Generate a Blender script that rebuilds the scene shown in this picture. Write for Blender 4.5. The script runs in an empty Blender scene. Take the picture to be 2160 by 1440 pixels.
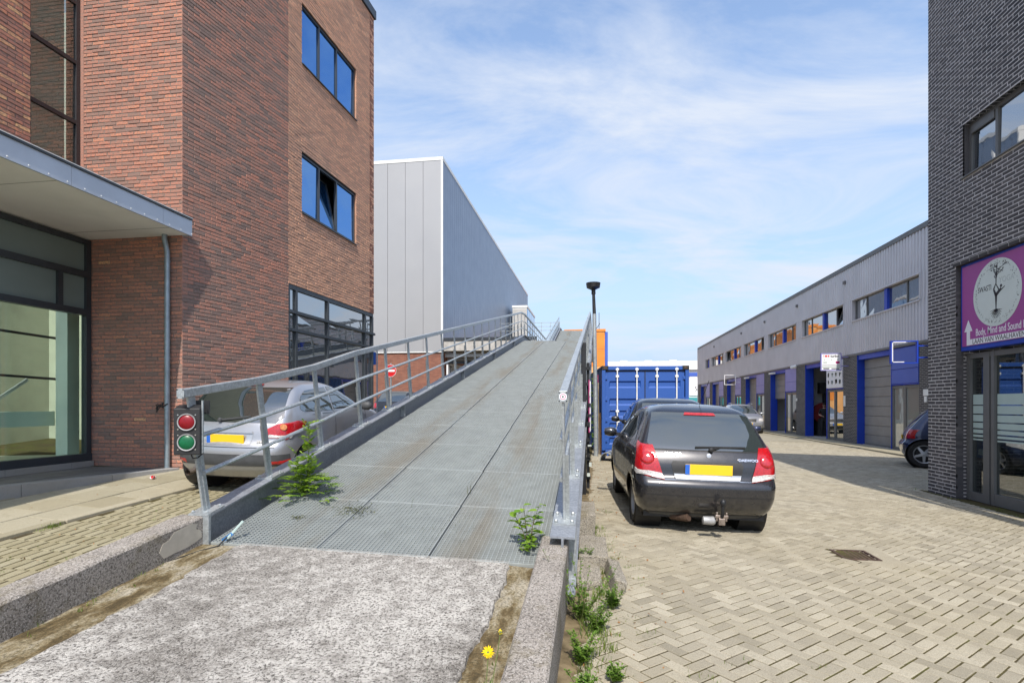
import bpy, bmesh, math, random
import numpy as np
from mathutils import Vector, Matrix
random.seed(7); rng = random.Random(11)
PI = math.pi
SC = bpy.context.scene
COL = SC.collection
# ---------------------------------------------------------------- camera
CAM_H = 1.45; YAW = math.radians(8.64)
cd = bpy.data.cameras.new('camera'); cam = bpy.data.objects.new('camera', cd); COL.objects.link(cam)
cd.sensor_width = 36.0; cd.lens = 36.0*1165/2160; cd.shift_y = 133/2160
cd.clip_start = 0.05; cd.clip_end = 3000
cam.location = (0, 0, CAM_H); cam.rotation_euler = (PI/2, 0, YAW)
SC.camera = cam
# ---------------------------------------------------------------- sky
SUN_L = Vector((-0.105, 0.80, -1.0)).normalized()      # direction the sunlight travels
SUN_EL = math.asin(-SUN_L.z); SUN_AZ = math.atan2(-SUN_L.x, -SUN_L.y)
wd = bpy.data.worlds.new('World'); SC.world = wd; wd.use_nodes = True
wn = wd.node_tree.nodes; wl = wd.node_tree.links; wn.clear()
wo = wn.new('ShaderNodeOutputWorld'); wb = wn.new('ShaderNodeBackground'); wl.new(wb.outputs[0], wo.inputs[0])
sky = wn.new('ShaderNodeTexSky'); sky.sky_type = 'NISHITA'; sky.sun_disc = False
sky.sun_elevation = SUN_EL; sky.sun_rotation = SUN_AZ; sky.air_density = 1.0; sky.dust_density = 1.2; sky.ozone_density = 1.6; sky.altitude = 0
tc = wn.new('ShaderNodeTexCoord')
sp = wn.new('ShaderNodeSeparateXYZ'); wl.new(tc.outputs['Generated'], sp.inputs[0])
def wmath(op, a, b=None):
    n = wn.new('ShaderNodeMath'); n.operation = op
    for i, q in enumerate((a, b)):
        if q is None: continue
        if isinstance(q, (int, float)): n.inputs[i].default_value = q
        else: wl.new(q, n.inputs[i])
    return n.outputs[0]
zz = wmath('ADD', wmath('MAXIMUM', sp.outputs[2], 0.0), 0.25)
cx = wmath('DIVIDE', sp.outputs[0], zz); cy = wmath('DIVIDE', sp.outputs[1], zz)
cb = wn.new('ShaderNodeCombineXYZ'); wl.new(cx, cb.inputs[0]); wl.new(cy, cb.inputs[1])
mp = wn.new('ShaderNodeMapping'); mp.inputs['Rotation'].default_value = (0, 0, math.radians(-38)); mp.inputs['Scale'].default_value = (0.75, 1.5, 1)
mp.inputs['Location'].default_value = (0.9, 1.7, 0)
wl.new(cb.outputs[0], mp.inputs[0])
n1 = wn.new('ShaderNodeTexNoise'); n1.inputs['Scale'].default_value = 1.5; n1.inputs['Detail'].default_value = 8; n1.inputs['Roughness'].default_value = 0.62; n1.inputs['Distortion'].default_value = 0.9
wl.new(mp.outputs[0], n1.inputs['Vector'])
cr = wn.new('ShaderNodeValToRGB'); cr.color_ramp.elements[0].position = 0.42; cr.color_ramp.elements[1].position = 0.66
wl.new(n1.outputs[0], cr.inputs[0])
# horizon milkiness
hz = wmath('POWER', wmath('SUBTRACT', 1.0, wmath('MINIMUM', wmath('MAXIMUM', sp.outputs[2], 0.0), 1.0)), 2.4)
fac = wmath('MULTIPLY', cr.outputs[0], 0.92)
m0 = wn.new('ShaderNodeMix'); m0.data_type = 'RGBA'; wl.new(wmath('MINIMUM', wmath('MULTIPLY', hz, 1.05), 0.95), m0.inputs[0]); wl.new(sky.outputs[0], m0.inputs[6]); m0.inputs[7].default_value = (1.8, 2.3, 3.1, 1)
mx = wn.new('ShaderNodeMix'); mx.data_type = 'RGBA'
wl.new(fac, mx.inputs[0]); wl.new(m0.outputs[2], mx.inputs[6]); mx.inputs[7].default_value = (2.75, 3.0, 3.45, 1)
wl.new(mx.outputs[2], wb.inputs[0]); wb.inputs[1].default_value = 0.15
# ---------------------------------------------------------------- sun
sd = bpy.data.lights.new('sun', 'SUN'); sun = bpy.data.objects.new('sun', sd); COL.objects.link(sun)
sd.energy = 2.75; sd.angle = math.radians(0.53); sd.color = (1.0, 0.94, 0.85)
sun.rotation_euler = SUN_L.to_track_quat('-Z', 'Y').to_euler(); sun.location = (20, -40, 60)
# ---------------------------------------------------------------- exposure
SC.view_settings.view_transform = 'Standard'; SC.view_settings.look = 'None'
SC.view_settings.exposure = 0.92; SC.view_settings.gamma = 1.0; SC.view_settings.use_curve_mapping = False
SC.cycles.max_bounces = 8; SC.cycles.transparent_max_bounces = 12
# ================================================================ helpers
SHEAR = 0.0263
def gz(x): return -SHEAR*x                    # street crossfall
def project(p):
    c, s = math.cos(YAW), math.sin(YAW)
    r = p[0]*c + p[1]*s; d = -p[0]*s + p[1]*c
    if d < 0.05: return None
    return 1080 + 1165*r/d, 853 - 1165*(p[2]-CAM_H)/d, d
class MB:
    def __init__(s): s.V = []; s.F = []; s.R = []
    def add(s, V, F, r=0.5):
        b = len(s.V); s.V += [tuple(v) for v in V]; s.R += [r]*len(V); s.F += [tuple(b+i for i in f) for f in F]
        return s
    def box(s, x0, x1, y0, y1, z0, z1, r=0.5, bottom=True):
        V = [(x0,y0,z0),(x1,y0,z0),(x1,y1,z0),(x0,y1,z0),(x0,y0,z1),(x1,y0,z1),(x1,y1,z1),(x0,y1,z1)]
        F = [(4,5,6,7),(0,1,5,4),(1,2,6,5),(2,3,7,6),(3,0,4,7)] + ([(3,2,1,0)] if bottom else [])
        return s.add(V, F, r)
    def hexa(s, P, r=0.5):     # 8 points: bottom 4 ccw, top 4 ccw
        return s.add(P, [(3,2,1,0),(4,5,6,7),(0,1,5,4),(1,2,6,5),(2,3,7,6),(3,0,4,7)], r)
    def bar(s, a, b, w, h, up=(0,0,1), r=0.5):      # rectangular bar from a to b; w sideways, h along up
        a = Vector(a); b = Vector(b); d = (b-a).normalized(); u = Vector(up)
        if abs(d.dot(u)) > 0.99: u = Vector((0,1,0))
        sd_ = d.cross(u).normalized(); u = sd_.cross(d).normalized()
        P = []
        for q in (a, b):
            for i, j in ((-1,-1),(1,-1),(1,1),(-1,1)): P.append(q + sd_*(w/2*i) + u*(h/2*j))
        return s.add(P, [(0,1,2,3),(7,6,5,4),(0,4,5,1),(1,5,6,2),(2,6,7,3),(3,7,4,0)], r)
    def tube(s, pts, rad, n=8, r=0.5, cap=True):
        pts = [Vector(p) for p in pts]; m = len(pts)
        rads = rad if isinstance(rad, (list, tuple)) else [rad]*m
        V = []; prev = None
        for i, p in enumerate(pts):
            d = (pts[min(i+1, m-1)] - pts[max(i-1, 0)]).normalized()
            if prev is None: u = d.orthogonal().normalized()
            else: u = (prev - d*prev.dot(d)).normalized()
            prev = u; w = d.cross(u)
            for k in range(n):
                a = 2*PI*k/n; V.append(p + (u*math.cos(a) + w*math.sin(a))*rads[i])
        F = []
        for i in range(m-1):
            for k in range(n): F.append((i*n+k, i*n+(k+1)%n, (i+1)*n+(k+1)%n, (i+1)*n+k))
        if cap: F += [tuple(range(n-1, -1, -1)), tuple((m-1)*n+k for k in range(n))]
        return s.add(V, F, r)
    def lathe(s, prof, n=24, M=None, r=0.5, close=False, caps=True):    # prof: (radius, height) about local z
        M = M or Matrix(); V = []; m = len(prof)
        for (ra, h) in prof:
            for k in range(n):
                a = 2*PI*k/n; V.append(M @ Vector((ra*math.cos(a), ra*math.sin(a), h)))
        F = []
        for i in range(m-1 + (1 if close else 0)):
            j = (i+1) % m
            for k in range(n): F.append((i*n+k, i*n+(k+1)%n, j*n+(k+1)%n, j*n+k))
        if not close and caps: F += [tuple(range(n-1,-1,-1)), tuple((m-1)*n+k for k in range(n))]
        return s.add(V, F, r)
    def prism(s, poly, fn, a, b, r=0.5):     # 2D poly extruded: fn(u,v,t) -> 3D, t from a to b
        n = len(poly); V = [fn(u, v, a) for u, v in poly] + [fn(u, v, b) for u, v in poly]
        F = [tuple(range(n-1,-1,-1)), tuple(range(n, 2*n))] + [(i, (i+1)%n, n+(i+1)%n, n+i) for i in range(n)]
        return s.add(V, F, r)
    def mesh(s, name):
        me = bpy.data.meshes.new(name); me.from_pydata(s.V, [], s.F)
        at = me.attributes.new('rnd', 'FLOAT', 'POINT'); at.data.foreach_set('value', s.R)
        return me
    def build(s, name, m, parent=None, smooth=False, kind=None, bevel=0, loc=None, rot=None):
        me = s.mesh(name); o = bpy.data.objects.new(name, me); COL.objects.link(o)
        me.materials.append(M[m] if isinstance(m, str) else m)
        if smooth:
            me.polygons.foreach_set('use_smooth', [True]*len(me.polygons))
            if smooth != 'all':
                try: me.set_sharp_from_angle(angle=math.radians(40))
                except Exception: pass
        if bevel:
            b = o.modifiers.new('bevel', 'BEVEL'); b.width = bevel; b.segments = 2; b.limit_method = 'ANGLE'; b.angle_limit = math.radians(35)
        if parent is not None: o.parent = parent
        if kind: o['kind'] = kind
        if loc is not None: o.location = loc
        if rot is not None: o.rotation_euler = rot
        return o
def tag(o, label=None, cat=None, group=None, kind=None):
    if label: o['label'] = label
    if cat: o['category'] = cat
    if group: o['group'] = group
    if kind: o['kind'] = kind
    return o
def thing(name, label, cat, loc=(0,0,0), rot=(0,0,0), group=None):
    o = bpy.data.objects.new(name, None); COL.objects.link(o); o.empty_display_size = 0.2
    o.location = loc; o.rotation_euler = rot
    return tag(o, label, cat, group)
def struct(o): o['kind'] = 'structure'; return o
def inst(me, name, parent, loc=(0,0,0), rot=(0,0,0)):
    o = bpy.data.objects.new(name, me); COL.objects.link(o); o.parent = parent; o.location = loc; o.rotation_euler = rot
    return o
def text_part(name, s, size, m, parent, Mx, extrude=0.002, align='LEFT', bold=0.0, xs=1.0):
    cu = bpy.data.curves.new(name, 'FONT'); cu.body = s; cu.size = size; cu.extrude = extrude; cu.align_x = align; cu.offset = bold; cu.resolution_u = 3
    t = bpy.data.objects.new(name, cu); COL.objects.link(t)
    dg = bpy.context.evaluated_depsgraph_get(); dg.update()
    me = bpy.data.meshes.new_from_object(t.evaluated_get(dg)); bpy.data.objects.remove(t)
    me.transform(Mx @ Matrix.Diagonal((xs, 1, 1, 1))); me.materials.clear(); me.materials.append(M[m])
    o = bpy.data.objects.new(name, me); COL.objects.link(o); o.parent = parent
    return o
def basis(origin, ux, uy):
    ux = Vector(ux).normalized(); uy = Vector(uy).normalized(); uz = ux.cross(uy)
    m_ = Matrix((ux, uy, uz)).transposed().to_4x4(); m_.translation = Vector(origin); return m_
# ================================================================ materials
M = {}
class NT:
    def __init__(s, name):
        m = bpy.data.materials.new(name); m.use_nodes = True; s.m = m; s.n = m.node_tree.nodes; s.l = m.node_tree.links
        s.n.clear(); s.out = s.n.new('ShaderNodeOutputMaterial'); s.b = s.n.new('ShaderNodeBsdfPrincipled'); s.l.new(s.b.outputs[0], s.out.inputs[0])
        s.geo = s.n.new('ShaderNodeNewGeometry'); M[name] = m
    def set(s, sock, v):
        if isinstance(v, bpy.types.NodeSocket): s.l.new(v, sock)
        elif isinstance(v, (tuple, list)) and len(v) == 3 and sock.type == 'RGBA': sock.default_value = (*v, 1)
        else: sock.default_value = v
    def noise(s, scale, detail=4, rough=0.55, vec=None, dist=0.0):
        n = s.n.new('ShaderNodeTexNoise'); n.inputs['Scale'].default_value = scale; n.inputs['Detail'].default_value = detail; n.inputs['Roughness'].default_value = rough; n.inputs['Distortion'].default_value = dist
        s.l.new(vec or s.geo.outputs['Position'], n.inputs['Vector']); return n.outputs[0]
    def vor(s, scale, feature='F1', out='Distance', vec=None):
        n = s.n.new('ShaderNodeTexVoronoi'); n.feature = feature; n.inputs['Scale'].default_value = scale
        s.l.new(vec or s.geo.outputs['Position'], n.inputs['Vector']); return n.outputs[out]
    def math(s, op, a, b=0.0, clamp=False):
        n = s.n.new('ShaderNodeMath'); n.operation = op; n.use_clamp = clamp; s.set(n.inputs[0], a); s.set(n.inputs[1], b); return n.outputs[0]
    def ramp(s, f, stops, interp='LINEAR'):
        n = s.n.new('ShaderNodeValToRGB'); e = n.color_ramp; e.interpolation = interp
        while len(e.elements) < len(stops): e.elements.new(0.5)
        for i, (p, c) in enumerate(stops):
            e.elements[i].position = p; e.elements[i].color = (*c, 1) if isinstance(c, (tuple, list)) else (c, c, c, 1)
        s.l.new(f, n.inputs[0]); return n.outputs[0]
    def mix(s, f, a, b, mode='MIX'):
        n = s.n.new('ShaderNodeMix'); n.data_type = 'RGBA'; n.blend_type = mode
        s.set(n.inputs[0], f); s.set(n.inputs[6], a); s.set(n.inputs[7], b); return n.outputs[2]
    def mapping(s, scale=(1,1,1), rot=(0,0,0), loc=(0,0,0), vec=None):
        n = s.n.new('ShaderNodeMapping'); n.inputs['Scale'].default_value = scale; n.inputs['Rotation'].default_value = rot; n.inputs['Location'].default_value = loc
        s.l.new(vec or s.geo.outputs['Position'], n.inputs[0]); return n.outputs[0]
    def schlick(s):
        d = s.n.new('ShaderNodeVectorMath'); d.operation = 'DOT_PRODUCT'; s.l.new(s.geo.outputs['Incoming'], d.inputs[0]); s.l.new(s.geo.outputs['Normal'], d.inputs[1])
        return s.math('POWER', s.math('SUBTRACT', 1.0, s.math('ABSOLUTE', d.outputs['Value']), clamp=True), 4.0)
    def attr(s, name='rnd'):
        n = s.n.new('ShaderNodeAttribute'); n.attribute_name = name; return n.outputs['Fac']
    def orand(s): return s.n.new('ShaderNodeObjectInfo').outputs['Random']
    def bump(s, h, strength=0.3, dist=0.01):
        n = s.n.new('ShaderNodeBump'); n.inputs['Strength'].default_value = strength; n.inputs['Distance'].default_value = dist
        s.l.new(h, n.inputs['Height']); s.l.new(n.outputs[0], s.b.inputs['Normal'])
    def fin(s, col, rough=0.6, metal=0.0, spec=0.5, coat=0.0):
        s.set(s.b.inputs['Base Color'], col); s.set(s.b.inputs['Roughness'], rough); s.set(s.b.inputs['Metallic'], metal)
        s.b.inputs['Specular IOR Level'].default_value = spec
        if coat: s.b.inputs['Coat Weight'].default_value = coat; s.b.inputs['Coat Roughness'].default_value = 0.04
        return s.m
def plain(name, col, rough=0.5, metal=0.0, var=0.12, scale=6.0, bump=0.0, bscale=60, spec=0.5, coat=0.0, rvar=0.1):
    t = NT(name); f = t.noise(scale, 5)
    a = tuple(max(0, c*(1-var)) for c in col); b = tuple(min(1, c*(1+var)) for c in col)
    c = t.mix(t.ramp(f, [(0.3, 0.0), (0.7, 1.0)]), a, b)
    r = t.math('ADD', t.math('MULTIPLY', t.noise(scale*2.3, 3), rvar*2), rough-rvar, clamp=True)
    if bump: t.bump(t.noise(bscale, 4), bump, 0.004)
    return t.fin(c, r, metal, spec, coat)
# ---- bricks
def brick_mat(name, stops, smear, mscale=24, fine=70, k=2.3, g=0.12):
    adj = lambda c: tuple(min(0.9, k*(x*(1-g)+g*(sum(c)/3))) for x in c)
    stops = [(p_, adj(c_)) for p_, c_ in stops]; smear = adj(smear); t = NT(name); r = t.attr(); base = t.ramp(r, stops)
    n = t.noise(mscale, 5, 0.6, t.mapping((1, 1, 2.2)))
    c = t.mix(t.ramp(n, [(0.42, 0.0), (0.62, 0.75)]), base, smear)
    big = t.noise(0.35, 3); c = t.mix(t.ramp(big, [(0.35, 0.0), (0.75, 0.22)]), c, adj((0.10, 0.085, 0.075)))
    t.bump(t.noise(fine, 5, 0.65), 0.9, 0.006)
    return t.fin(c, 0.88, 0, 0.25)
brick_mat('brick_red', [(0.0,(0.050,0.036,0.034)),(0.18,(0.105,0.066,0.055)),(0.42,(0.185,0.082,0.056)),(0.68,(0.245,0.090,0.056)),(0.90,(0.30,0.115,0.058)),(1.0,(0.44,0.23,0.095))], (0.105,0.075,0.062))
brick_mat('brick_brown', [(0.0,(0.085,0.055,0.042)),(0.3,(0.185,0.098,0.062)),(0.65,(0.27,0.13,0.075)),(1.0,(0.35,0.175,0.095))], (0.15,0.092,0.064), k=2.9)
brick_mat('brick_black', [(0.0,(0.016,0.016,0.018)),(0.6,(0.028,0.027,0.029)),(1.0,(0.045,0.042,0.042))], (0.024,0.023,0.024), k=3.1, g=0.1)
plain('mortar_dark', (0.19,0.165,0.145), 0.95, var=0.25, scale=14, bump=0.4)
plain('mortar_grey', (0.56,0.535,0.52), 0.95, var=0.2, scale=10, bump=0.4)
def brick_tex(name, c1, c2, mort, bw=0.22, rh=0.0625, axis='Y', ms=0.012):
    t = NT(name); n = t.n.new('ShaderNodeTexBrick')
    rot = {'Y': (0, 0, 0), 'X': (0, 0, 0)}[axis]
    sep = t.n.new('ShaderNodeSeparateXYZ'); t.l.new(t.geo.outputs['Position'], sep.inputs[0])
    cb_ = t.n.new('ShaderNodeCombineXYZ'); t.l.new(t.math('ADD', sep.outputs[0], sep.outputs[1]), cb_.inputs[0]); t.l.new(sep.outputs[2], cb_.inputs[1])
    t.l.new(cb_.outputs[0], n.inputs['Vector']); n.inputs['Scale'].default_value = 1.0
    n.inputs['Brick Width'].default_value = bw; n.inputs['Row Height'].default_value = rh; n.inputs['Mortar Size'].default_value = ms/2; n.inputs['Mortar Smooth'].default_value = 0.2
    n.inputs['Color1'].default_value = (*c1, 1); n.inputs['Color2'].default_value = (*c2, 1); n.inputs['Mortar'].default_value = (*mort, 1)
    t.bump(n.outputs['Fac'], -0.4, 0.006); return t.fin(n.outputs[0], 0.85, 0, 0.3)
brick_tex('brick_black_far', (0.05,0.048,0.05), (0.085,0.08,0.078), (0.36,0.34,0.32))
brick_tex('brick_red_far', (0.20,0.075,0.05), (0.30,0.12,0.075), (0.16,0.13,0.11))
# ---- stone, concrete, paving
def conc_rough():
    t = NT('concrete_exposed')
    p = t.geo.outputs['Position']
    big = t.noise(0.9, 4, 0.6); mid = t.noise(10, 6, 0.7)
    grain = t.vor(85); g2 = t.noise(66, 4, 0.75); g3 = t.noise(110, 3, 0.6)
    base = t.ramp(t.math('ADD', t.math('MULTIPLY', big, 0.45), t.math('MULTIPLY', mid, 0.55)), [(0.39,(0.18,0.165,0.145)),(0.48,(0.32,0.30,0.27)),(0.58,(0.56,0.535,0.49))])
    c = t.mix(t.ramp(g2, [(0.40, 0.95), (0.52, 0.0)]), base, (0.065,0.057,0.05))
    c = t.mix(t.ramp(g3, [(0.53, 0.0), (0.64, 0.75)]), c, (0.47,0.445,0.41))
    t.bump(t.math('ADD', g2, t.math('MULTIPLY', g3, 0.5)), 1.0, 0.012)
    return t.fin(c, 0.92, 0, 0.2)
conc_rough()
def conc_wall(name, a, b, moss=0.5):
    t = NT(name); n = t.noise(2.6, 6, 0.65); g = t.noise(75, 4, 0.7); f = t.noise(130, 3)
    c = t.ramp(n, [(0.3, a), (0.7, b)])
    c = t.mix(t.ramp(g, [(0.40, 0.85), (0.54, 0.0)]), c, (0.075,0.066,0.055))
    c = t.mix(t.ramp(f, [(0.54, 0.0), (0.66, 0.65)]), c, (0.60,0.565,0.525))
    m = t.noise(3.3, 5, 0.7); c = t.mix(t.ramp(m, [(0.52, 0.0), (0.68, moss)]), c, (0.13,0.105,0.045))
    t.bump(t.math('ADD', g, t.math('MULTIPLY', f, 0.5)), 0.9, 0.008); return t.fin(c, 0.95, 0, 0.2)
conc_wall('concrete_wall', (0.23,0.205,0.18), (0.40,0.365,0.325), 0.55)
conc_wall('concrete_block', (0.25,0.225,0.18), (0.37,0.335,0.27), 0.5)
def gutter():
    t = NT('gutter_moss'); n = t.noise(3.0, 6, 0.7, t.mapping((2.2,0.9,1))); g = t.noise(70, 4, 0.7)
    c = t.ramp(n, [(0.36,(0.075,0.055,0.028)),(0.45,(0.15,0.11,0.055)),(0.52,(0.27,0.225,0.14)),(0.62,(0.40,0.36,0.28))])
    c = t.mix(t.ramp(g, [(0.38, 0.7), (0.54, 0.0)]), c, (0.06,0.05,0.028)); t.bump(t.math('ADD', g, n), 0.9, 0.012); return t.fin(c, 0.95, 0, 0.15)
gutter()
plain('concrete_plain', (0.42,0.40,0.37), 0.9, var=0.2, scale=3, bump=0.3, spec=0.2)
plain('plaster_patch', (0.46,0.42,0.35), 0.9, var=0.12, scale=9, bump=0.3, spec=0.2)
def paver(name, stops, dirt):
    t = NT(name); r = t.attr(); base = t.ramp(r, stops)
    g = t.noise(150, 3, 0.7); big = t.noise(0.55, 4, 0.6); mid = t.noise(9, 4)
    c = t.mix(t.ramp(g, [(0.36, 0.62), (0.52, 0.0)]), base, dirt)
    c = t.mix(t.ramp(t.noise(210, 2), [(0.58, 0.0), (0.7, 0.45)]), c, (0.56,0.52,0.42))
    c = t.mix(t.ramp(big, [(0.42, 0.0), (0.70, 0.42)]), c, (0.30,0.255,0.165))
    c = t.mix(t.ramp(mid, [(0.55, 0.0), (0.8, 0.35)]), c, dirt)
    st_ = t.noise(1.3, 6, 0.7, t.mapping((1,0.6,1), (0,0,0), (3.1,7.7,0))); c = t.mix(t.ramp(st_, [(0.60, 0.0), (0.72, 0.38)]), c, dirt)
    t.bump(g, 0.6, 0.004); return t.fin(c, 0.9, 0, 0.25)
paver('paver_beige', [(0.0,(0.245,0.22,0.165)),(0.5,(0.345,0.31,0.235)),(1.0,(0.44,0.40,0.31))], (0.17,0.15,0.115))
paver('paver_yard', [(0.0,(0.225,0.195,0.115)),(0.5,(0.285,0.255,0.165)),(1.0,(0.34,0.31,0.215))], (0.14,0.125,0.065))
paver('slab_yard', [(0.0,(0.27,0.24,0.165)),(0.5,(0.33,0.30,0.22)),(1.0,(0.385,0.35,0.265))], (0.18,0.16,0.10))
paver('slab_dark', [(0.0,(0.085,0.088,0.10)),(0.5,(0.11,0.115,0.13)),(1.0,(0.14,0.145,0.16))], (0.07,0.07,0.08))
paver('kerb_stone', [(0.0,(0.26,0.26,0.26)),(0.5,(0.31,0.31,0.31)),(1.0,(0.37,0.37,0.365))], (0.2,0.195,0.18))
def joint():
    t = NT('joint_soil'); n = t.noise(2.2, 5, 0.65); f = t.noise(60, 3)
    c = t.ramp(n, [(0.40,(0.075,0.058,0.032)),(0.55,(0.095,0.082,0.032)),(0.70,(0.10,0.11,0.028))])
    c = t.mix(t.ramp(f, [(0.4, 0.5), (0.6, 0.0)]), c, (0.04,0.033,0.022)); t.bump(f, 0.8, 0.01); return t.fin(c, 0.97, 0, 0.1)
joint()
def ground_far():
    t = NT('ground_paving'); n = t.noise(0.5, 5); f = t.noise(8, 5, 0.7)
    c = t.ramp(n, [(0.35,(0.27,0.245,0.185)),(0.65,(0.35,0.32,0.25))]); c = t.mix(t.ramp(f, [(0.4, 0.45), (0.6, 0.0)]), c, (0.19,0.17,0.12))
    t.bump(f, 0.4, 0.01); return t.fin(c, 0.93, 0, 0.2)
ground_far()
plain('soil_litter', (0.16,0.125,0.075), 0.95, var=0.5, scale=9, bump=0.8, bscale=50, spec=0.1)
# ---- metals
def galv(name, col, metal=0.55, rough=0.45):
    t = NT(name); v = t.vor(70, 'F1', 'Color'); n = t.noise(7, 5, 0.6); st = t.noise(3, 4, 0.6, t.mapping((1,1,0.25)))
    s_ = t.n.new('ShaderNodeSeparateColor'); t.l.new(v, s_.inputs[0])
    f = t.math('ADD', t.math('MULTIPLY', s_.outputs[0], 0.45), t.math('MULTIPLY', n, 0.6))
    c = t.ramp(f, [(0.25, tuple(x*0.78 for x in col)), (0.8, tuple(min(1, x*1.18) for x in col))])
    c = t.mix(t.ramp(st, [(0.55, 0.0), (0.75, 0.4)]), c, tuple(x*0.62 for x in col))
    r = t.math('ADD', t.math('MULTIPLY', n, 0.3), rough-0.15); t.bump(n, 0.05, 0.004)
    return t.fin(c, r, metal, 0.5)
galv('galvanised', (0.43,0.46,0.47)); galv('galvanised_dark', (0.27,0.29,0.32), 0.4, 0.5)
galv('grating', (0.52,0.55,0.54), 0.3, 0.5)
def grating_worn():
    t = NT('grating_worn'); n = t.noise(1.1, 5, 0.6, t.mapping((2.6, 0.35, 1))); m2 = t.noise(6, 4)
    x = t.n.new('ShaderNodeSeparateXYZ'); t.l.new(t.geo.outputs['Position'], x.inputs[0])
    # two wheel tracks worn brown along the ramp
    tr = t.math('MINIMUM', t.math('ABSOLUTE', t.math('ADD', x.outputs[0], 2.25)), t.math('ABSOLUTE', t.math('ADD', x.outputs[0], 0.95)))
    w = t.math('MULTIPLY', t.ramp(tr, [(0.05, 1.0), (0.34, 0.0)]), t.ramp(n, [(0.42, 0.0), (0.62, 1.0)]))
    c = t.ramp(m2, [(0.3,(0.345,0.37,0.365)),(0.7,(0.415,0.445,0.435))])
    c = t.mix(t.math('MULTIPLY', w, 0.42), c, (0.27,0.20,0.12)); return t.fin(c, 0.55, 0.25, 0.5)
grating_worn()
plain('alu_trim', (0.47,0.50,0.55), 0.42, 0.35, var=0.07, scale=2.0)
plain('soffit', (0.76,0.745,0.71), 0.8, 0.0, var=0.06, scale=1.5)
plain('zinc_pipe', (0.30,0.36,0.40), 0.45, 0.5, var=0.18, scale=8)
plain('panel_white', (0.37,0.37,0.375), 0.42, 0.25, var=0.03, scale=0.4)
plain('panel_silver_sky', (0.20,0.25,0.335), 0.42, 0.3, var=0.012, scale=0.5)  # silver side cladding with the sky's blue reflection put into its base colour
plain('trim_white', (0.72,0.72,0.70), 0.5, var=0.05)
plain('cladding_grey', (0.60,0.58,0.585), 0.45, 0.25, var=0.07, scale=0.8)
plain('frame_grey', (0.15,0.15,0.145), 0.5, 0.15, var=0.08, scale=5)
plain('frame_anthracite', (0.040,0.047,0.055), 0.4, 0.1, var=0.1, scale=4)
plain('frame_brownblack', (0.035,0.032,0.034), 0.45, 0.0, var=0.1, scale=4)
plain('blue_paint', (0.010,0.050,0.43), 0.45, var=0.12, scale=2, bump=0.05)
plain('blue_panel', (0.055,0.115,0.46), 0.4, 0.0, var=0.06, scale=1)
plain('blue_faded', (0.27,0.255,0.56), 0.5, 0.0, var=0.08, scale=1)
plain('door_grey', (0.25,0.245,0.235), 0.5, 0.1, var=0.09, scale=2)
plain('door_pale', (0.42,0.41,0.39), 0.55, 0.0, var=0.08, scale=2)
plain('black_steel', (0.018,0.019,0.022), 0.5, 0.2, var=0.3, scale=12)
plain('lamp_black', (0.022,0.022,0.024), 0.4, 0.1, var=0.2)
plain('black_plastic', (0.016,0.016,0.017), 0.55, var=0.2, scale=20)
plain('grey_plastic', (0.055,0.058,0.062), 0.6, var=0.15, scale=14)
plain('rubber', (0.022,0.021,0.020), 0.85, var=0.35, scale=30, bump=0.3)
plain('white_paint', (0.78,0.78,0.75), 0.55, var=0.05, scale=3)
plain('stair_white', (0.80,0.86,0.79), 0.6, var=0.05, scale=3)
plain('orange_render', (0.72,0.24,0.035), 0.8, var=0.12, scale=0.9)
plain('orange_pale', (0.75,0.40,0.15), 0.8, var=0.1, scale=0.9)
plain('far_white', (0.60,0.60,0.58), 0.7, var=0.08, scale=0.6)
plain('teal_awning', (0.03,0.27,0.30), 0.6, var=0.1)
plain('purple_sign', (0.36,0.062,0.29), 0.42, var=0.05, scale=2)
plain('sign_disc', (0.66,0.72,0.67), 0.45, var=0.03)
plain('sign_white', (0.82,0.82,0.84), 0.45, var=0.03)
plain('sign_ink', (0.035,0.032,0.035), 0.6, var=0.1)
plain('sign_faint', (0.50,0.55,0.52), 0.6, var=0.1)
plain('sign_ghost', (0.22,0.045,0.22), 0.5, var=0.1)
plain('sign_red', (0.62,0.016,0.02), 0.4, var=0.06)
plain('magenta', (0.35,0.02,0.13), 0.5, var=0.2)
plain('interior_wall', (0.50,0.50,0.42), 0.9, var=0.12, scale=2)
plain('interior_white', (0.62,0.62,0.60), 0.8, var=0.06)
plain('interior_green', (0.07,0.10,0.105), 0.7, var=0.1)
plain('interior_dark', (0.035,0.036,0.04), 0.8, var=0.3)
plain('iron_rust', (0.085,0.052,0.036), 0.75, 0.3, var=0.4, scale=20, bump=0.5)
plain('wood_old', (0.24,0.19,0.135), 0.85, var=0.3, scale=12, bump=0.4)
plain('chrome', (0.75,0.75,0.75), 0.12, 1.0, var=0.03)
plain('rim_silver', (0.52,0.53,0.55), 0.32, 0.7, var=0.1, scale=15)
plain('rim_dull', (0.36,0.36,0.36), 0.5, 0.4, var=0.2, scale=15)
plain('plate_yellow', (0.80,0.50,0.015), 0.45, var=0.03)
plain('plate_blue', (0.02,0.12,0.50), 0.45, var=0.03)
plain('exhaust', (0.36,0.30,0.26), 0.3, 0.8, var=0.3, scale=30)
plain('skin', (0.42,0.24,0.17), 0.6, var=0.08); plain('cloth_black', (0.016,0.016,0.018), 0.9, var=0.2); plain('hair', (0.02,0.014,0.01), 0.8)
plain('cloth_red', (0.16,0.012,0.016), 0.8, var=0.2)
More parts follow.
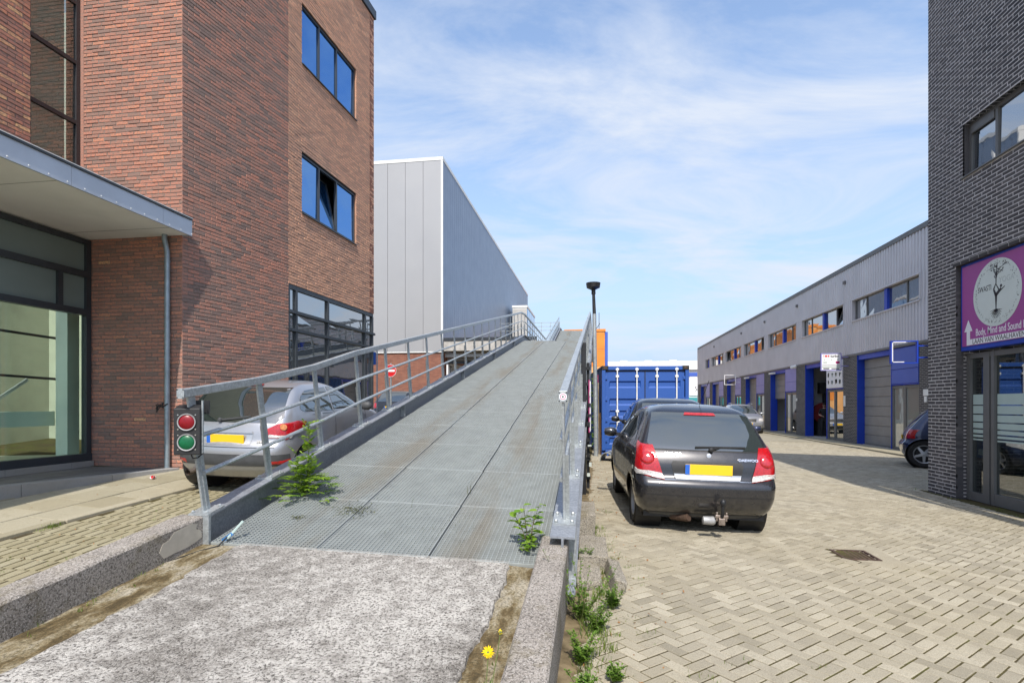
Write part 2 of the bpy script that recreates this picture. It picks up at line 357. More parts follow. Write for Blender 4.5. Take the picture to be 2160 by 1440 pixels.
def paint(name, col, metal=0.5, dust=0.0, rough=0.28, coat=0.9):
    t = NT(name); fl = t.noise(900, 2); c = t.mix(t.ramp(fl, [(0.3, 0.0), (0.7, 1.0)]), tuple(x*0.85 for x in col), tuple(min(1, x*1.2) for x in col))
    r = t.math('ADD', t.math('MULTIPLY', t.noise(7, 4), 0.12), rough-0.06)
    if dust:
        z = t.n.new('ShaderNodeSeparateXYZ'); tcn = t.n.new('ShaderNodeTexCoord'); t.l.new(tcn.outputs['Object'], z.inputs[0])
        low = t.ramp(z.outputs[2], [(0.20, 1.0), (0.55, 0.10)]); sp_ = t.ramp(t.noise(14, 6, 0.75), [(0.40, 0.15), (0.75, 0.8)])
        f = t.math('MULTIPLY', t.math('MULTIPLY', low, sp_), dust); f = t.math('ADD', f, dust*0.06)
        c = t.mix(f, c, (0.27,0.235,0.18)); r = t.math('ADD', r, t.math('MULTIPLY', f, 0.6), clamp=True)
    m_ = t.fin(c, r, metal, 0.5, coat); return m_
paint('paint_black', (0.014,0.016,0.023), 0.35, dust=0.42, rough=0.25)
paint('paint_silver', (0.40,0.41,0.44), 0.62, dust=0.25, rough=0.33, coat=0.7)
paint('paint_darkblue', (0.020,0.030,0.075), 0.5, dust=0.1)
paint('paint_black2', (0.010,0.011,0.014), 0.3, dust=0.1)
paint('container_blue', (0.020,0.085,0.34), 0.0, dust=0.0, rough=0.5, coat=0.15)
def lens(name, col, rough=0.08):
    t = NT(name); v = t.vor(60); c = t.mix(t.ramp(v, [(0.2, 0.0), (0.7, 0.6)]), col, tuple(x*0.45 for x in col)); t.bump(v, 0.25, 0.004)
    return t.fin(c, rough, 0.0, 0.6, 1.0)
lens('lens_red', (0.48,0.006,0.010)); lens('lens_clear', (0.62,0.60,0.58)); lens('lens_orange', (0.75,0.28,0.08)); plain('lens_green', (0.0,0.105,0.036), 0.34, var=0.15, scale=40); plain('lens_darkred', (0.20,0.0,0.005), 0.34, var=0.15, scale=40)
def glass_opaque(name, col, refl=0.25, rough=0.015, tint=(1,1,1)):
    t = NT(name); g = t.n.new('ShaderNodeBsdfGlossy'); g.inputs['Roughness'].default_value = rough; g.inputs['Color'].default_value = (*tint, 1)
    f = t.math('ADD', t.math('MULTIPLY', t.schlick(), 1-refl), refl, clamp=True)
    t.fin(col, 0.3, 0, 0.0); mxs = t.n.new('ShaderNodeMixShader'); t.l.new(f, mxs.inputs[0]); t.l.new(t.b.outputs[0], mxs.inputs[1]); t.l.new(g.outputs[0], mxs.inputs[2]); t.l.new(mxs.outputs[0], t.out.inputs[0])
    n = t.n.new('ShaderNodeBump'); n.inputs['Strength'].default_value = 0.03; n.inputs['Distance'].default_value = 0.05; t.l.new(t.noise(1.6, 2), n.inputs['Height']); t.l.new(n.outputs[0], g.inputs['Normal'])
    return t.m
def glass_clear(name, tint=(0.82,0.92,0.87), refl=0.05):
    t = NT(name); g = t.n.new('ShaderNodeBsdfGlossy'); g.inputs['Roughness'].default_value = 0.01; tr = t.n.new('ShaderNodeBsdfTransparent'); tr.inputs[0].default_value = (*tint, 1)
    f = t.math('ADD', t.math('MULTIPLY', t.schlick(), 1-refl), refl, clamp=True)
    mxs = t.n.new('ShaderNodeMixShader'); t.l.new(f, mxs.inputs[0]); t.l.new(tr.outputs[0], mxs.inputs[1]); t.l.new(g.outputs[0], mxs.inputs[2]); t.l.new(mxs.outputs[0], t.out.inputs[0]); return t.m
glass_opaque('glass_blue', (0.012,0.05,0.12), 0.60, tint=(0.26,0.50,0.90)); glass_clear('glass_stair', (0.7,0.76,0.72), 0.16); glass_opaque('glass_dark', (0.020,0.028,0.030), 0.42); glass_opaque('glass_row', (0.045,0.055,0.060), 0.40)
glass_opaque('glass_pale', (0.30,0.32,0.29), 0.30); glass_opaque('glass_car', (0.020,0.028,0.026), 0.24); glass_clear('glass_clear'); glass_clear('glass_shop', (0.55,0.62,0.62), 0.22)
glass_opaque('glass_annex', (0.01,0.16,0.42), 0.25)
plain('glass_frosted', (0.17,0.215,0.205), 0.35, 0.0, var=0.05, scale=2); plain('film_strip', (0.42,0.53,0.50), 0.45, var=0.04)
# ---- plants
def leafmat(name, a, b, tr=0.35):
    t = NT(name); r = t.math('FRACT', t.math('ADD', t.attr(), t.orand())); c = t.ramp(r, [(0.0, a), (1.0, b)]); t.fin(c, 0.55, 0, 0.35)
    tl = t.n.new('ShaderNodeBsdfTranslucent'); t.l.new(t.mix(1.0, c, (1.0,1.0,0.45), 'MULTIPLY'), tl.inputs[0])
    mxs = t.n.new('ShaderNodeMixShader'); mxs.inputs[0].default_value = tr; t.l.new(t.b.outputs[0], mxs.inputs[1]); t.l.new(tl.outputs[0], mxs.inputs[2]); t.l.new(mxs.outputs[0], t.out.inputs[0])
leafmat('leaf_bright', (0.12,0.25,0.02), (0.30,0.44,0.05)); leafmat('leaf_mid', (0.085,0.18,0.022), (0.19,0.31,0.045)); leafmat('leaf_weed', (0.07,0.13,0.02), (0.21,0.26,0.05)); leafmat('leaf_moss', (0.05,0.06,0.016), (0.10,0.105,0.03), 0.1)
leafmat('petal_yellow', (0.72,0.48,0.0), (0.82,0.62,0.01), 0.2); leafmat('leaf_dry', (0.22,0.10,0.035), (0.38,0.20,0.08), 0.2); leafmat('petal_white', (0.7,0.68,0.62), (0.8,0.78,0.74), 0.3)
plain('stem_green', (0.11,0.14,0.035), 0.7, var=0.25, scale=30); plain('stem_brown', (0.12,0.085,0.045), 0.8, var=0.25, scale=30)
# ================================================================ ground
def clampx(x): return max(-14.0, min(14.0, x))
def dip(x, y): return 0.006*math.exp(-((x-2.6)**2+(y-6.05)**2)/0.35)
def street_z(x, y): return gz(clampx(x)) - dip(x, y)
def yard_z(x, y): return 0.15 + 0.075*(max(2.0, min(11.5, y))-6.9) - SHEAR*clampx(x)
def sheet(name, xs, ys, zf, mat, parent=None):
    b = MB(); n = len(xs)
    b.add([(x, y, zf(x, y)) for y in ys for x in xs], [(j*n+i, j*n+i+1, (j+1)*n+i+1, (j+1)*n+i) for j in range(len(ys)-1) for i in range(n-1)])
    return b.build(name, mat, parent)
struct(sheet('ground', [-900,-60,-14,-3.2,0,14,60,900], [-300,0,30,90,300,1500], lambda x, y: gz(clampx(x))-0.05-(0.9 if -15 < x < -3 else (0.3 if abs(x) > 61 else 0.0)), 'ground_paving'))
xs = [-0.25+0.15*i for i in range(71)]; ys = [0.6+0.16*i for i in range(164)]
street = struct(sheet('street_pavement', xs, ys, lambda x, y: street_z(x, y)-0.0058, 'joint_soil'))
struct(sheet('street', [-0.25,3,7,10.25], [26.6,40,60,95], lambda x, y: gz(x)-0.004, 'ground_paving'))
yard = struct(sheet('yard_pavement', [-40,-20,-14,-9,-7,-6,-5,-4,-3.2], [0.5,2,3,4,5,6,7,8,9,10,11.5,13,20,32,60], lambda x, y: yard_z(x, y)-0.0062, 'joint_soil'))
def inframe(p, mx=160, my=140):
    q = project(p)
    return q is not None and -mx < q[0] < 2160+mx and -200 < q[1] < 1440+my
def paver_box(b, cx, cy, ang, L, W, zf, r, th=0.05, ch=0.004):
    c, s = math.cos(ang), math.sin(ang); tilt = rng.uniform(-0.004, 0.004); tl2 = rng.uniform(-0.004, 0.004); dz = rng.uniform(-0.0022, 0.0022)
    def P(u, v, z): x = cx+u*c-v*s; y = cy+u*s+v*c; return (x, y, zf(x, y)+dz+u*tilt*2+v*tl2*2+z)
    l, w = L/2, W/2
    V = [P(-l,-w,-th),P(l,-w,-th),P(l,w,-th),P(-l,w,-th), P(-l,-w,-ch),P(l,-w,-ch),P(l,w,-ch),P(-l,w,-ch), P(-l+ch,-w+ch,0),P(l-ch,-w+ch,0),P(l-ch,w-ch,0),P(-l+ch,w-ch,0)]
    F = [(8,9,10,11)] + [(4+i, 4+(i+1)%4, 8+(i+1)%4, 8+i) for i in range(4)] + [(i, (i+1)%4, 4+(i+1)%4, 4+i) for i in range(4)]
    b.add(V, F, r)
def lay(items, parent, name, stuffname, mat, nobj=300):
    """items: (score, fn(MB)); the largest in view become objects of their own"""
    items.sort(key=lambda t: -t[0]); st = MB()
    for k, (sc_, fn) in enumerate(items):
        if k < nobj: b = MB(); fn(b); b.build(name, mat, parent)
        else: fn(st)
    if st.V: st.build(stuffname, mat, parent, kind='stuff')
def score(p, size):
    q = project(p)
    if q is None: return 0
    if not (-20 < q[0] < 2180 and 0 < q[1] < 1460): return size/q[2]*0.001
    return size/q[2]/max(1.0, q[2]*0.35)
# ---- street pavers, herringbone at 45 degrees
A = 0.086; items = []
for i in range(-230, 330):
    for j in range(-165, 165):
        ox, oy = i+2*j, i-2*j
        for (u, v, ang) in ((ox+1, oy+0.5, 0), (ox+0.5, oy+2, PI/2)):
            th = math.radians(44)
            x = 2.0 + A*(u*math.cos(th)-v*math.sin(th)); y = 3.0 + A*(u*math.sin(th)+v*math.cos(th))
            if not (-0.12 < x < 10.1 and 1.2 < y < 26.5): continue
            if x > 6.0 and y < 11.45: continue
            if abs(x-2.6) < 0.205 and abs(y-6.07) < 0.225: continue
            p = (x, y, street_z(x, y))
            if not inframe(p, 1100 if y < 9 else 200, 700): continue
            g = 0.003+rng.uniform(-0.001, 0.002)
            gl, gw = (0.0095, 0.0045) if ang else (0.0045, 0.0095)
            r = min(1, max(0, rng.gauss(0.5, 0.22)))
            items.append((score(p, 0.2), lambda b, x=x, y=y, a=ang+th+rng.gauss(0, 0.008), r=r, gw=gw, gl=gl, g=g: paver_box(b, x, y, a, 2*A-gl-g*0.4, A-gw-g*0.4, street_z, r)))
lay(items, street, 'paving_stone', 'paving_stones', 'paver_beige')
# ---- yard: upright running bond with wide weedy joints
kerbx = lambda y: -5.80 + 0.113*(y-4.62)
items = []; row = 0; y = 2.4
while y < 15:
    x = -3.32 - (0.058 if row % 2 else 0)
    while x > -9.5:
        lim = kerbx(y)+0.10 if y < 8.0 else -6.2
        if x > lim and inframe((x, y, yard_z(x, y)), 1100, 500):
            items.append((score((x, y, yard_z(x, y)), 0.16), lambda b, x=x, y=y, r=min(1, max(0, rng.gauss(0.5, 0.2))), a=PI/2+rng.gauss(0, 0.012), w=0.098+rng.uniform(-0.003, 0.004): paver_box(b, x, y, a, 0.203, w-0.006, yard_z, r)))
        x -= 0.117
    y += 0.213; row += 1
lay(items, yard, 'paving_brick', 'paving_bricks', 'paver_yard', 250)
# ---- footway slabs between kerb and entrance platform
plat = lambda y: -7.30 + 0.329*(y-5.8)          # edge line of the platform (x at y)
walk = struct(sheet('footway', [-9.0,-8,-7,-6.3,-5.72], [1.0,3,5,7,8.3], lambda x, y: yard_z(x, y)-0.008, 'joint_soil'))
for k in range(-2, 12):
    yy = 3.0 + 0.5*k
    for m_ in range(7):
        x = kerbx(yy+0.25) - 0.08 - 0.25 - 0.5*m_; yc = yy+0.25*(m_ % 2)
        if x < plat(yc)-0.35 or not inframe((x, yc, 0.2), 300, 200): continue
        b = MB(); paver_box(b, x, yc, PI/2-0.0+0.11*-1, 0.494, 0.494, lambda x_, y_: yard_z(x_, y_)+0.012, rng.random(), 0.04, 0.005); b.build('paving_slab', 'slab_yard', walk)
kerb = struct(MB().build('kerb', 'kerb_stone')) if False else None
kb = thing('flush_kerb', 'weathered flush concrete kerb between brick yard and slab footway', 'kerb')
yy = 2.2
while yy < 8.0:
    b = MB(); y2 = yy+0.985; q = []
    for (x_, y_) in ((kerbx(yy)-0.07, yy), (kerbx(yy)+0.06, yy), (kerbx(y2)+0.06, y2), (kerbx(y2)-0.07, y2)): q.append((x_, y_))
    b.hexa([(x_, y_, yard_z(x_, y_)-0.1) for x_, y_ in q] + [(x_, y_, yard_z(x_, y_)+0.028) for x_, y_ in q], rng.random()); b.build('kerb_block', 'slab_yard', kb, bevel=0.008); yy += 1.0
# ---- entrance platform with stone edge
PZ = 0.26 + 0.175
pf = struct(MB().prism([(-8.35,2.0),(plat(2.0),2.0),(plat(7.95)-0.05,7.95),(-8.35,7.95)], lambda u, v, t: (u, v, t), -0.2, PZ-0.006).build('entrance_platform', 'slab_dark'))
for k in range(11):
    for m_ in range(7):
        y0 = 2.6+0.5*k; x0 = -8.3+0.4*m_
        if x0+0.4 > plat(y0)-0.14 or y0 > 7.6: continue
        MB().box(x0+0.003, x0+0.397, y0+0.003, min(y0+0.497, 7.94), PZ-0.006, PZ+rng.uniform(0, 0.0015), rng.random()).build('platform_tile', 'slab_dark', pf)
s_ = 2.0
while s_ < 7.7:
    e = min(s_+1.0, 7.93); b = MB(); x0, x1 = plat(s_), plat(e)
    pts = [(x0-0.16, s_+0.004), (x0+0.02, s_+0.004), (x1+0.02, e-0.004), (x1-0.16, e-0.004)]
    b.hexa([(x_, y_, -0.25) for x_, y_ in pts]+[(x_, y_, PZ+0.006) for x_, y_ in pts], rng.random()); b.build('edge_stone', 'kerb_stone', pf, bevel=0.006); s_ += 1.0
# ---- footway in front of the unit row and the dark building
fw = struct(MB().prism([(10.12,11.6),(11.25,11.6),(11.25,66),(10.12,66)], lambda u, v, t: (u, v, gz(u)+t), -0.2, 0.05).build('unit_footway', 'slab_yard'))
dr = thing('drain_cover', 'rusty square iron drain cover sunk in the beige paving', 'drain', (2.6, 6.07, street_z(2.6, 6.07)))
fr = MB(); fr.box(-0.17,0.17,-0.19,-0.165,-0.03,0.004).box(-0.17,0.17,0.165,0.19,-0.03,0.004).box(-0.17,-0.145,-0.165,0.165,-0.03,0.004).box(0.145,0.17,-0.165,0.165,-0.03,0.004); fr.build('frame', 'iron_rust', dr)
sf_ = MB(); sf_.box(-0.34,0.34,-0.36,-0.19,-0.05,-0.0035).box(-0.34,0.34,0.19,0.36,-0.05,-0.0035).box(-0.34,-0.17,-0.19,0.19,-0.05,-0.0035).box(0.17,0.34,-0.19,0.19,-0.05,-0.0035); sf_.build('mortar_surround', 'paver_beige', dr)
MB().box(-0.145,0.145,-0.165,0.165,-0.06,-0.035).build('sump', 'black_steel', dr)
for k in range(7): MB().box(-0.135+0.042*k,-0.135+0.042*k+0.022,-0.165,0.165,-0.03,-0.004).build('slot_bar', 'iron_rust', dr)
# ================================================================ ramp
X_L, X_R = -2.98, -0.33; Y0, Z0, SL = 3.9, 0.30, 0.197; Y1 = 23.4; Y2 = 34.3; Y3 = 47.6; SL2 = 0.265
def deck(y):
    if y < Y1: return Z0 + SL*(y-Y0)
    z1 = Z0 + SL*(Y1-Y0)
    if y < Y2: return z1 + 0.01*(y-Y1)
    z2 = z1 + 0.01*(Y2-Y1)
    if y < Y3: return z2 + SL2*(y-Y2)
    return z2 + SL2*(Y3-Y2)
def dz(x, y): return deck(y) - SHEAR*x
# concrete approach: slab and two side walls
app = lambda y: 0.30 - 0.095*(3.9-y)
def approach_slab():
    b = MB(); ys_ = [0.2+3.73*i/90 for i in range(91)]; cols = 9; w1 = 0; w2 = 0
    for y in ys_:
        w1 = 0.8*w1+rng.gauss(0,0.010); w2 = 0.8*w2+rng.gauss(0,0.008); xl, xr = -2.72+w1+0.02*math.sin(3*y), -0.61+w2+0.02*math.sin(4*y+1)
        for q, x in enumerate((-3.06, xl-0.012, xl, xl+0.7, (xl+xr)/2, xr-0.7, xr, xr+0.012, -0.36)):
            b.V.append((x, y, app(y)-SHEAR*x-(0.032 if q in (0,1,7,8) else 0)+rng.uniform(-0.0012,0.0012))); b.R.append(0.5)
    for i in range(90):
        for j in range(8): a = i*cols+j; b.F.append((a, a+1, a+cols+1, a+cols))
    return b.build('ramp_approach', 'concrete_exposed')
ap = struct(MB().build('approach', 'concrete_exposed') if False else approach_slab())
sheet('gutter', [-3.06,-2.93,-2.80,-2.64], [0.2+0.1*i for i in range(38)], lambda x, y: app(y)-SHEAR*x-0.018+rng.uniform(-0.006,0.006), 'gutter_moss', ap)
sheet('gutter', [-0.66,-0.56,-0.46,-0.36], [0.2+0.1*i for i in range(38)], lambda x, y: app(y)-SHEAR*x-0.018+rng.uniform(-0.006,0.006), 'gutter_moss', ap)
MB().hexa([(-3.0,3.88,-0.1),(-0.36,3.88,-0.1),(-0.36,3.93,-0.1),(-3.0,3.93,-0.1),(-3.0,3.88,0.35),(-0.36,3.88,0.28),(-0.36,3.93,0.28),(-3.0,3.93,0.35)]).build('end_wall', 'concrete_wall', ap)
def sidewall(name, x0, x1, top, yend, label):
    b = MB(); n = 24
    for i in range(n):
        a = 0.1+(yend-0.1)*i/n; c = 0.1+(yend-0.1)*(i+1)/n
        b.hexa([(x0,a,-0.3),(x1,a,-0.3),(x1,c,-0.3),(x0,c,-0.3),(x0,a,top(a)-SHEAR*x0+0.003*math.sin(17*a)),(x1,a,top(a)-SHEAR*x1+0.003*math.sin(13*a)),(x1,c,top(c)-SHEAR*x1+0.003*math.sin(13*c)),(x0,c,top(c)-SHEAR*x0+0.003*math.sin(17*c))])
    o = b.build(name, 'concrete_wall'); me = o.data
    bm = bmesh.new(); bm.from_mesh(me); bmesh.ops.remove_doubles(bm, verts=bm.verts, dist=0.0005)
    inner = [f for f in bm.faces if all(len(e.link_faces) > 2 for e in f.edges)]; bmesh.ops.delete(bm, geom=[f for f in bm.faces if abs(f.normal.y) > 0.9 and 0.2 < f.calc_center_median().y < yend-0.1], context='FACES'); bm.to_mesh(me); bm.free()
    o.modifiers.new('bevel', 'BEVEL').width = 0.012
    return tag(o, label, 'concrete wall')
wl_ = sidewall('low_concrete_wall', -3.24, -3.03, lambda y: 0.345+0.105*(y-2.41), 3.93, 'low weathered concrete upstand on the yard side of the ramp approach')
MB().prism([(3.46,0.33),(3.49,0.385),(3.55,0.40),(3.60,0.445),(3.68,0.455),(3.78,0.47),(3.83,0.455),(3.82,0.42),(3.87,0.40),(3.885,0.345),(3.80,0.315),(3.72,0.30),(3.60,0.292),(3.50,0.28)], lambda u, v, t: (t, u, v+0.078), -3.031, -3.0282).build('plaster_patch', 'plaster_patch', wl_)
sidewall('low_concrete_wall', -0.40, -0.20, lambda y: 0.275+0.097*(y-2.3), 4.15, 'speckled concrete upstand beside the street and yellow flower')
# steel ramp
rp = thing('vehicle_ramp', 'long galvanised steel car ramp with grating deck and side railings', 'ramp', (0,0,0))
def beam(name, xw, yy, side, par=rp):
    """channel: web at xw, flanges pointing to side (+1/-1)"""
    b = MB()
    for a, c in zip(yy[:-1], yy[1:]):
        for (x0, x1, za, zb) in ((xw-0.008, xw+0.008, -0.20, 0.19), (xw-0.09, xw+0.09, 0.19, 0.205), (xw-0.09, xw+0.09, -0.215, -0.20)):
            b.hexa([(x0,a,dz(x0,a)+za),(x1,a,dz(x1,a)+za),(x1,c,dz(x1,c)+za),(x0,c,dz(x0,c)+za),(x0,a,dz(x0,a)+zb),(x1,a,dz(x1,a)+zb),(x1,c,dz(x1,c)+zb),(x0,c,dz(x0,c)+zb)])
    return b.build(name, 'galvanised_dark', par)
YB = [3.92, 10, 16, Y1, 28, Y2, 40, Y3, 56]
XBL, XBR = -3.07, -0.235
beam('side_beam', XBL, YB, 1); beam('side_beam', XBR, YB, -1)
MB().hexa([(-3.16,3.895,0.16),(-2.98,3.895,0.16),(-2.98,3.92,0.16),(-3.16,3.92,0.16),(-3.16,3.895,0.595),(-2.98,3.895,0.595),(-2.98,3.92,0.595),(-3.16,3.92,0.595)]).build('end_plate', 'galvanised', rp)
MB().hexa([(-0.325,4.155,0.1),(-0.145,4.155,0.1),(-0.145,4.17,0.1),(-0.325,4.17,0.1),(-0.325,4.155,0.53),(-0.145,4.155,0.53),(-0.145,4.17,0.53),(-0.325,4.17,0.53)]).build('end_plate', 'galvanised', rp)
# flange clip plates under each post are made with the posts; web stiffeners every 4 m
for y in (8.4, 12.4, 16.4, 20.4):
    MB().box(-3.062,-2.99,y-0.006,y+0.006,dz(-3,y)-0.0,dz(-3,y)+0.19).build('stiffener', 'galvanised', rp)
# grating panels: bearing bars along the ramp, cross bars between them
PW = (X_R-X_L)/3; PL = 1.0/math.cos(math.atan(SL))
def grating_mesh(L):
    b = MB(); nb = 25; nc = 30; e = 0.011; ey = 0.005
    for i in range(nb+1):
        x = e + (PW-2*e)*i/nb; b.box(x-0.0018, x+0.0018, ey, L-ey, -0.030, 0, bottom=False)
    for j in range(nc+1):
        y = ey + (L-2*ey)*j/nc; b.box(e, PW-e, y-0.0017, y+0.0017, -0.024, -0.0015, bottom=False)
    for (x0,x1,y0,y1) in ((e,PW-e,ey-0.001,ey+0.006),(e,PW-e,L-ey-0.006,L-ey+0.001),(e-0.001,e+0.004,ey,L-ey),(PW-e-0.004,PW-e+0.001,ey,L-ey)): b.box(x0,x1,y0,y1,-0.032,0.0012,bottom=False)
    me = b.mesh('grating_panel'); me.materials.append(M['grating_worn']); return me
gm1 = grating_mesh(PL); gm2 = grating_mesh(1.0/math.cos(math.atan(SL2)))
for k in range(int(Y3-Y0)+9):
    y = Y0+k*1.0; me = gm1; a = math.atan((deck(y+1)-deck(y)))
    if y >= Y2-0.5: me = gm2
    for j in range(3):
        x = X_L+PW*j
        inst(me, 'grating_panel', rp, (x, y, dz(x, y)+rng.uniform(-0.0015, 0.0015)), (a, math.atan(SHEAR), rng.gauss(0, 0.0006)))
# cross beams and columns under the deck
for k, y in enumerate([5.0,7.4,9.8,12.2,14.6,17,19.4,21.8,24.5,28,31,34,38,42,46]):
    MB().box(-3.06,-0.31,y-0.05,y+0.05,dz(-1.7,y)-0.24,dz(-1.7,y)-0.06).build('cross_beam', 'galvanised_dark', rp)
for y in (9.8, 14.6, 19.4, 24.5, 31, 38, 46):
    for x in (-2.95, -0.42): MB().box(x-0.07,x+0.07,y-0.07,y+0.07,-0.1,dz(x,y)-0.24).build('column', 'galvanised_dark', rp)
# railings
tl = math.atan(SL)
def rail_run(xr, ys, tops, sgn, ylast):
    n = Vector((0, -math.sin(tl), math.cos(tl))); P = []
    for y, h in zip(ys, tops):
        base = Vector((xr, y, dz(xr, y)+0.205)); nn = n if y < Y1-0.2 else (Vector((0,0,1)) if y < Y2 else Vector((0,-0.25,0.968)))
        top = base + nn*h; P.append((base, top, nn))
        b = MB(); w = 0.042
        # tapered flat post of two plates
        b.bar(base, top, 0.016, 0.078, up=(0,1,0)); b.bar(base+Vector((-sgn*0.012,0,0)), base+nn*(h*0.55)+Vector((-sgn*0.012,0,0)), 0.05, 0.010, up=(0,1,0)); b.build('post', 'galvanised', rp)
        if y < 20:
            f = MB(); f.hexa([(xr-0.085,y-0.10,base.z-0.10*SL+0.0005),(xr+0.085,y-0.10,base.z-0.10*SL+0.0005),(xr+0.085,y+0.10,base.z+0.10*SL+0.0005),(xr-0.085,y+0.10,base.z+0.10*SL+0.0005)]+[(xr-0.085,y-0.10,base.z-0.10*SL+0.012),(xr+0.085,y-0.10,base.z-0.10*SL+0.012),(xr+0.085,y+0.10,base.z+0.10*SL+0.012),(xr-0.085,y+0.10,base.z+0.10*SL+0.012)])
            f.build('base_plate', 'galvanised', rp)
            bo = MB()
            for (i, j) in ((-1,-1),(1,-1),(1,1),(-1,1)): bo.lathe([(0.013,0),(0.013,0.012),(0.006,0.02)], 6, Matrix.Translation((xr+0.06*i, y+0.075*j, base.z+0.075*j*SL+0.012)))
            bo.build('bolts', 'galvanised', rp, kind='stuff')
    return P
ysl = [3.99, 4.85, 5.86, 6.93]
yv = 6.93
while yv < 46.6: yv += 1.0; ysl.append(yv)
tops = [0.93, 0.885, 0.875] + [0.92]*(len(ysl)-3)
PLs = rail_run(XBL, ysl, tops, 1, 47)
def rails(P, ext0, name_top, xoff, levels=(0.34, 0.66), w=0.058, hh=0.066):
    b = MB(); pts = [t for (_, t, _) in P]; pts = [pts[0] + (pts[0]-pts[1]).normalized()*ext0] + pts
    pts = [p+Vector((0,0,0.03)) for p in pts]
    for a, c in zip(pts[:-1], pts[1:]): b.bar(a, c + (c-a).normalized()*0.012, w, hh)
    b.build(name_top, 'galvanised', rp, bevel=0.006)
    for lv in levels:
        b = MB(); mid = [ba + (t-ba)*lv + Vector((xoff,0,0)) for (ba, t, _) in P]; b.tube(mid, 0.019, 8); b.build('mid_rail', 'galvanised', rp, smooth=True)
    return pts
ptL = rails(PLs, 0.10, 'top_rail', 0.02)
ysr = [4.22]; yv = 4.22
while yv < 46.6: yv += 1.05; ysr.append(yv)
PRs = rail_run(XBR, ysr, [0.93]*len(ysr), -1, 47)
ptR = rails(PRs, 0.05, 'top_rail', -0.02)
# end caps of the rails; on the right one a small round sticker
for P, q in ((ptL, 0), (ptR, 1)):
    c = P[0]; MB().box(c.x-0.031, c.x+0.031, c.y-0.006, c.y-0.001, c.z-0.040, c.z+0.040).build('rail_cap', 'galvanised', rp, bevel=0.003)
    sc_ = MB()
    for i in (-1, 1):
        for j in (-1, 1): sc_.lathe([(0.005,0),(0.005,0.003)], 8, Matrix.Translation((c.x+0.025*i, c.y-0.006, c.z+0.03*j)) @ Matrix.Rotation(PI/2, 4, 'X'))
    sc_.build('cap_screws', 'black_steel', rp, kind='stuff')
    if q:
        MB().lathe([(0.027,0),(0.027,0.0015)], 24, Matrix.Translation((c.x, c.y-0.0065, c.z)) @ Matrix.Rotation(PI/2, 4, 'X')).build('sticker', 'sign_white', rp)
        MB().lathe([(0.021,0.0016),(0.021,0.0020),(0.016,0.0020),(0.016,0.0016)], 24, Matrix.Translation((c.x, c.y-0.0065, c.z)) @ Matrix.Rotation(PI/2, 4, 'X'), close=True).build('sticker_ring', 'magenta', rp)
        MB().lathe([(0.007,0.0016),(0.007,0.0021)], 14, Matrix.Translation((c.x, c.y-0.0065, c.z)) @ Matrix.Rotation(PI/2, 4, 'X')).build('sticker_dot', 'sign_ink', rp)
# far handrail across the top deck
fh = MB(); zt = deck(50)+1.0
for z in (0.0, -0.35, -0.7): fh.bar((-9.0, 50, zt+z+0.1), (-3.2, 50, zt+z+0.1), 0.04, 0.04)
for k in range(8): fh.bar((-9.0+0.82*k, 50, zt-0.9), (-9.0+0.82*k, 50, zt+0.1), 0.04, 0.04)
tag(fh.build('deck_railing', 'galvanised'), 'far galvanised railing crossing behind the top of the ramp', 'railing')
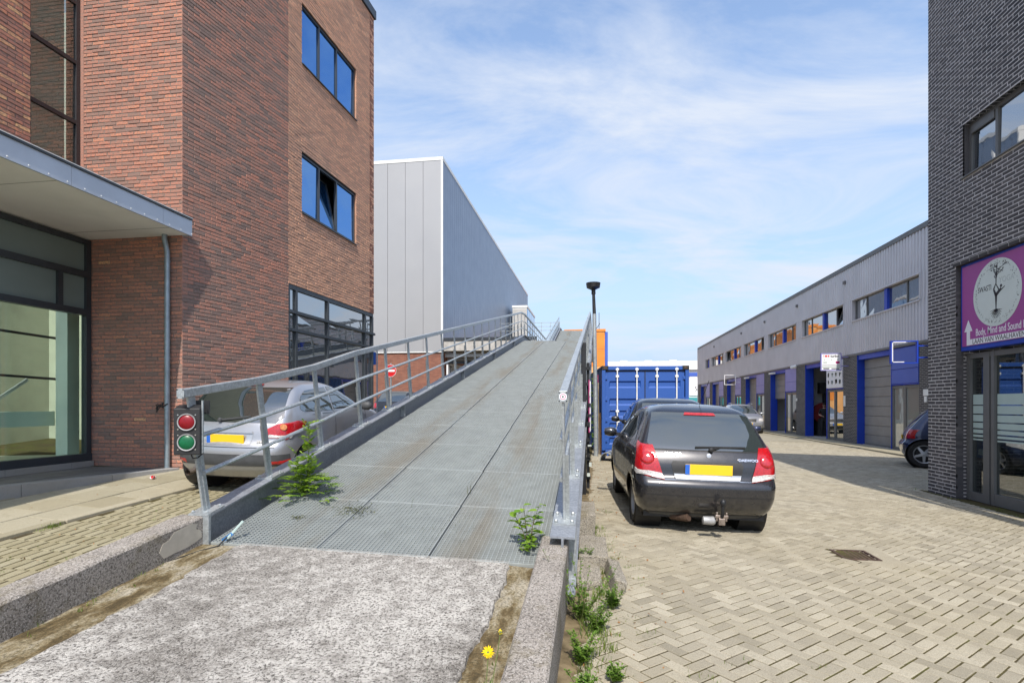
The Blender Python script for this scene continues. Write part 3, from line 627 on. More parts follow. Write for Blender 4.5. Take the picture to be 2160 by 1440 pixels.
# ================================================================ brick walls
def brick_wall(parent, org, dr_, nrm, length, z0, z1, openings, mat, mortar, L=0.21, H=0.05, J=0.0115, bond=0.5, rmix=None, collect=None, reveal=0.12, proud=(-0.002,0.005), jv=None, rec=0.006):
    """org: (x,y); dr_: unit direction in plan; nrm: outward unit normal. Bricks go to collect as (score, fn)."""
    jv = J if jv is None else jv
    o = Vector((*org, 0)); d = Vector((*dr_, 0)); n = Vector((*nrm, 0))
    P = lambda s, z, t: o + d*s + n*t + Vector((0,0,z))
    ss = sorted({0.0, length, *[min(max(q, 0), length) for w in openings for q in w[:2]]}); zs = sorted({z0, z1, *[min(max(q, z0), z1) for w in openings for q in w[2:4]]})
    b = MB(); flip = (d.cross(Vector((0,0,1)))).dot(n) < 0
    for a, c in zip(ss[:-1], ss[1:]):
        for e, f in zip(zs[:-1], zs[1:]):
            if any(w[0]-1e-6 <= a and c <= w[1]+1e-6 and w[2]-1e-6 <= e and f <= w[3]+1e-6 for w in openings): continue
            q = [P(a,e,-rec), P(c,e,-rec), P(c,f,-rec), P(a,f,-rec)]
            b.add(q if not flip else q[::-1], [(0,1,2,3)])
    b.build('mortar_bed', mortar, parent)
    for w in openings:
        r = MB(); a, c, e, f = w[:4]
        if a > 0.01: r.hexa([P(a-0.06,e,-reveal),P(a,e,-reveal),P(a,e,-rec-0.0005),P(a-0.06,e,-rec-0.0005),P(a-0.06,f,-reveal),P(a,f,-reveal),P(a,f,-rec-0.0005),P(a-0.06,f,-rec-0.0005)])
        if c < length-0.01: r.hexa([P(c,e,-reveal),P(c+0.06,e,-reveal),P(c+0.06,e,-rec-0.0005),P(c,e,-rec-0.0005),P(c,f,-reveal),P(c+0.06,f,-reveal),P(c+0.06,f,-rec-0.0005),P(c,f,-rec-0.0005)])
        if r.V: r.build('reveal', mat, parent)
    rows = int((z1-z0)/(H+J)); off0 = rng.random()*L
    for k in range(rows):
        z = z0 + k*(H+J); zc = z+H/2; segs = [(0.0, length)]
        for w in openings:
            if w[2]-0.02 < zc < w[3]+0.02:
                new = []
                for (a, c) in segs:
                    if w[1] <= a or w[0] >= c: new.append((a, c)); continue
                    if w[0] > a: new.append((a, w[0]))
                    if w[1] < c: new.append((w[1], c))
                segs = new
        for (a, c) in segs:
            s = -(k % 2)*(L+jv)*bond - (rng.random()*0.05 if bond != 0.5 else 0) - (rng.choice((0, 0.25))*(L+jv) if bond == 0.5 and (k % 7 == 3) else 0)
            while s < c:
                s0 = max(s, a); s1 = min(s+L, c); s += L+jv
                if s1-s0 < 0.02: continue
                e0, e1 = z+rng.uniform(-0.0018,0.0018), z+H+rng.uniform(-0.0022,0.0018); t = rng.uniform(*proud); jj = rng.uniform(-0.0015, 0.0015)
                r = rng.random() if rmix is None else rmix(rng.random(), (s0+s1)/2, zc)
                def fn(mb, s0=s0, s1=s1, e0=e0, e1=e1, t=t, jj=jj, r=r):
                    tb = -0.028; cf = 0.0035
                    V = [P(s0,e0,tb),P(s1,e0,tb),P(s1,e1,tb),P(s0,e1,tb), P(s0,e0+jj,t-cf),P(s1,e0-jj,t-cf),P(s1,e1-jj,t-cf),P(s0,e1+jj,t-cf), P(s0+cf,e0+jj+cf,t),P(s1-cf,e0-jj+cf,t),P(s1-cf,e1-jj-cf,t),P(s0+cf,e1+jj-cf,t)]
                    F = [(8,9,10,11)]+[(4+i,4+(i+1)%4,8+(i+1)%4,8+i) for i in range(4)]+[(i,(i+1)%4,4+(i+1)%4,4+i) for i in range(4)]
                    if flip: F = [f[::-1] for f in F]
                    mb.add(V, F, r)
                ctr = P((s0+s1)/2, zc, 0)
                vis = project(ctr); sc_ = 0
                if vis and 0 < vis[0] < 2160 and 0 < vis[1] < 1440: sc_ = (s1-s0)*abs((Vector((0,0,CAM_H))-ctr).normalized().dot(n))/vis[2]**2
                collect.append((sc_, fn))
def window(parent, P, a, c, e, f, splits, fm, gm, depth=-0.09, fw=0.05, transoms=(), openpane=None, sill=None):
    """window set in opening a..c, e..f ; P(s,z,t)"""
    root = MB()
    def fb(s0, s1, z0, z1, t0=depth-0.03, t1=depth+0.03): root.hexa([P(s0,z0,t0),P(s1,z0,t0),P(s1,z0,t1),P(s0,z0,t1),P(s0,z1,t0),P(s1,z1,t0),P(s1,z1,t1),P(s0,z1,t1)])
    fb(a, c, f-fw, f); fb(a, c, e, e+fw); fb(a, a+fw, e+fw, f-fw); fb(c-fw, c, e+fw, f-fw)
    for s in splits: fb(s-fw/2, s+fw/2, e+fw, f-fw, depth-0.028, depth+0.028)
    for z in transoms: fb(a+fw, c-fw, z-fw/2, z+fw/2, depth-0.026, depth+0.026)
    w = root.build('window', fm, parent)
    ed = [a+fw] + [q for s in splits for q in (s-fw/2, s+fw/2)] + [c-fw]; zr = [e+fw] + [q for z in transoms for q in (z-fw/2, z+fw/2)] + [f-fw]
    for k in range(0, len(ed), 2):
        for m_ in range(0, len(zr), 2):
            g = MB(); s0, s1, z0, z1 = ed[k], ed[k+1], zr[m_], zr[m_+1]; jt = rng.uniform(-0.009, 0.009)
            if openpane == k//2:
                # bottom-hung casement tilted inwards
                ln = 0.25; h = z1-z0
                g.hexa([P(s0+0.02,z0+0.02,depth-0.02),P(s1-0.02,z0+0.02,depth-0.02),P(s1-0.02,z0+0.02,depth-0.012),P(s0+0.02,z0+0.02,depth-0.012),P(s0+0.02,z1-0.04,depth-ln),P(s1-0.02,z1-0.04,depth-ln),P(s1-0.02,z1-0.04,depth-ln+0.008),P(s0+0.02,z1-0.04,depth-ln+0.008)])
                g.build('pane', gm, w)
                cf = MB()
                for s in (s0+0.02, s1-0.02): cf.bar(P(s, z0+0.02, depth-0.012), P(s, z1-0.04, depth-ln+0.012), 0.04, 0.05, up=tuple(P(0,0,1)-P(0,0,0)))
                cf.bar(P(s0, z1-0.04, depth-ln), P(s1, z1-0.04, depth-ln), 0.05, 0.04); cf.build('casement', fm, w)
                bk = MB(); bk.hexa([P(s0,z0,depth-0.42),P(s1,z0,depth-0.42),P(s1,z0,depth-0.40),P(s0,z0,depth-0.40),P(s0,z1,depth-0.42),P(s1,z1,depth-0.42),P(s1,z1,depth-0.40),P(s0,z1,depth-0.40)]); bk.build('room_back', 'interior_dark', w); continue
            g.hexa([P(s0,z0,depth-0.010+jt),P(s1,z0,depth-0.010-jt),P(s1,z0,depth-0.002-jt),P(s0,z0,depth-0.002+jt),P(s0,z1,depth-0.010),P(s1,z1,depth-0.010),P(s1,z1,depth-0.002),P(s0,z1,depth-0.002)])
            g.build('pane', gm, w)
    if sill:
        sb = MB(); sb.hexa([P(a,e-0.03,depth-0.03),P(c,e-0.03,depth-0.03),P(c,e-0.03,0.035),P(a,e-0.03,0.035),P(a,e-0.001,depth-0.03),P(c,e-0.001,depth-0.03),P(c,e-0.012,0.035),P(a,e-0.012,0.035)]); sb.build('sill', sill, w)
    return w
# ================================================================ left brick office building
LB = thing('brick_office_building', 'three storey red brick office building with canopy on the left', 'building', (0,0,0))
LZ = 0.17                                  # crossfall offset on this side
def tozp(z): return z+LZ
C0 = Vector((-6.59, 8.00)); a1 = math.radians(10.2); d1 = Vector((math.sin(a1), math.cos(a1))); n1_ = Vector((d1.y, -d1.x))
C1 = C0 + d1*2.43; a2 = math.radians(2.9); d2 = Vector((math.sin(a2), math.cos(a2))); n2_ = Vector((d2.y, -d2.x)); C2 = C1 + d2*3.88
bricks = []; bricks2 = []
def rm_red(u, s, z): return 0.22+0.62*u if u < 0.994 else 0.96
ROOF = tozp(11.78)
# pier front (faces the camera)
brick_wall(LB, C0, (-1,0), (0,-1), 1.82, 0.2, ROOF, [], 'brick_red', 'mortar_dark', rmix=rm_red, collect=bricks)
# angled side wall
brick_wall(LB, C0, d1, n1_, 2.43, 0.1, ROOF, [], 'brick_red', 'mortar_dark', rmix=lambda u, s, z: 0.12+0.50*u, collect=bricks)
# street side with windows
gf_top = tozp(3.74)
wz = [(5.34, 6.62), (8.49, 9.77)]
ops = [(0.47, 2.88, tozp(e), tozp(f)) for e, f in wz] + [(-0.01, 3.89, 0.0, gf_top)]
brick_wall(LB, C1, d2, n2_, 3.88, 0.1, ROOF, [(max(0,a),min(3.88,c),e,f) for a,c,e,f in ops], 'brick_brown', 'mortar_dark', rmix=lambda u, s, z: 0.30+0.5*u, collect=bricks2)
# end wall, back volume and flat roof
def wallbox(b, p, q, z0, z1, th=0.25):
    p = Vector(p); q = Vector(q); d = (q-p).normalized(); n = Vector((d.y, -d.x))*-th
    b.hexa([(p.x,p.y,z0),(q.x,q.y,z0),(q.x+n.x,q.y+n.y,z0),(p.x+n.x,p.y+n.y,z0),(p.x,p.y,z1),(q.x,q.y,z1),(q.x+n.x,q.y+n.y,z1),(p.x+n.x,p.y+n.y,z1)])
bk = MB(); e2 = C2 - n2_*9
bk.hexa([(C2.x,C2.y,gf_top),(C2.x-9,C2.y+0.3,gf_top),(C2.x-9,C2.y,gf_top),(C2.x-0.01,C2.y-0.25,gf_top),(C2.x,C2.y,ROOF-0.01),(C2.x-9,C2.y+0.3,ROOF-0.01),(C2.x-9,C2.y,ROOF-0.01),(C2.x-0.01,C2.y-0.25,ROOF-0.01)]); bk.build('end_wall', 'brick_red_far', LB)
rf = MB().prism([(C0.x,C0.y),(C1.x,C1.y),(C2.x,C2.y),(-8.42,C2.y+0.25),(-8.42,8.0)], lambda u, v, t: (u, v, t), ROOF, ROOF+0.16).build('roof', 'frame_anthracite', LB)
rt = MB(); P2 = lambda s, z, t: Vector((*(C1+d2*s+n2_*t), z))
rt.hexa([P2(-0.1,ROOF-0.04,-0.05),P2(3.93,ROOF-0.04,-0.05),P2(3.93,ROOF-0.04,0.05),P2(-0.1,ROOF-0.04,0.05),P2(-0.1,ROOF+0.18,-0.05),P2(3.93,ROOF+0.18,-0.05),P2(3.93,ROOF+0.18,0.05),P2(-0.1,ROOF+0.18,0.05)]); rt.build('roof_edge', 'frame_anthracite', LB)
# floors seen through nothing: a core keeps daylight out
MB().prism([(-8.6,8.3),(C1.x-0.6,C1.y+0.1),(C2.x-0.5,C2.y-0.3),(-8.44,C2.y-0.3),(-8.44,8.3)], lambda u, v, t: (u, v, t), gf_top+0.1, ROOF-0.2).build('core', 'interior_dark', LB)
for i, (e, f) in enumerate(wz):
    window(LB, P2, 0.47, 2.88, tozp(e), tozp(f), (1.21, 1.98), 'frame_anthracite', 'glass_blue', depth=-0.07, fw=0.055, openpane=(1 if i == 0 else None), sill='frame_anthracite')
# ground floor curtain wall
cw = MB(); zt1, zt2 = tozp(3.19), tozp(2.82)
def cwb(s0, s1, z0, z1, t0=-0.10, t1=0.0): cw.hexa([P2(s0,z0,t0),P2(s1,z0,t0),P2(s1,z0,t1),P2(s0,z0,t1),P2(s0,z1,t0),P2(s1,z1,t0),P2(s1,z1,t1),P2(s0,z1,t1)])
cwb(0.0, 3.86, gf_top-0.09, gf_top-0.005, -0.11, -0.01)
for z in (zt1, zt2): cwb(0.0, 3.95, z-0.03, z+0.03, -0.09, 0.012)
for s in (0.03, 0.30, 1.554, 3.41, 3.84): cwb(s-0.028, s+0.028, 0.15, gf_top-0.09, -0.10, -0.005)
cw.build('curtain_frame', 'frame_anthracite', LB)
for s0, s1 in ((0.058,0.272),(0.328,1.526),(1.582,3.382),(3.438,3.812)):
    for z0, z1 in ((0.2, zt2-0.03), (zt2+0.03, zt1-0.03), (zt1+0.03, gf_top-0.09)):
        g = MB(); j = rng.uniform(-0.002, 0.002); g.hexa([P2(s0,z0,-0.06+j),P2(s1,z0,-0.06-j),P2(s1,z0,-0.05-j),P2(s0,z0,-0.05+j),P2(s0,z1,-0.06-j),P2(s1,z1,-0.06),P2(s1,z1,-0.05),P2(s0,z1,-0.05-j)]); g.build('glass_pane', 'glass_dark', LB)
g = MB(); g.hexa([(C2.x-0.1,C2.y-0.02,0.2),(C2.x-0.06,C2.y,0.2),(C2.x-3,C2.y+0.1,0.2),(C2.x-3,C2.y+0.08,0.2),(C2.x-0.1,C2.y-0.02,gf_top),(C2.x-0.06,C2.y,gf_top),(C2.x-3,C2.y+0.1,gf_top),(C2.x-3,C2.y+0.08,gf_top)]); g.build('glass_pane', 'glass_dark', LB)
# ---- entrance facade along the platform
XF = -8.40; can_z = tozp(4.0)
brick_wall(LB, (XF, 8.0), (0,-1), (1,0), 8.0, tozp(4.0), ROOF, [(0.0, 0.88, tozp(4.05), tozp(9.6))], 'brick_red', 'mortar_dark', rmix=lambda u, s, z: min(1, 0.45+0.55*u), collect=bricks, bond=0.5)
PF = lambda s, z, t: Vector((XF+t, 8.0-s, z))
window(LB, PF, 0.012, 0.88, tozp(4.15), tozp(9.6), (), 'frame_brownblack', 'glass_stair', depth=-0.10, fw=0.06, transoms=[tozp(z) for z in (4.95, 5.93, 6.92, 7.9, 8.8)])
# ---- ground floor glazing with a stairwell behind it
XG = -8.30; gz0, gz1 = tozp(0.42), tozp(4.0)
gf = MB()
def gfb(y0, y1, z0, z1, t=0.05): gf.box(XG-t, XG+t, y0, y1, z0, z1)
gfb(3.0, 7.99, gz0-0.06, gz0+0.06, 0.06); gfb(7.90, 7.985, gz0+0.06, gz1-0.02)
for z in (3.41, 2.79): gfb(3.0, 7.90, tozp(z)-0.05, tozp(z)+0.05, 0.055)
gfb(7.42, 7.50, tozp(2.84), tozp(3.36)); gfb(5.6, 5.68, gz0+0.06, tozp(2.74)); gfb(5.6, 5.68, tozp(2.84), tozp(3.36)); gfb(3.0, 7.9, gz1-0.10, gz1-0.02)
gf.build('entrance_frame', 'frame_anthracite', LB)
for (y0, y1, z0, z1, m_) in ((5.68,7.42,2.84,3.36,'glass_frosted'),(7.50,7.90,2.84,3.36,'glass_frosted'),(3.0,5.6,2.84,3.36,'glass_frosted'),(3.0,7.90,3.46,3.9,'glass_frosted'),(5.68,7.90,0.48,2.74,'glass_clear'),(3.0,5.6,0.48,2.74,'glass_clear')):
    MB().box(XG-0.008, XG+0.002, y0, y1, tozp(z0), tozp(z1)).build('glass_pane', m_, LB)
s0 = 2.6
while s0 < 7.9:
    MB().box(XG-0.05, XG+0.10, s0, min(s0+0.995, 7.985), PZ+0.001, gz0-0.062).build('plinth_stone', 'kerb_stone', LB, bevel=0.004); s0 += 1.0
rm = MB(); rm.box(-12.0,-11.8,3,10.6,PZ,gf_top+0.6).box(-12,-8.45,10.4,10.6,PZ,gf_top+0.6); rm.build('room_wall', 'interior_wall', LB)
MB().box(-12,-8.36,3,10.6,PZ-0.05,PZ+0.1).build('room_floor', 'interior_wall', LB)
MB().box(-12,-11.8,3,10.6,gf_top+0.601,ROOF-2).build('stairwell_wall', 'interior_white', LB); MB().box(-11.8,-8.46,10.4,10.6,gf_top+0.601,ROOF-2).build('stairwell_wall', 'interior_white', LB)
MB().box(-8.75,-8.62,6.95,7.85,4.6,10).build('curtain', 'interior_white', LB)
st = thing('indoor_staircase', 'white staircase with landing seen through the entrance glazing', 'staircase', (-9.3, 8.3, PZ+0.1))
stp = [(0.0,0.55),(0.0,0.80),(0.92,0.80),(1.0,0.92),(0.94,1.0),(1.25,1.0),(1.33,1.13),(1.27,1.2),(1.6,1.2),(1.68,1.33),(1.62,1.4),(1.95,1.4),(2.05,1.62),(2.6,1.85),(2.6,1.5),(0.95,0.55)]
MB().prism(stp, lambda u, v, t: (t, -u, v), -0.06, 0.0).build('stringer', 'stair_white', st)
for k in range(5): MB().box(-1.1,-0.06,-0.95-0.33*k-0.33,-0.95-0.33*k,0.93+0.2*k,0.98+0.2*k).build('tread', 'stair_white', st)
MB().box(-1.1,-0.06,-0.92,0.0,0.72,0.79).build('landing', 'stair_white', st)
MB().box(0.15,0.38,-0.12,0.10,0,2.75).build('post', 'stair_white', st)
MB().box(0.05,0.25,-1.9,-1.15,0.02,0.32).build('lower_step', 'stair_white', st)
MB().tube([(0.12,0.05,1.35),(0.12,-2.8,1.42)], 0.022).build('handrail', 'black_steel', st); MB().tube([(0.12,0.05,2.05),(0.12,-2.8,2.12)], 0.022).build('handrail', 'black_steel', st)
MB().bar((-0.5,-0.05,1.35),(-0.5,-0.75,0.85),0.03,0.05).build('banister', 'galvanised', st)
MB().box(-8.75,-8.412,8.0,8.12,4.0,ROOF).build('window_return', 'brick_red', LB)
# ---- canopy
XC = -6.43
cn = MB(); cn.box(-8.38, XC-0.03, 1.0, 7.985, can_z+0.001, can_z+0.02); cn.build('canopy_soffit', 'soffit', LB)
for k in range(4): MB().box(-8.38, XC-0.03, 2.2+1.8*k, 2.206+1.8*k, can_z-0.0015, can_z+0.001).build('soffit_joint', 'frame_grey', LB)
MB().box(-8.38, XC-0.04, 1.0, 7.985, can_z+0.02, can_z+0.25).build('canopy_core', 'frame_anthracite', LB)
yy = 0.9
for k, y2 in enumerate((2.6, 4.3, 5.95, 7.42, 8.0)):
    MB().box(XC-0.03, XC, yy+0.002, y2-0.002, can_z-0.01, can_z+0.235).build('canopy_fascia', 'alu_trim', LB); yy = y2
MB().box(-6.588, XC, 8.0, 8.02, can_z-0.01, can_z+0.235).build('canopy_fascia', 'alu_trim', LB)
MB().box(-8.38, XC+0.02, 0.9, 8.01, can_z+0.236, can_z+0.262).build('canopy_edge', 'frame_anthracite', LB)
MB().box(XC+0.002, XC+0.024, 0.9, 8.012, can_z+0.262, can_z+0.272).build('canopy_drip', 'trim_white', LB)
rv = MB()
for k in range(30):
    rv.lathe([(0.010,0),(0.007,0.005)], 8, Matrix.Translation((XC, 1.2+0.235*k, can_z+0.02)) @ Matrix.Rotation(PI/2, 4, 'Y'))
rv.build('rivets', 'trim_white', LB, kind='stuff')
# downpipe
pxx, pyy = -6.80, 7.93
dp = MB(); dp.tube([(pxx-0.03,pyy-0.02,can_z+0.01),(pxx-0.03,pyy-0.02,can_z-0.08),(pxx,pyy,can_z-0.28),(pxx,pyy,PZ-0.02)], 0.04, 14); dp.build('downpipe', 'zinc_pipe', LB, smooth=True)
for z in (0.95, 1.75, 2.6, 3.3):
    MB().lathe([(0.046,0),(0.046,0.025)], 14, Matrix.Translation((pxx,pyy,PZ+z))).build('pipe_clip', 'zinc_pipe', LB)
kn = thing('pipe_rag', 'dark twisted rag tied around the downpipe', 'rag', (pxx, pyy, PZ+1.0))
kb_ = MB()
for k in range(7):
    a = rng.uniform(0, 6.28); kb_.tube([(-0.04,-0.03,rng.uniform(-0.05,0.05)),(-0.10-rng.random()*0.04,-0.05,rng.uniform(-0.1,0.06)),(-0.16,-0.04+rng.uniform(-0.02,0.02),rng.uniform(-0.12,0.03))], 0.007, 5)
kb_.tube([(-0.05,-0.045,-0.02),(0.0,-0.056,0.0),(0.05,-0.045,0.03)], 0.008, 6); kb_.build('strands', 'black_plastic', kn)
lay(bricks, LB, 'brick', 'bricks', 'brick_red', 300)
lay(bricks2, LB, 'brick', 'bricks', 'brick_brown', 0)
# ================================================================ metal warehouse behind the ramp
WH = thing('metal_warehouse', 'tall silver metal clad warehouse behind the ramp railing', 'warehouse', (-8.8, 31.0, 0))
wo_ = 0.23; wz0, wz1 = 4.3+wo_-0.0, 15.4+wo_
for k in range(9):
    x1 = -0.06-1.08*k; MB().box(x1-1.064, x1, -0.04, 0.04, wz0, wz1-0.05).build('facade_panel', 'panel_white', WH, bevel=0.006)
for k in range(76):
    y0 = 0.06+0.53*k
    if 68 <= k <= 71: continue
    MB().box(-0.035, 0.035, y0, y0+0.508, wz0+0.5, wz1-0.05).build('side_panel', 'panel_silver_sky', WH, bevel=0.005)
MB().box(-0.035, 0.035, 36.1, 38.2, 9.7, wz1-0.05).build('side_panel', 'panel_silver_sky', WH)
MB().box(-0.6,-0.4,36.1,38.2,4.8,9.7).build('side_door', 'interior_dark', WH)
MB().box(-0.06, 0.05, -0.05, 0.06, wz0, wz1).build('corner_trim', 'trim_white', WH)
MB().box(-9.8, 0.06, -0.06, 40.4, wz1-0.05, wz1+0.14).build('roof_trim', 'trim_white', WH)
MB().box(-9.8,-0.045,0.05,40.3,wz0+0.01,wz1-0.06).build('core', 'panel_white', WH)
MB().box(-9.8,-0.02,0.02,0.25,-0.1,wz0-0.06).box(-0.25,-0.02,0.25,40,-0.1,wz0-0.06).build('brick_plinth', 'brick_red_far', WH)
MB().box(-9.8, 0.03, -0.05, 0.25, wz0-0.06, wz0).build('drip_trim', 'trim_white', WH)
lm = MB(); lm.bar((0.03,36.0,11.2),(0.9,36.0,11.2),0.06,0.06); lm.box(0.7,1.1,35.85,36.15,11.1,11.22); lm.build('wall_lamp', 'galvanised', WH)
# annex with blue glazing on the deck
an = thing('deck_stairhouse', 'small pale stair house with blue glazed side on the parking deck', 'stair house', (-7.4, 55.0, 4.2))
MB().box(-0.9,0.55,0,7,0,7.0).build('wall', 'far_white', an)
for k in range(3): MB().box(-0.88,0.53,-0.03,0.0,2.3*k+0.05,2.3*k+2.25).build('wall_panel', 'door_pale', an)
for k in range(4):
    for j in range(3): MB().box(0.56,0.60,0.1+1.72*k,1.74+1.72*k,0.1+2.3*j,2.3+2.3*j).build('glass_pane', 'glass_annex', an)
MB().box(-0.95,0.62,-0.05,7.05,7.0,7.2).build('roof', 'trim_white', an)
# parking deck between ramp and warehouse
pd = thing('parking_deck', 'concrete parking deck edge below the metal warehouse', 'deck', (0,0,0))
MB().box(-8.7,-3.3,31.2,52,4.62,4.85).build('slab', 'concrete_plain', pd)
MB().box(-8.7,-3.3,31.0,31.2,4.55,5.12).build('fascia', 'concrete_plain', pd)
MB().box(-8.7,-3.3,30.97,31.2,5.122,5.30).build('edge_beam', 'frame_anthracite', pd)
for k in range(3): MB().box(-8.7,-3.3,31.3+k*0.5,31.45+k*0.5,4.22-0.16*k,4.40-0.16*k).build('steel_beam', 'door_pale', pd)
MB().box(-8.7,-3.3,31.6,31.7,3.85,4.0).build('edge_beam', 'frame_anthracite', pd)
MB().box(-8.7,-3.4,36,36.2,0.0,3.7).build('back_wall', 'panel_silver_sky', pd)
wb_ = thing('wall_board', 'pale unlit signboard with dark marks under the deck', 'signboard', (-8.66, 31.6, 0))
MB().box(-0.05,0.05,0,5.6,3.0,3.95).build('board', 'sign_white', wb_)
for (y0, z0, y1, z1) in ((0.55,3.25,0.65,3.75),(0.35,3.7,0.9,3.76),(0.4,3.2,0.85,3.26),(2.6,3.3,2.8,3.4),(2.6,3.6,2.8,3.7),(3.3,3.3,3.5,3.4),(3.3,3.6,3.5,3.7),(4.2,3.2,4.5,3.7)): MB().box(0.05,0.056,y0,y1,z0,z1).build('mark', 'sign_ink', wb_)
MB().box(-8.64,-8.56,31.5,37,0.1,2.9).build('x', 'door_pale', pd).name = 'shutter'
# ================================================================ orange building at the end
OB = thing('orange_building', 'orange rendered hall behind the top of the ramp and blue container', 'building', (0.95, 62.5, 0))
MB().box(-4.4,0,0,60,-0.2,9.6).build('wall', 'orange_pale', OB)
for k in range(4):
    for j in range(5):
        if rng.random() < 0.5 or (k < 1 and j in (1,3,4)): MB().box(-1.06-1.08*k+0.02,-1.08*k-0.02,-0.03,0.0,1.9*j+0.03,1.9*j+1.87).build('render_patch', 'orange_render', OB)
for k in range(11): MB().box(0.0,0.05,0.15+5.2*k,5.25+5.2*k,2.6,9.55).build('side_panel', 'orange_render', OB)
MB().box(0.0,0.05,0.15,58,0.0,2.55).build('side_plinth', 'far_white', OB)
MB().box(-4.5,0.12,-0.08,60.1,9.6,9.88).build('roof_edge', 'orange_render', OB)
MB().box(0.052,0.36,0.0,0.35,0,9.55).build('corner_post', 'blue_panel', OB)
an_ = MB(); an_.tube([(-0.6,0.5,9.8),(-0.6,0.5,11.8)], 0.03); an_.tube([(-0.9,0.5,10.0),(-0.5,0.5,10.6)], 0.03); an_.build('antenna', 'black_steel', OB)
# ================================================================ white hall far away (number 5)
FW = thing('white_hall', 'distant white industrial hall with blue band and number 5', 'hall', (3.0, 78.0, -0.2))
MB().box(-5,24,0,12,0,7.4).build('wall', 'far_white', FW)
MB().box(-5.2,24.2,-0.3,12.2,6.4,7.6).build('roof', 'trim_white', FW)
MB().box(-5,24,-0.1,0,5.5,6.0).build('blue_band', 'blue_panel', FW)
for k in range(16): MB().box(-4.8+1.8*k,-3.2+1.8*k,-0.12,-0.02,2.9,5.4).build('wall_panel', 'sign_white', FW)
for k in range(6): MB().box(-4.5+4.6*k,-1.6+4.6*k,-0.9,0,1.6,2.6).build('awning', 'teal_awning', FW)
for k in range(6): MB().box(-4.3+4.6*k,-1.8+4.6*k,-0.06,0,0,1.6).build('shopfront', 'glass_dark', FW)
for k in range(4): MB().box(-3+3.4*k,-2+3.4*k,2,3,7.6,7.9).build('roof_vent', 'far_white', FW)
text_part('number', '5', 0.9, 'sign_ink', FW, basis((10.2,-0.125,3.5),(1,0,0),(0,0,1)))
# ================================================================ row of industrial units on the right
RX = 11.2; RZ = gz(RX)+0.05
RB = thing('unit_row_building', 'long grey industrial unit row with blue door jambs and strip windows', 'building', (RX, 0, RZ))
ZC, ZR, ZW0, ZW1 = 3.92, 7.90, 5.36, 6.28; YS, YE = 19.86, 63.6
def rb_sheet(y0, y1, z0, z1, pitch=0.2):
    b = MB(); n = max(1, int(round((y1-y0)/pitch))); p = (y1-y0)/n; pr = []
    for k in range(n): a = y0+k*p; pr += [(a,0.0),(a+p*0.42,0.0),(a+p*0.5,-0.035),(a+p*0.92,-0.035)]
    pr.append((y1, 0.0)); V = [(t, y, z) for z in (z0, z1) for (y, t) in pr]; m_ = len(pr)
    b.add(V, [(i, m_+i, m_+i+1, i+1) for i in range(m_-1)]); return b.build('cladding_sheet', 'cladding_grey', RB)
units = [(25.9+6*k) for k in range(-1, 7)]
yb = YS
for yj in units[1:]:
    y0, y1 = max(YS, yj-4.8+0.05), min(YE, yj+1.25)      # window bay y0..: window from yj-4.7 to yj+0.4
    wa, wb2 = yj-4.70, yj+0.40
    if yj == units[-1]: wb2 = yj-2.6
    wa = max(wa, YS+0.05)
    e = min(YE, yj+1.3) if yj != units[-1] else YE
    rb_sheet(yb, e, ZW1, ZR); rb_sheet(yb, e, ZC, ZW0)
    rb_sheet(yb, wa, ZW0, ZW1) if wa > yb+0.05 else None; rb_sheet(wb2, e, ZW0, ZW1)
    PR = lambda s, z, t: Vector((-t, s, z))
    op = {31.9: 0, 37.9: None, 43.9: 0, 49.9: 3}.get(round(yj, 1))
    w = window(RB, PR, wa, wb2, ZW0, ZW1, [wa+(wb2-wa)*q for q in (0.20, 0.47, 0.80)], 'frame_grey', 'glass_row', depth=-0.12, fw=0.06, openpane=op)
    MB().box(0.03,0.20,wa+(wb2-wa)*0.47-0.10,wa+(wb2-wa)*0.47+0.12,ZW0+0.05,ZW1-0.05).build('blue_post', 'blue_paint', w)
    tr = MB(); tr.box(-0.06,0.13,wa-0.04,wb2+0.04,ZW1-0.02,ZW1+0.03).box(-0.07,0.13,wa-0.04,wb2+0.04,ZW0-0.04,ZW0+0.01).box(-0.05,0.13,wa-0.05,wa,ZW0+0.01,ZW1-0.02).box(-0.05,0.13,wb2,wb2+0.05,ZW0+0.01,ZW1-0.02); tr.build('window_trim', 'cladding_grey', w)
    MB().box(0.2,0.25,wa,wb2,ZW0,ZW1).build('room_back', 'interior_dark', w) if op is None else None
    yb = e
MB().box(-0.06,0.35,YS,YE,ZR-0.12,ZR+0.06).build('roof_edge', 'frame_grey', RB)
MB().box(0.05,9.0,YS,YE,ZR-0.3,ZR-0.1).build('roof', 'frame_grey', RB)
MB().box(0.0,9.0,YS-0.2,YS-0.002,0,ZR+0.06).build('end_wall', 'brick_black_far', RB)
MB().box(-0.05,9.0,YE,YE+0.2,0,ZR+0.06).build('end_wall', 'cladding_grey', RB)
MB().box(0.30,0.45,YS,YE,ZC,ZW0-0.05).box(0.30,0.45,YS,YE,ZW1+0.05,ZR-0.3).build('inner_wall', 'interior_dark', RB)
MB().box(-0.05,0.10,YS,YE,ZC-0.09,ZC-0.002).build('base_trim', 'frame_grey', RB)
MB().box(8.0,8.2,YS,YE,0,ZR-0.3).build('back_wall', 'interior_dark', RB)
MB().box(0.2,8.0,YS,YE,-0.1,0.0).build('unit_floor', 'concrete_plain', RB)
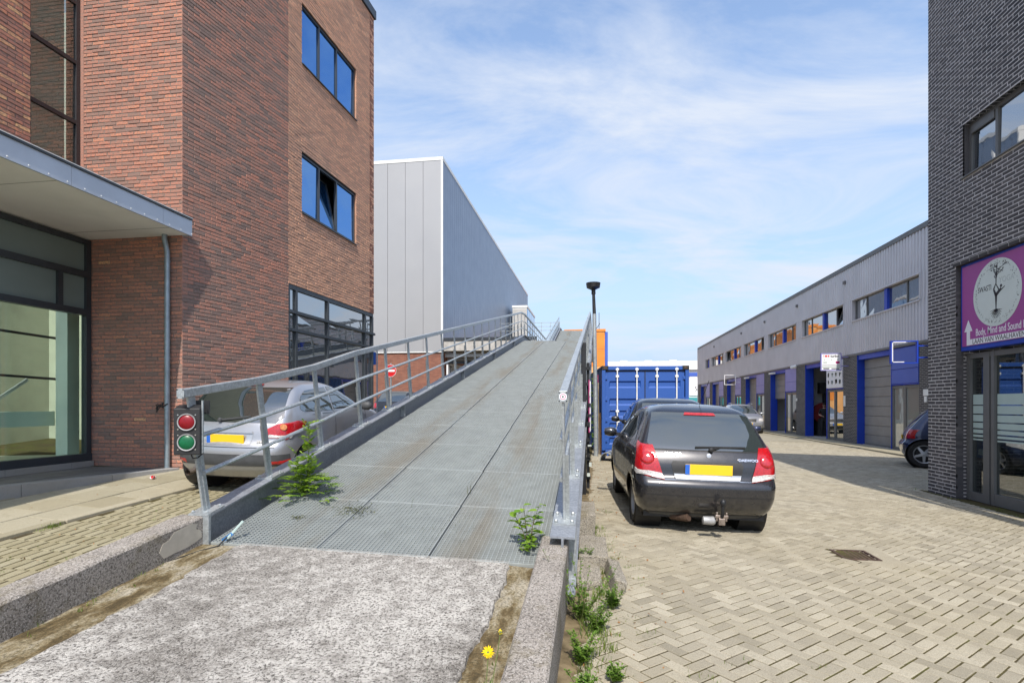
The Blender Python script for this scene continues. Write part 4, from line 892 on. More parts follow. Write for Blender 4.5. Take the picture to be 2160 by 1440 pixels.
for i, yj in enumerate(units):
    k = i-1                                                   # k=0: first unit beyond the dark building
    d0, d1_ = yj-2.72, yj; g0 = yj-4.65
    # brick pier beyond the jamb
    MB().box(-0.02,0.42,yj+0.012,yj+1.34,-0.1,ZC-0.092).build('brick_pier', 'brick_black_far', RB)
    if k < 0: continue
    MB().box(-0.015,0.40,yj-0.02,yj+0.010,-0.05,ZC-0.10).build('blue_jamb', 'blue_paint', RB)
    MB().box(0.02,0.40,d0-0.02,yj-0.02,ZC-0.30,ZC-0.095).build('blue_head', 'blue_paint', RB)
    MB().box(0.0,0.40,d0-0.06,d0-0.02,0,ZC-0.30).build('blue_jamb', 'blue_paint', RB)
    if yj != 31.9:
        zlo = 0.02 if yj != 37.9 else 2.05
        dr_ = MB(); pn = 9
        door = MB().box(0.30,0.33,d0-0.02,yj-0.02,zlo,ZC-0.30).build('overhead_door', 'door_grey', RB)
        z = zlo
        while z < ZC-0.34:
            z2 = min(z+0.40, ZC-0.31); MB().box(0.272,0.30,d0-0.01,yj-0.03,z+0.012,z2-0.012).build('door_panel', 'door_grey', door, bevel=0.008); z = z2
    # entrance: fascia panel above, door and side light below
    pm_ = 'blue_panel' if k in (0, -1) else ('sign_white' if k == 1 else 'blue_faded')
    fp = MB().box(0.02,0.10,g0+0.03,d0-0.07,2.42,ZC-0.10).build('fascia_frame', 'blue_paint', RB)
    MB().box(-0.01,0.018,g0+0.06,d0-0.10,3.02,ZC-0.14).build('fascia_panel', pm_, fp); MB().box(-0.01,0.018,g0+0.06,d0-0.10,2.48,3.00).build('fascia_panel', pm_, fp)
    ef = MB(); mid = (g0+d0)/2+0.05
    for (a, c) in ((g0+0.02,g0+0.12),(mid-0.08,mid+0.08),(d0-0.16,d0-0.06)): ef.box(0.03,0.14,a,c,0.0,2.40)
    ef.box(0.035,0.135,g0+0.12,mid-0.08,2.30,2.40).box(0.035,0.135,mid+0.08,d0-0.16,2.30,2.40).box(0.035,0.135,g0+0.12,mid-0.08,0,0.10).box(0.035,0.135,mid+0.08,d0-0.16,0,0.10)
    ef = ef.build('entrance_frame', 'frame_grey', RB)
    gm_ = 'glass_pale' if k == 0 else 'glass_dark'
    MB().box(0.07,0.085,g0+0.12,mid-0.08,0.10,2.30).build('glass_pane', gm_, ef); MB().box(0.07,0.085,mid+0.08,d0-0.16,0.10,2.30).build('glass_pane', gm_, ef)
# gutters spouts under the eaves
for y in (27.0, 33.0, 39.0, 45.0, 55.0): MB().box(-0.12,-0.02,y-0.08,y+0.08,ZR-0.75,ZR-0.62).build('overflow_spout', 'frame_grey', RB)
# open workshop of the second unit
MB().box(0.5,8.0,33.0,33.15,0,ZC).build('workshop_wall', 'interior_white', RB); MB().box(0.5,8.0,26.5,26.65,0,ZC).build('workshop_wall', 'interior_white', RB)
MB().box(0.5,8.0,32.95,33.0,0,1.25).build('workshop_dado', 'interior_green', RB)
MB().box(7.9,8.0,26.6,33,0,ZC).build('workshop_back', 'interior_white', RB)
MB().box(0.5,8.0,39.0,39.15,0,ZC).build('workshop_wall', 'interior_white', RB); MB().box(2.6,2.7,33.2,39,0,ZC).build('workshop_wall', 'interior_white', RB)
# first unit: alarm box, door numbers
MB().box(-0.05,-0.021,20.65,20.95,2.0,2.22).build('meter_box', 'white_paint', RB); MB().box(-0.05,-0.021,20.75,20.9,1.78,1.98).build('meter_box', 'white_paint', RB)
MB().box(-0.05,-0.021,27.0,27.15,1.62,2.1).build('letter_box', 'white_paint', RB)
MB().box(-0.05,-0.021,33.05,33.2,1.9,2.05).build('door_number', 'white_paint', RB)
for y in (33.15, 33.6): MB().lathe([(0.02,-0.10),(0.09,-0.06),(0.11,0.02),(0.06,0.09),(0.01,0.11)], 14, Matrix.Translation((-0.12,y,3.82))).build('bulkhead_lamp', 'white_paint', RB, smooth=True)
for y in (37.5, 43.5): MB().box(-0.25,-0.05,y-0.7,y,3.62,3.72).build('strip_lamp', 'white_paint', RB)
# things in the open workshop
bal = thing('tyre_machine', 'dark tyre machine with red hood inside the open workshop', 'machine', (RX+1.15, 32.45, RZ))
MB().box(-0.45,0.25,-0.4,0.5,0,0.95).build('body', 'interior_dark', bal, bevel=0.04); MB().lathe([(0.5,-0.06),(0.55,0),(0.5,0.06)], 22, Matrix.Translation((-0.2,-0.3,1.25)) @ Matrix.Rotation(PI/2,4,'X')).build('hood', 'cloth_red', bal, smooth=True); MB().box(0.0,0.16,0.1,0.26,0.95,2.5).build('column', 'interior_dark', bal); MB().box(-0.25,0.3,-0.1,0.3,2.3,2.9).build('head', 'interior_dark', bal, bevel=0.03)
rd = thing('red_drum', 'red round drum inside the half open unit', 'drum', (RX+0.9, 36.2, RZ))
MB().lathe([(0.30,0),(0.36,0.06),(0.36,0.12),(0.30,0.18)], 24, Matrix.Translation((0,-0.0,1.35)) @ Matrix.Rotation(PI/2,4,'X')).build('disc', 'sign_red', rd, smooth=True); MB().box(-0.05,0.05,0.02,0.1,0,1.2).build('stand', 'black_steel', rd)
wc = thing('white_cabinet', 'pale cabinet standing under the half open unit door', 'cabinet', (RX+0.85, 35.7, RZ))
MB().box(-0.25,0.3,-0.3,0.1,0,0.95).build('carcass', 'interior_white', wc); MB().box(-0.22,0.27,-0.32,-0.30,0.05,0.9).build('door', 'door_pale', wc)
# ---- projecting signs
def bracket(name, label, y, z, mat, white_tube, panel):
    t = thing(name, label, 'sign', (RX-0.05, y, RZ+z))
    W, H, T = 0.86, 0.78, 0.10; f = MB(); w = 0.035; x0 = -0.28-W
    f.box(x0,x0+W,-T/2,T/2,H-w,H).box(x0,x0+W,-T/2,T/2,0,w).box(x0,x0+w,-T/2,T/2,w,H-w).box(x0+W-w,x0+W,-T/2,T/2,w,H-w); f.build('frame', mat, t)
    for z_ in (0.18, 0.58): MB().box(-0.28,0.04,-0.02,0.02,z_,z_+0.04).build('bracket', mat, t)
    if white_tube:
        b = MB(); b.box(x0+w,x0+w+0.03,-T/2-0.012,-T/2,w,H-w).box(x0+w,x0+W*0.55,-T/2-0.012,-T/2,H-w-0.03,H-w).box(x0+w,x0+W*0.48,-T/2-0.012,-T/2,w,w+0.03); b.build('light_tube', 'sign_white', t)
    if panel: MB().box(x0+w,x0+W-w,-T/2+0.01,T/2-0.01,w,H-w).build('panel', 'sign_white', t)
    return t, x0
bracket('frame_sign', 'empty blue projecting sign frame on the nearest unit pier', 20.75, 3.10, 'blue_paint', True, False)
ts, x0 = bracket('turbo_sign', 'white projecting workshop sign with the word turbo', 26.7, 3.22, 'blue_faded', False, True)
text_part('lettering', 'turbo', 0.15, 'sign_ink', ts, basis((x0+0.40,-0.042,0.60),(1,0,0),(0,0,1)), bold=0.004)
for (a, b_, c, d_, m_) in ((0.11,0.13,0.61,0.70,'sign_red'),(0.17,0.26,0.61,0.69,'sign_red'),(0.29,0.35,0.61,0.69,'sign_red'),(0.10,0.26,0.32,0.40,'sign_faint'),(0.62,0.78,0.31,0.42,'magenta'),(0.13,0.17,0.45,0.52,'sign_faint'),(0.42,0.47,0.45,0.52,'sign_faint'),(0.66,0.74,0.46,0.53,'sign_faint'),(0.05,0.81,0.235,0.25,'sign_ink'),(0.05,0.81,0.13,0.2,'sign_faint'),(0.10,0.35,0.06,0.11,'sign_ink'),(0.44,0.78,0.06,0.10,'sign_ink')): MB().box(x0+a,x0+b_,-0.043,-0.040,c,d_).build('printed_mark', m_, ts)
bracket('frame_sign', 'far empty white projecting sign frame on the grey unit row', 45.6, 3.25, 'sign_white', False, False)
ib = thing('picture_board', 'pale board with rows of grey part pictures above the workshop entrance', 'signboard', (RX-0.02, 27.3, RZ+2.5))
MB().box(-0.02,0.0,0.0,1.75,0.0,1.25).build('board', 'sign_white', ib)
for r_ in range(3):
    for c_ in range(4):
        b = MB(); cy_, cz_ = 0.22+0.42*c_, 0.95-0.34*r_
        for q in range(5): b.box(-0.026,-0.0205,cy_+rng.uniform(-0.10,0.06),cy_+rng.uniform(0.06,0.12),cz_+rng.uniform(-0.12,0.02),cz_+rng.uniform(0.03,0.12))
        b.build('part_picture', 'sign_faint' if rng.random() < 0.5 else 'frame_grey', ib)
# ================================================================ dark brick building on the right
DX = 6.12; DZ = gz(DX)
DB = thing('black_brick_building', 'black brick building with pale joints and shopfront at the right edge', 'building', (0,0,0))
YD = 11.34; zS0, zS1 = 2.52+DZ, 3.98+DZ; DH = 10.0+DZ
br3 = []
ops = [(0.80, 7.5, DZ-0.05, zS1), (0.98, 7.5, 5.44+DZ, 6.32+DZ)]
brick_wall(DB, (DX, YD), (0,-1), (-1,0), 7.5, DZ-0.02, DH, ops, 'brick_black', 'mortar_grey', L=0.21, H=0.0495, J=0.0135, collect=br3, proud=(-0.0003,0.0012), rec=0.0022)
lay(br3, DB, 'brick', 'bricks', 'brick_black', 300)
rvl = []
brick_wall(DB, (DX, YD-0.80), (1,0), (0,-1), 0.27, DZ-0.02, zS1, [], 'brick_black', 'mortar_grey', L=0.21, H=0.0495, J=0.0135, collect=rvl, proud=(-0.0003,0.0012), rec=0.0022)
lay(rvl, DB, 'brick', 'bricks', 'brick_black', 60)
MB().box(DX+0.02,20,YD-0.24,YD,DZ,DH).build('end_wall', 'brick_black_far', DB)
MB().box(DX,20,YD-7.5,YD,DH,DH+0.12).build('roof', 'frame_grey', DB)
MB().box(DX+0.6,DX+0.8,YD-7.5,YD-0.25,DZ,DH).build('back_wall', 'interior_dark', DB) if False else None
MB().box(DX+3.2,DX+3.3,YD-7.5,YD-0.25,DZ,DH).build('room_wall', 'interior_dark', DB); MB().box(DX+0.3,DX+3.2,YD-7.5,YD-0.25,DZ+4.1,DZ+4.2).build('room_ceiling', 'interior_white', DB); MB().box(DX+0.3,DX+3.2,YD-7.5,YD-0.25,DZ-0.04,DZ+0.02).build('room_floor', 'concrete_plain', DB)
# lintel course and sill
MB().box(DX-0.012,DX+0.10,YD-7.5,YD-0.74,zS1,zS1+0.06).build('lintel', 'brick_black_far', DB)
PD = lambda s, z, t: Vector((DX-t, YD-s, z))
w = window(DB, PD, 0.98, 7.5, 5.44+DZ, 6.32+DZ, (1.62, 3.6, 5.4), 'frame_grey', 'glass_row', depth=-0.13, fw=0.055, sill='frame_grey')
MB().box(DX+0.09,DX+0.12,YD-1.58,YD-1.04,6.14+DZ,6.27+DZ).build('vent_strip', 'frame_grey', w)
# shopfront below the sign
XS = DX+0.20
sf = MB(); zt = zS0-0.05
for (s0, s1) in ((0.81,0.90),(1.22,1.36),(1.40,1.47),(3.4,3.5)): sf.hexa([PD(s0,DZ+0.0,-0.26),PD(s1,DZ,-0.26),PD(s1,DZ,-0.16),PD(s0,DZ,-0.16),PD(s0,zt,-0.26),PD(s1,zt,-0.26),PD(s1,zt,-0.16),PD(s0,zt,-0.16)])
sf.box(DX+0.165,DX+0.255,YD-7.5,YD-0.90,zt-0.08,zt).box(DX+0.165,DX+0.255,YD-1.22,YD-0.90,DZ+0.001,DZ+0.14).box(DX+0.165,DX+0.255,YD-3.4,YD-1.47,DZ+0.001,DZ+0.18)
sf = sf.build('shop_frame', 'frame_grey', DB)
for (s0, s1, zb) in ((0.90,1.22,0.14),(1.47,3.4,0.18),(3.5,7.4,0.18)):
    MB().box(XS,XS+0.008,YD-s1,YD-s0,DZ+zb,zt-0.08).build('glass_pane', 'glass_shop', sf)
    z = DZ+1.78
    for k, (h, g) in enumerate(((0.17,0.018),(0.13,0.02),(0.11,0.022),(0.09,0.024),(0.06,0.026),(0.04,0.028),(0.025,0.03))):
        MB().box(XS-0.0035,XS-0.001,YD-s1+0.02,YD-s0-0.02,z-h,z).build('film_strip', 'film_strip', sf); z -= h+g
po = thing('window_poster', 'small blue poster taped inside the narrow shop window', 'poster', (XS+0.03, YD-1.22, DZ+0.72))
MB().box(-0.004,0,0.02,0.26,0,0.48).build('sheet', 'glass_annex', po); MB().box(-0.006,-0.0045,0.05,0.22,0.28,0.36).build('picture', 'sign_faint', po); MB().box(-0.006,-0.0045,0.05,0.22,0.05,0.15).build('picture', 'sign_white', po)
# ---- purple sign
SGN = thing('purple_sign', 'purple signboard with pale disc, tree dancer emblem and white arrow', 'sign', (0,0,0))
XB = DX+0.06; ya, yb_ = YD-0.84, YD-4.6
MB().box(XB,XB+0.16,yb_,ya,zS0,zS1-0.01).build('blue_box', 'blue_paint', SGN)
MB().box(XB-0.012,XB-0.001,yb_+0.05,ya-0.05,zS0+0.07,zS1-0.05).build('board', 'purple_sign', SGN)
fx = XB-0.0125
def SB(s, z, t=0.0): return Vector((fx-t, ya-s, z))     # s to the right along the board
def disc(name, cs, cz, r, mat, t0, t1, n=48, ry=None):
    b = MB(); ry = ry or r; b.prism([(cs+r*math.cos(2*PI*k/n), cz+ry*math.sin(2*PI*k/n)) for k in range(n)], lambda u, v, t: SB(u, v, t), t0, t1); return b.build(name, mat, SGN)
cs, cz = 0.86, DZ+3.36; R_ = 0.525
disc('disc', cs, cz, R_, 'sign_disc', 0.0, 0.004)
def strokes(name, segs, mat='sign_ink', t=0.0062):
    b = MB()
    for (p, q, w0, w1) in segs:
        p = Vector(p); q = Vector(q); d = (q-p).normalized(); n = Vector((-d.y, d.x))
        poly = [p+n*w0, p-n*w0, q-n*w1, q+n*w1]; b.prism([(cs+a.x*R_, cz+a.y*R_) for a in poly], lambda u, v, tt: SB(u, v, tt), 0.0045, t)
    return b.build(name, mat, SGN)
def body_poly():
    # dancer: standing leg, bent leg, torso leaning right, arms up to the branch and out
    S = [((0,-0.50),(0.0,-0.08),0.016,0.045),((0.0,-0.10),(-0.10,0.10),0.045,0.028),((-0.10,0.10),(-0.01,0.26),0.028,0.012),((0.0,-0.08),(0.16,0.04),0.05,0.045),((0.16,0.04),(0.20,0.10),0.03,0.02),((0.13,0.04),(0.0,0.24),0.022,0.012),((0.16,0.01),(0.36,0.12),0.022,0.009),((0.0,0.24),(0.0,0.52),0.016,0.020)]
    strokes('dancer', S); disc('dancer_head', cs+0.205*R_, cz+0.155*R_, 0.045*R_, 'sign_ink', 0.0045, 0.0062, 16)
body_poly()
rs = random.Random(3)
strokes('roots', [((0,-0.50),(0.25*math.cos(a),-0.52+0.26*math.sin(a)),0.012,0.003) for a in [PI*(1.02+0.96*k/10) for k in range(11)]] + [((0.12*math.cos(a),-0.51+0.13*math.sin(a)),(0.22*math.cos(a+0.35),-0.53+0.24*math.sin(a+0.35)),0.006,0.002) for a in [PI*(1.1+0.8*k/7) for k in range(8)]])
br = [((0,0.50),(0.10,0.66),0.014,0.008),((0,0.50),(-0.10,0.68),0.014,0.008),((0.10,0.66),(0.45,0.80),0.008,0.004),((-0.10,0.68),(-0.22,0.92),0.008,0.003),((0.02,0.55),(0.05,0.9),0.01,0.004),((0.08,0.62),(0.3,0.62),0.007,0.003)]
strokes('branches', br)
def leaflets(name, pts, mat, sz):
    b = MB()
    for (x_, y_) in pts:
        a = rs.uniform(0, PI); l = sz*rs.uniform(0.7, 1.4); w = l*0.45; d = (math.cos(a), math.sin(a)); n = (-d[1], d[0])
        poly = [(x_+d[0]*l, y_+d[1]*l), (x_+n[0]*w, y_+n[1]*w), (x_-d[0]*l, y_-d[1]*l), (x_-n[0]*w, y_-n[1]*w)]
        b.prism([(cs+u*R_, cz+v*R_) for u, v in poly], lambda u, v, t: SB(u, v, t), 0.0045, 0.0060)
    return b.build(name, mat, SGN)
lp = []
for (p, q, _, _) in br:
    for k in range(9): f = rs.random(); lp.append((p[0]+(q[0]-p[0])*f+rs.gauss(0,0.05), p[1]+(q[1]-p[1])*f+rs.gauss(0,0.05)))
leaflets('emblem_leaves', [p for p in lp if p[0]**2+p[1]**2 < 0.9], 'sign_ink', 0.034)
leaflets('emblem_ring', [(0.86*math.cos(a)+rs.gauss(0,0.035), 0.86*math.sin(a)+rs.gauss(0,0.035)) for a in [rs.uniform(0, 2*PI) for _ in range(170)]], 'sign_ink', 0.015)
B_ = lambda s, z, t=0.0045: basis(SB(s, z, t), (0,-1,0), (0,0,1))
text_part('lettering', 'SWASTI', 0.125, 'sign_ink', SGN, B_(cs-0.415, cz+0.06), xs=0.72, extrude=0.001)
text_part('lettering', 'YOGA', 0.125, 'sign_faint', SGN, B_(cs+0.06, cz+0.13), xs=0.9, extrude=0.0008)
text_part('lettering', 'Body, Mind and Sound Healing', 0.165, 'sign_white', SGN, B_(0.385, DZ+2.735, 0.0005), xs=0.66, extrude=0.001, bold=0.001)
MB().hexa([SB(0.21,DZ+2.60),SB(1.95,DZ+2.60),SB(1.95,DZ+2.60,0.003),SB(0.21,DZ+2.60,0.003),SB(0.21,DZ+2.695),SB(1.95,DZ+2.695),SB(1.95,DZ+2.695,0.003),SB(0.21,DZ+2.695,0.003)]).build('white_band', 'sign_white', SGN)
text_part('lettering', 'LAAN VAN WAALHAVEN 297', 0.112, 'sign_ink', SGN, B_(0.31, DZ+2.612, 0.0035), xs=0.90, extrude=0.0008)
MB().prism([(0.17,2.60),(0.25,2.60),(0.25,2.83),(0.31,2.83),(0.21,3.02),(0.11,2.83),(0.17,2.83)], lambda u, v, t: SB(u, v+DZ, t), 0.0006, 0.0045).build('arrow', 'sign_white', SGN)
# ================================================================ blue shipping container
CT = thing('shipping_container', 'blue corrugated shipping container with four white locking rods', 'container', (0.17, 15.95, gz(1.4)), (0, 0, math.radians(5)))
Wc, Hc, Lc = 2.438, 2.591, 6.06; BL = 'container_blue'
fr = MB()
for x in (0.0, Wc-0.10): fr.box(x,x+0.10,0,0.14,0.18,Hc-0.12)
fr.box(0.10,Wc-0.10,0,0.12,0.06,0.20).box(0.10,Wc-0.10,0,0.12,Hc-0.12,Hc-0.01); fr.build('door_frame', BL, CT, bevel=0.008)
for x in (0.0, Wc-0.178):
    for z in (0.0, Hc-0.118):
        c = MB().box(x-0.003,x+0.181,-0.012,0.16,z,z+0.118).build('corner_casting', 'black_steel' if z > 1 else BL, CT, bevel=0.008)
        MB().box(x+0.045,x+0.135,-0.0145,-0.0125,z+0.03,z+0.09).build('casting_hole', 'iron_rust', c)
for k in range(2):
    x0 = 0.105+k*(Wc-0.21)/2; x1 = x0+(Wc-0.21)/2-0.012; dw = x1-x0
    b = MB(); zs = [0.215]; prof = [(0.215,0.055)]
    z = 0.30
    for zc_ in (0.45,0.87,1.22,1.56,2.06):
        prof += [(zc_-0.10,0.055),(zc_-0.055,0.092),(zc_+0.055,0.092),(zc_+0.10,0.055)]
    prof += [(Hc-0.14,0.055)]
    e = 0.10; V = []; 
    for (z, y) in prof: V += [(x0,0.055,z),(x0+e,0.055,z),(x0+e+0.03,y,z),(x1-e-0.03,y,z),(x1-e,0.055,z),(x1,0.055,z)]
    b.add(V, [(i*6+j, i*6+j+1, (i+1)*6+j+1, (i+1)*6+j) for i in range(len(prof)-1) for j in range(5)]); d = b.build('door', BL, CT)
    for q in (0.30, 0.80):
        xr = x0+dw*q; rod = MB().tube([(xr,0.012,0.12),(xr,0.012,Hc-0.05)], 0.019, 10).build('locking_rod', 'white_paint', d, smooth=True)
    for q in (0.30, 0.80):
        xr = x0+dw*q
        for z in (0.16,0.55,1.3,Hc-0.30,Hc-0.10): MB().box(xr-0.045,xr+0.045,-0.012,0.05,z-0.03,z+0.03).build('rod_bracket', 'white_paint', d, bevel=0.006)
    MB().bar((x0+dw*0.30,-0.01,1.0),(x0+dw*0.72,-0.01,1.0),0.02,0.045).build('handle', 'white_paint', d)
    for z in (0.42,1.0,1.6,2.2): MB().box((x0-0.03 if k == 0 else x1-0.04),(x0+0.05 if k == 0 else x1+0.03),0.02,0.07,z,z+0.09).build('hinge', BL, d, bevel=0.006)
MB().box(Wc/2-0.012,Wc/2+0.012,0.035,0.06,0.21,Hc-0.13).build('door_seal', 'black_plastic', CT)
MB().box(0.10,Wc-0.10,0.04,0.075,Hc-0.155,Hc-0.121).build('door_seal', 'black_plastic', CT)
def corr(xa, inward):
    b = MB(); n = 21; p = (Lc-0.3)/n; pr = []
    for k in range(n): a = 0.15+k*p; pr += [(a,0),(a+p*0.3,0),(a+p*0.5,1),(a+p*0.8,1)]
    pr.append((Lc-0.15,0)); V = [(xa+inward*t*0.036, y, z) for z in (0.16,Hc-0.06) for (y, t) in pr]; m_ = len(pr)
    b.add(V, [(i,i+1,m_+i+1,m_+i) for i in range(m_-1)]); return b.build('side_wall', BL, CT)
corr(0.02, 1); corr(Wc-0.02, -1)
MB().box(0.0,Wc,0.12,Lc,Hc-0.06,Hc-0.005).build('roof', BL, CT); MB().box(0.0,Wc,0.12,Lc,0.02,0.16).build('base', BL, CT); MB().box(0.02,Wc-0.02,Lc-0.06,Lc,0.1,Hc-0.06).build('end_wall', BL, CT)
for x in (0.005, Wc-0.095): MB().box(x,x+0.09,Lc-0.1,Lc+0.005,0.02,Hc-0.01).build('corner_post', BL, CT)
MB().box(0.40,0.62,0.040,0.054,0.70,0.84).build('data_plate', 'sign_faint', CT)
# ================================================================ street furniture along the ramp
lp_ = thing('street_lamp', 'slim street lamp with flat black head beside the ramp', 'street lamp', (0.0, 15.75, gz(-0.07)))
MB().tube([(0,0,0),(0,0,0.6),(-0.045,0,4.0)], [0.062,0.060,0.055], 16).build('pole', 'galvanised', lp_, smooth=True)
MB().tube([(-0.045,0,4.0),(-0.065,0,4.55),(-0.067,0,4.56),(-0.07,0,4.72)], [0.050,0.043,0.060,0.055], 16).build('upper_pole', 'lamp_black', lp_, smooth=True)
MB().lathe([(0.05,4.67),(0.11,4.705),(0.185,4.74),(0.20,4.85),(0.205,4.87),(0.05,4.89)], 28, Matrix.Translation((-0.075,0,0))).build('lamp_head', 'lamp_black', lp_, smooth=True)
MB().lathe([(0.155,4.745),(0.172,4.762)], 28, Matrix.Translation((-0.075,0,-0.012))).build('diffuser', 'lens_clear', lp_)
sp_ = thing('sign_post', 'black steel post holding a white edged board beside the railing', 'sign post', (-0.185, 8.95, gz(-0.15)))
MB().box(-0.05,0.03,-0.05,0.05,0,2.44).build('post', 'black_steel', sp_, bevel=0.005)
MB().box(0.035,0.085,0.03,0.10,0.1,2.12).build('rear_post', 'black_steel', sp_)
for z in (0.25,0.55,0.85,1.1,1.35,1.75,2.0): MB().box(0.0,0.10,-0.02,0.05,z,z+0.05).build('clamp', 'black_steel', sp_)
MB().box(0.088,0.10,-0.04,0.9,1.02,1.82).build('board', 'sign_white', sp_); MB().box(0.070,0.0875,-0.04,0.9,1.0,1.84).build('board_back', 'magenta', sp_)
for k in range(9):
    z = 0.3+0.16*k; MB().box(0.04+rng.uniform(0,0.05),0.09+rng.uniform(0,0.03),-0.06,-0.02,z,z+rng.uniform(0.02,0.07)).build('peeling_flake', rng.choice(['black_steel','sign_faint','black_steel']), sp_)
# traffic light on the first left post
p0 = PLs[0]
TL = thing('traffic_light', 'black two lamp signal with red over green on the railing post', 'traffic light', (p0[0].x-0.02, p0[0].y-0.19, 1.245), (0, 0, math.radians(22)))
TL.scale = (0.88, 0.88, 0.88); TL.location.x += 0.03
bx = MB(); bx.hexa([(-0.125,-0.03,-0.20),(0.085,-0.03,-0.20),(0.085,0.05,-0.20),(-0.105,0.05,-0.20),(-0.125,-0.03,0.20),(0.085,-0.03,0.20),(0.085,0.05,0.235),(-0.105,0.05,0.235)]); bx.build('housing', 'black_plastic', TL, bevel=0.008)
MB().box(0.087,0.095,0.0,0.035,-0.19,0.27).build('mount_plate', 'galvanised', TL); MB().box(-0.02,0.12,0.10,0.13,0.15,0.27).build('bracket', 'black_steel', TL)
for (z, m_) in ((0.082,'lens_darkred'),(-0.092,'lens_green')):
    Mx = Matrix.Translation((-0.02,-0.031,z)) @ Matrix.Rotation(PI/2, 4, 'X')
    rg = MB().lathe([(0.064,0),(0.072,0),(0.0745,0.008),(0.072,0.014),(0.064,0.012)], 32, Mx, close=True).build('lens_ring', 'rim_dull', TL, smooth=True)
    MB().lathe([(0.065,0.001),(0.062,0.005),(0.050,0.012),(0.030,0.017),(0.001,0.019)], 32, Mx).build('lens', m_, TL, smooth=True)
    sw = MB()
    for i in (-1,1):
        for j in (-1,1): sw.lathe([(0.006,0),(0.006,0.004)], 8, Matrix.Translation((-0.02+0.068*i,-0.031,z+0.062*j)) @ Matrix.Rotation(PI/2,4,'X'))
    sw.build('screws', 'chrome', TL, kind='stuff')
MB().tube([(0.0,0.02,-0.20),(0.01,0.02,-0.235),(0.05,0.03,-0.23),(0.085,0.06,-0.19)], 0.006, 6).build('cable', 'black_plastic', TL)
# no entry sign
ne = thing('no_entry_sign', 'round red no entry sign on a grey pole before the warehouse', 'road sign', (-6.06, 15.75, 0.58))
MB().tube([(0,0.03,0),(0,0.03,2.10)], 0.025, 10).build('pole', 'galvanised', ne, smooth=True)
Mx = Matrix.Translation((0,-0.01,1.88)) @ Matrix.Rotation(PI/2,4,'X')
MB().lathe([(0.185,-0.012),(0.185,0.0)], 36, Mx).build('plate', 'sign_red', ne); MB().box(-0.135,0.135,-0.014,-0.0105,1.848,1.912).build('white_bar', 'sign_white', ne)
MB().lathe([(0.176,0.0005),(0.185,0.0005),(0.185,0.002),(0.176,0.002)], 36, Mx, close=True).build('rim', 'sign_white', ne)
ns = thing('parking_sign', 'small blue sign panel on a pole in front of the warehouse', 'road sign', (-8.6, 20.5, 0.55))
MB().tube([(0.15,0.03,0),(0.15,0.03,3.2)], 0.028, 10).build('pole', 'galvanised', ns); MB().box(-0.12,0.12,-0.01,0.0,2.45,2.95).build('panel', 'plate_blue', ns)
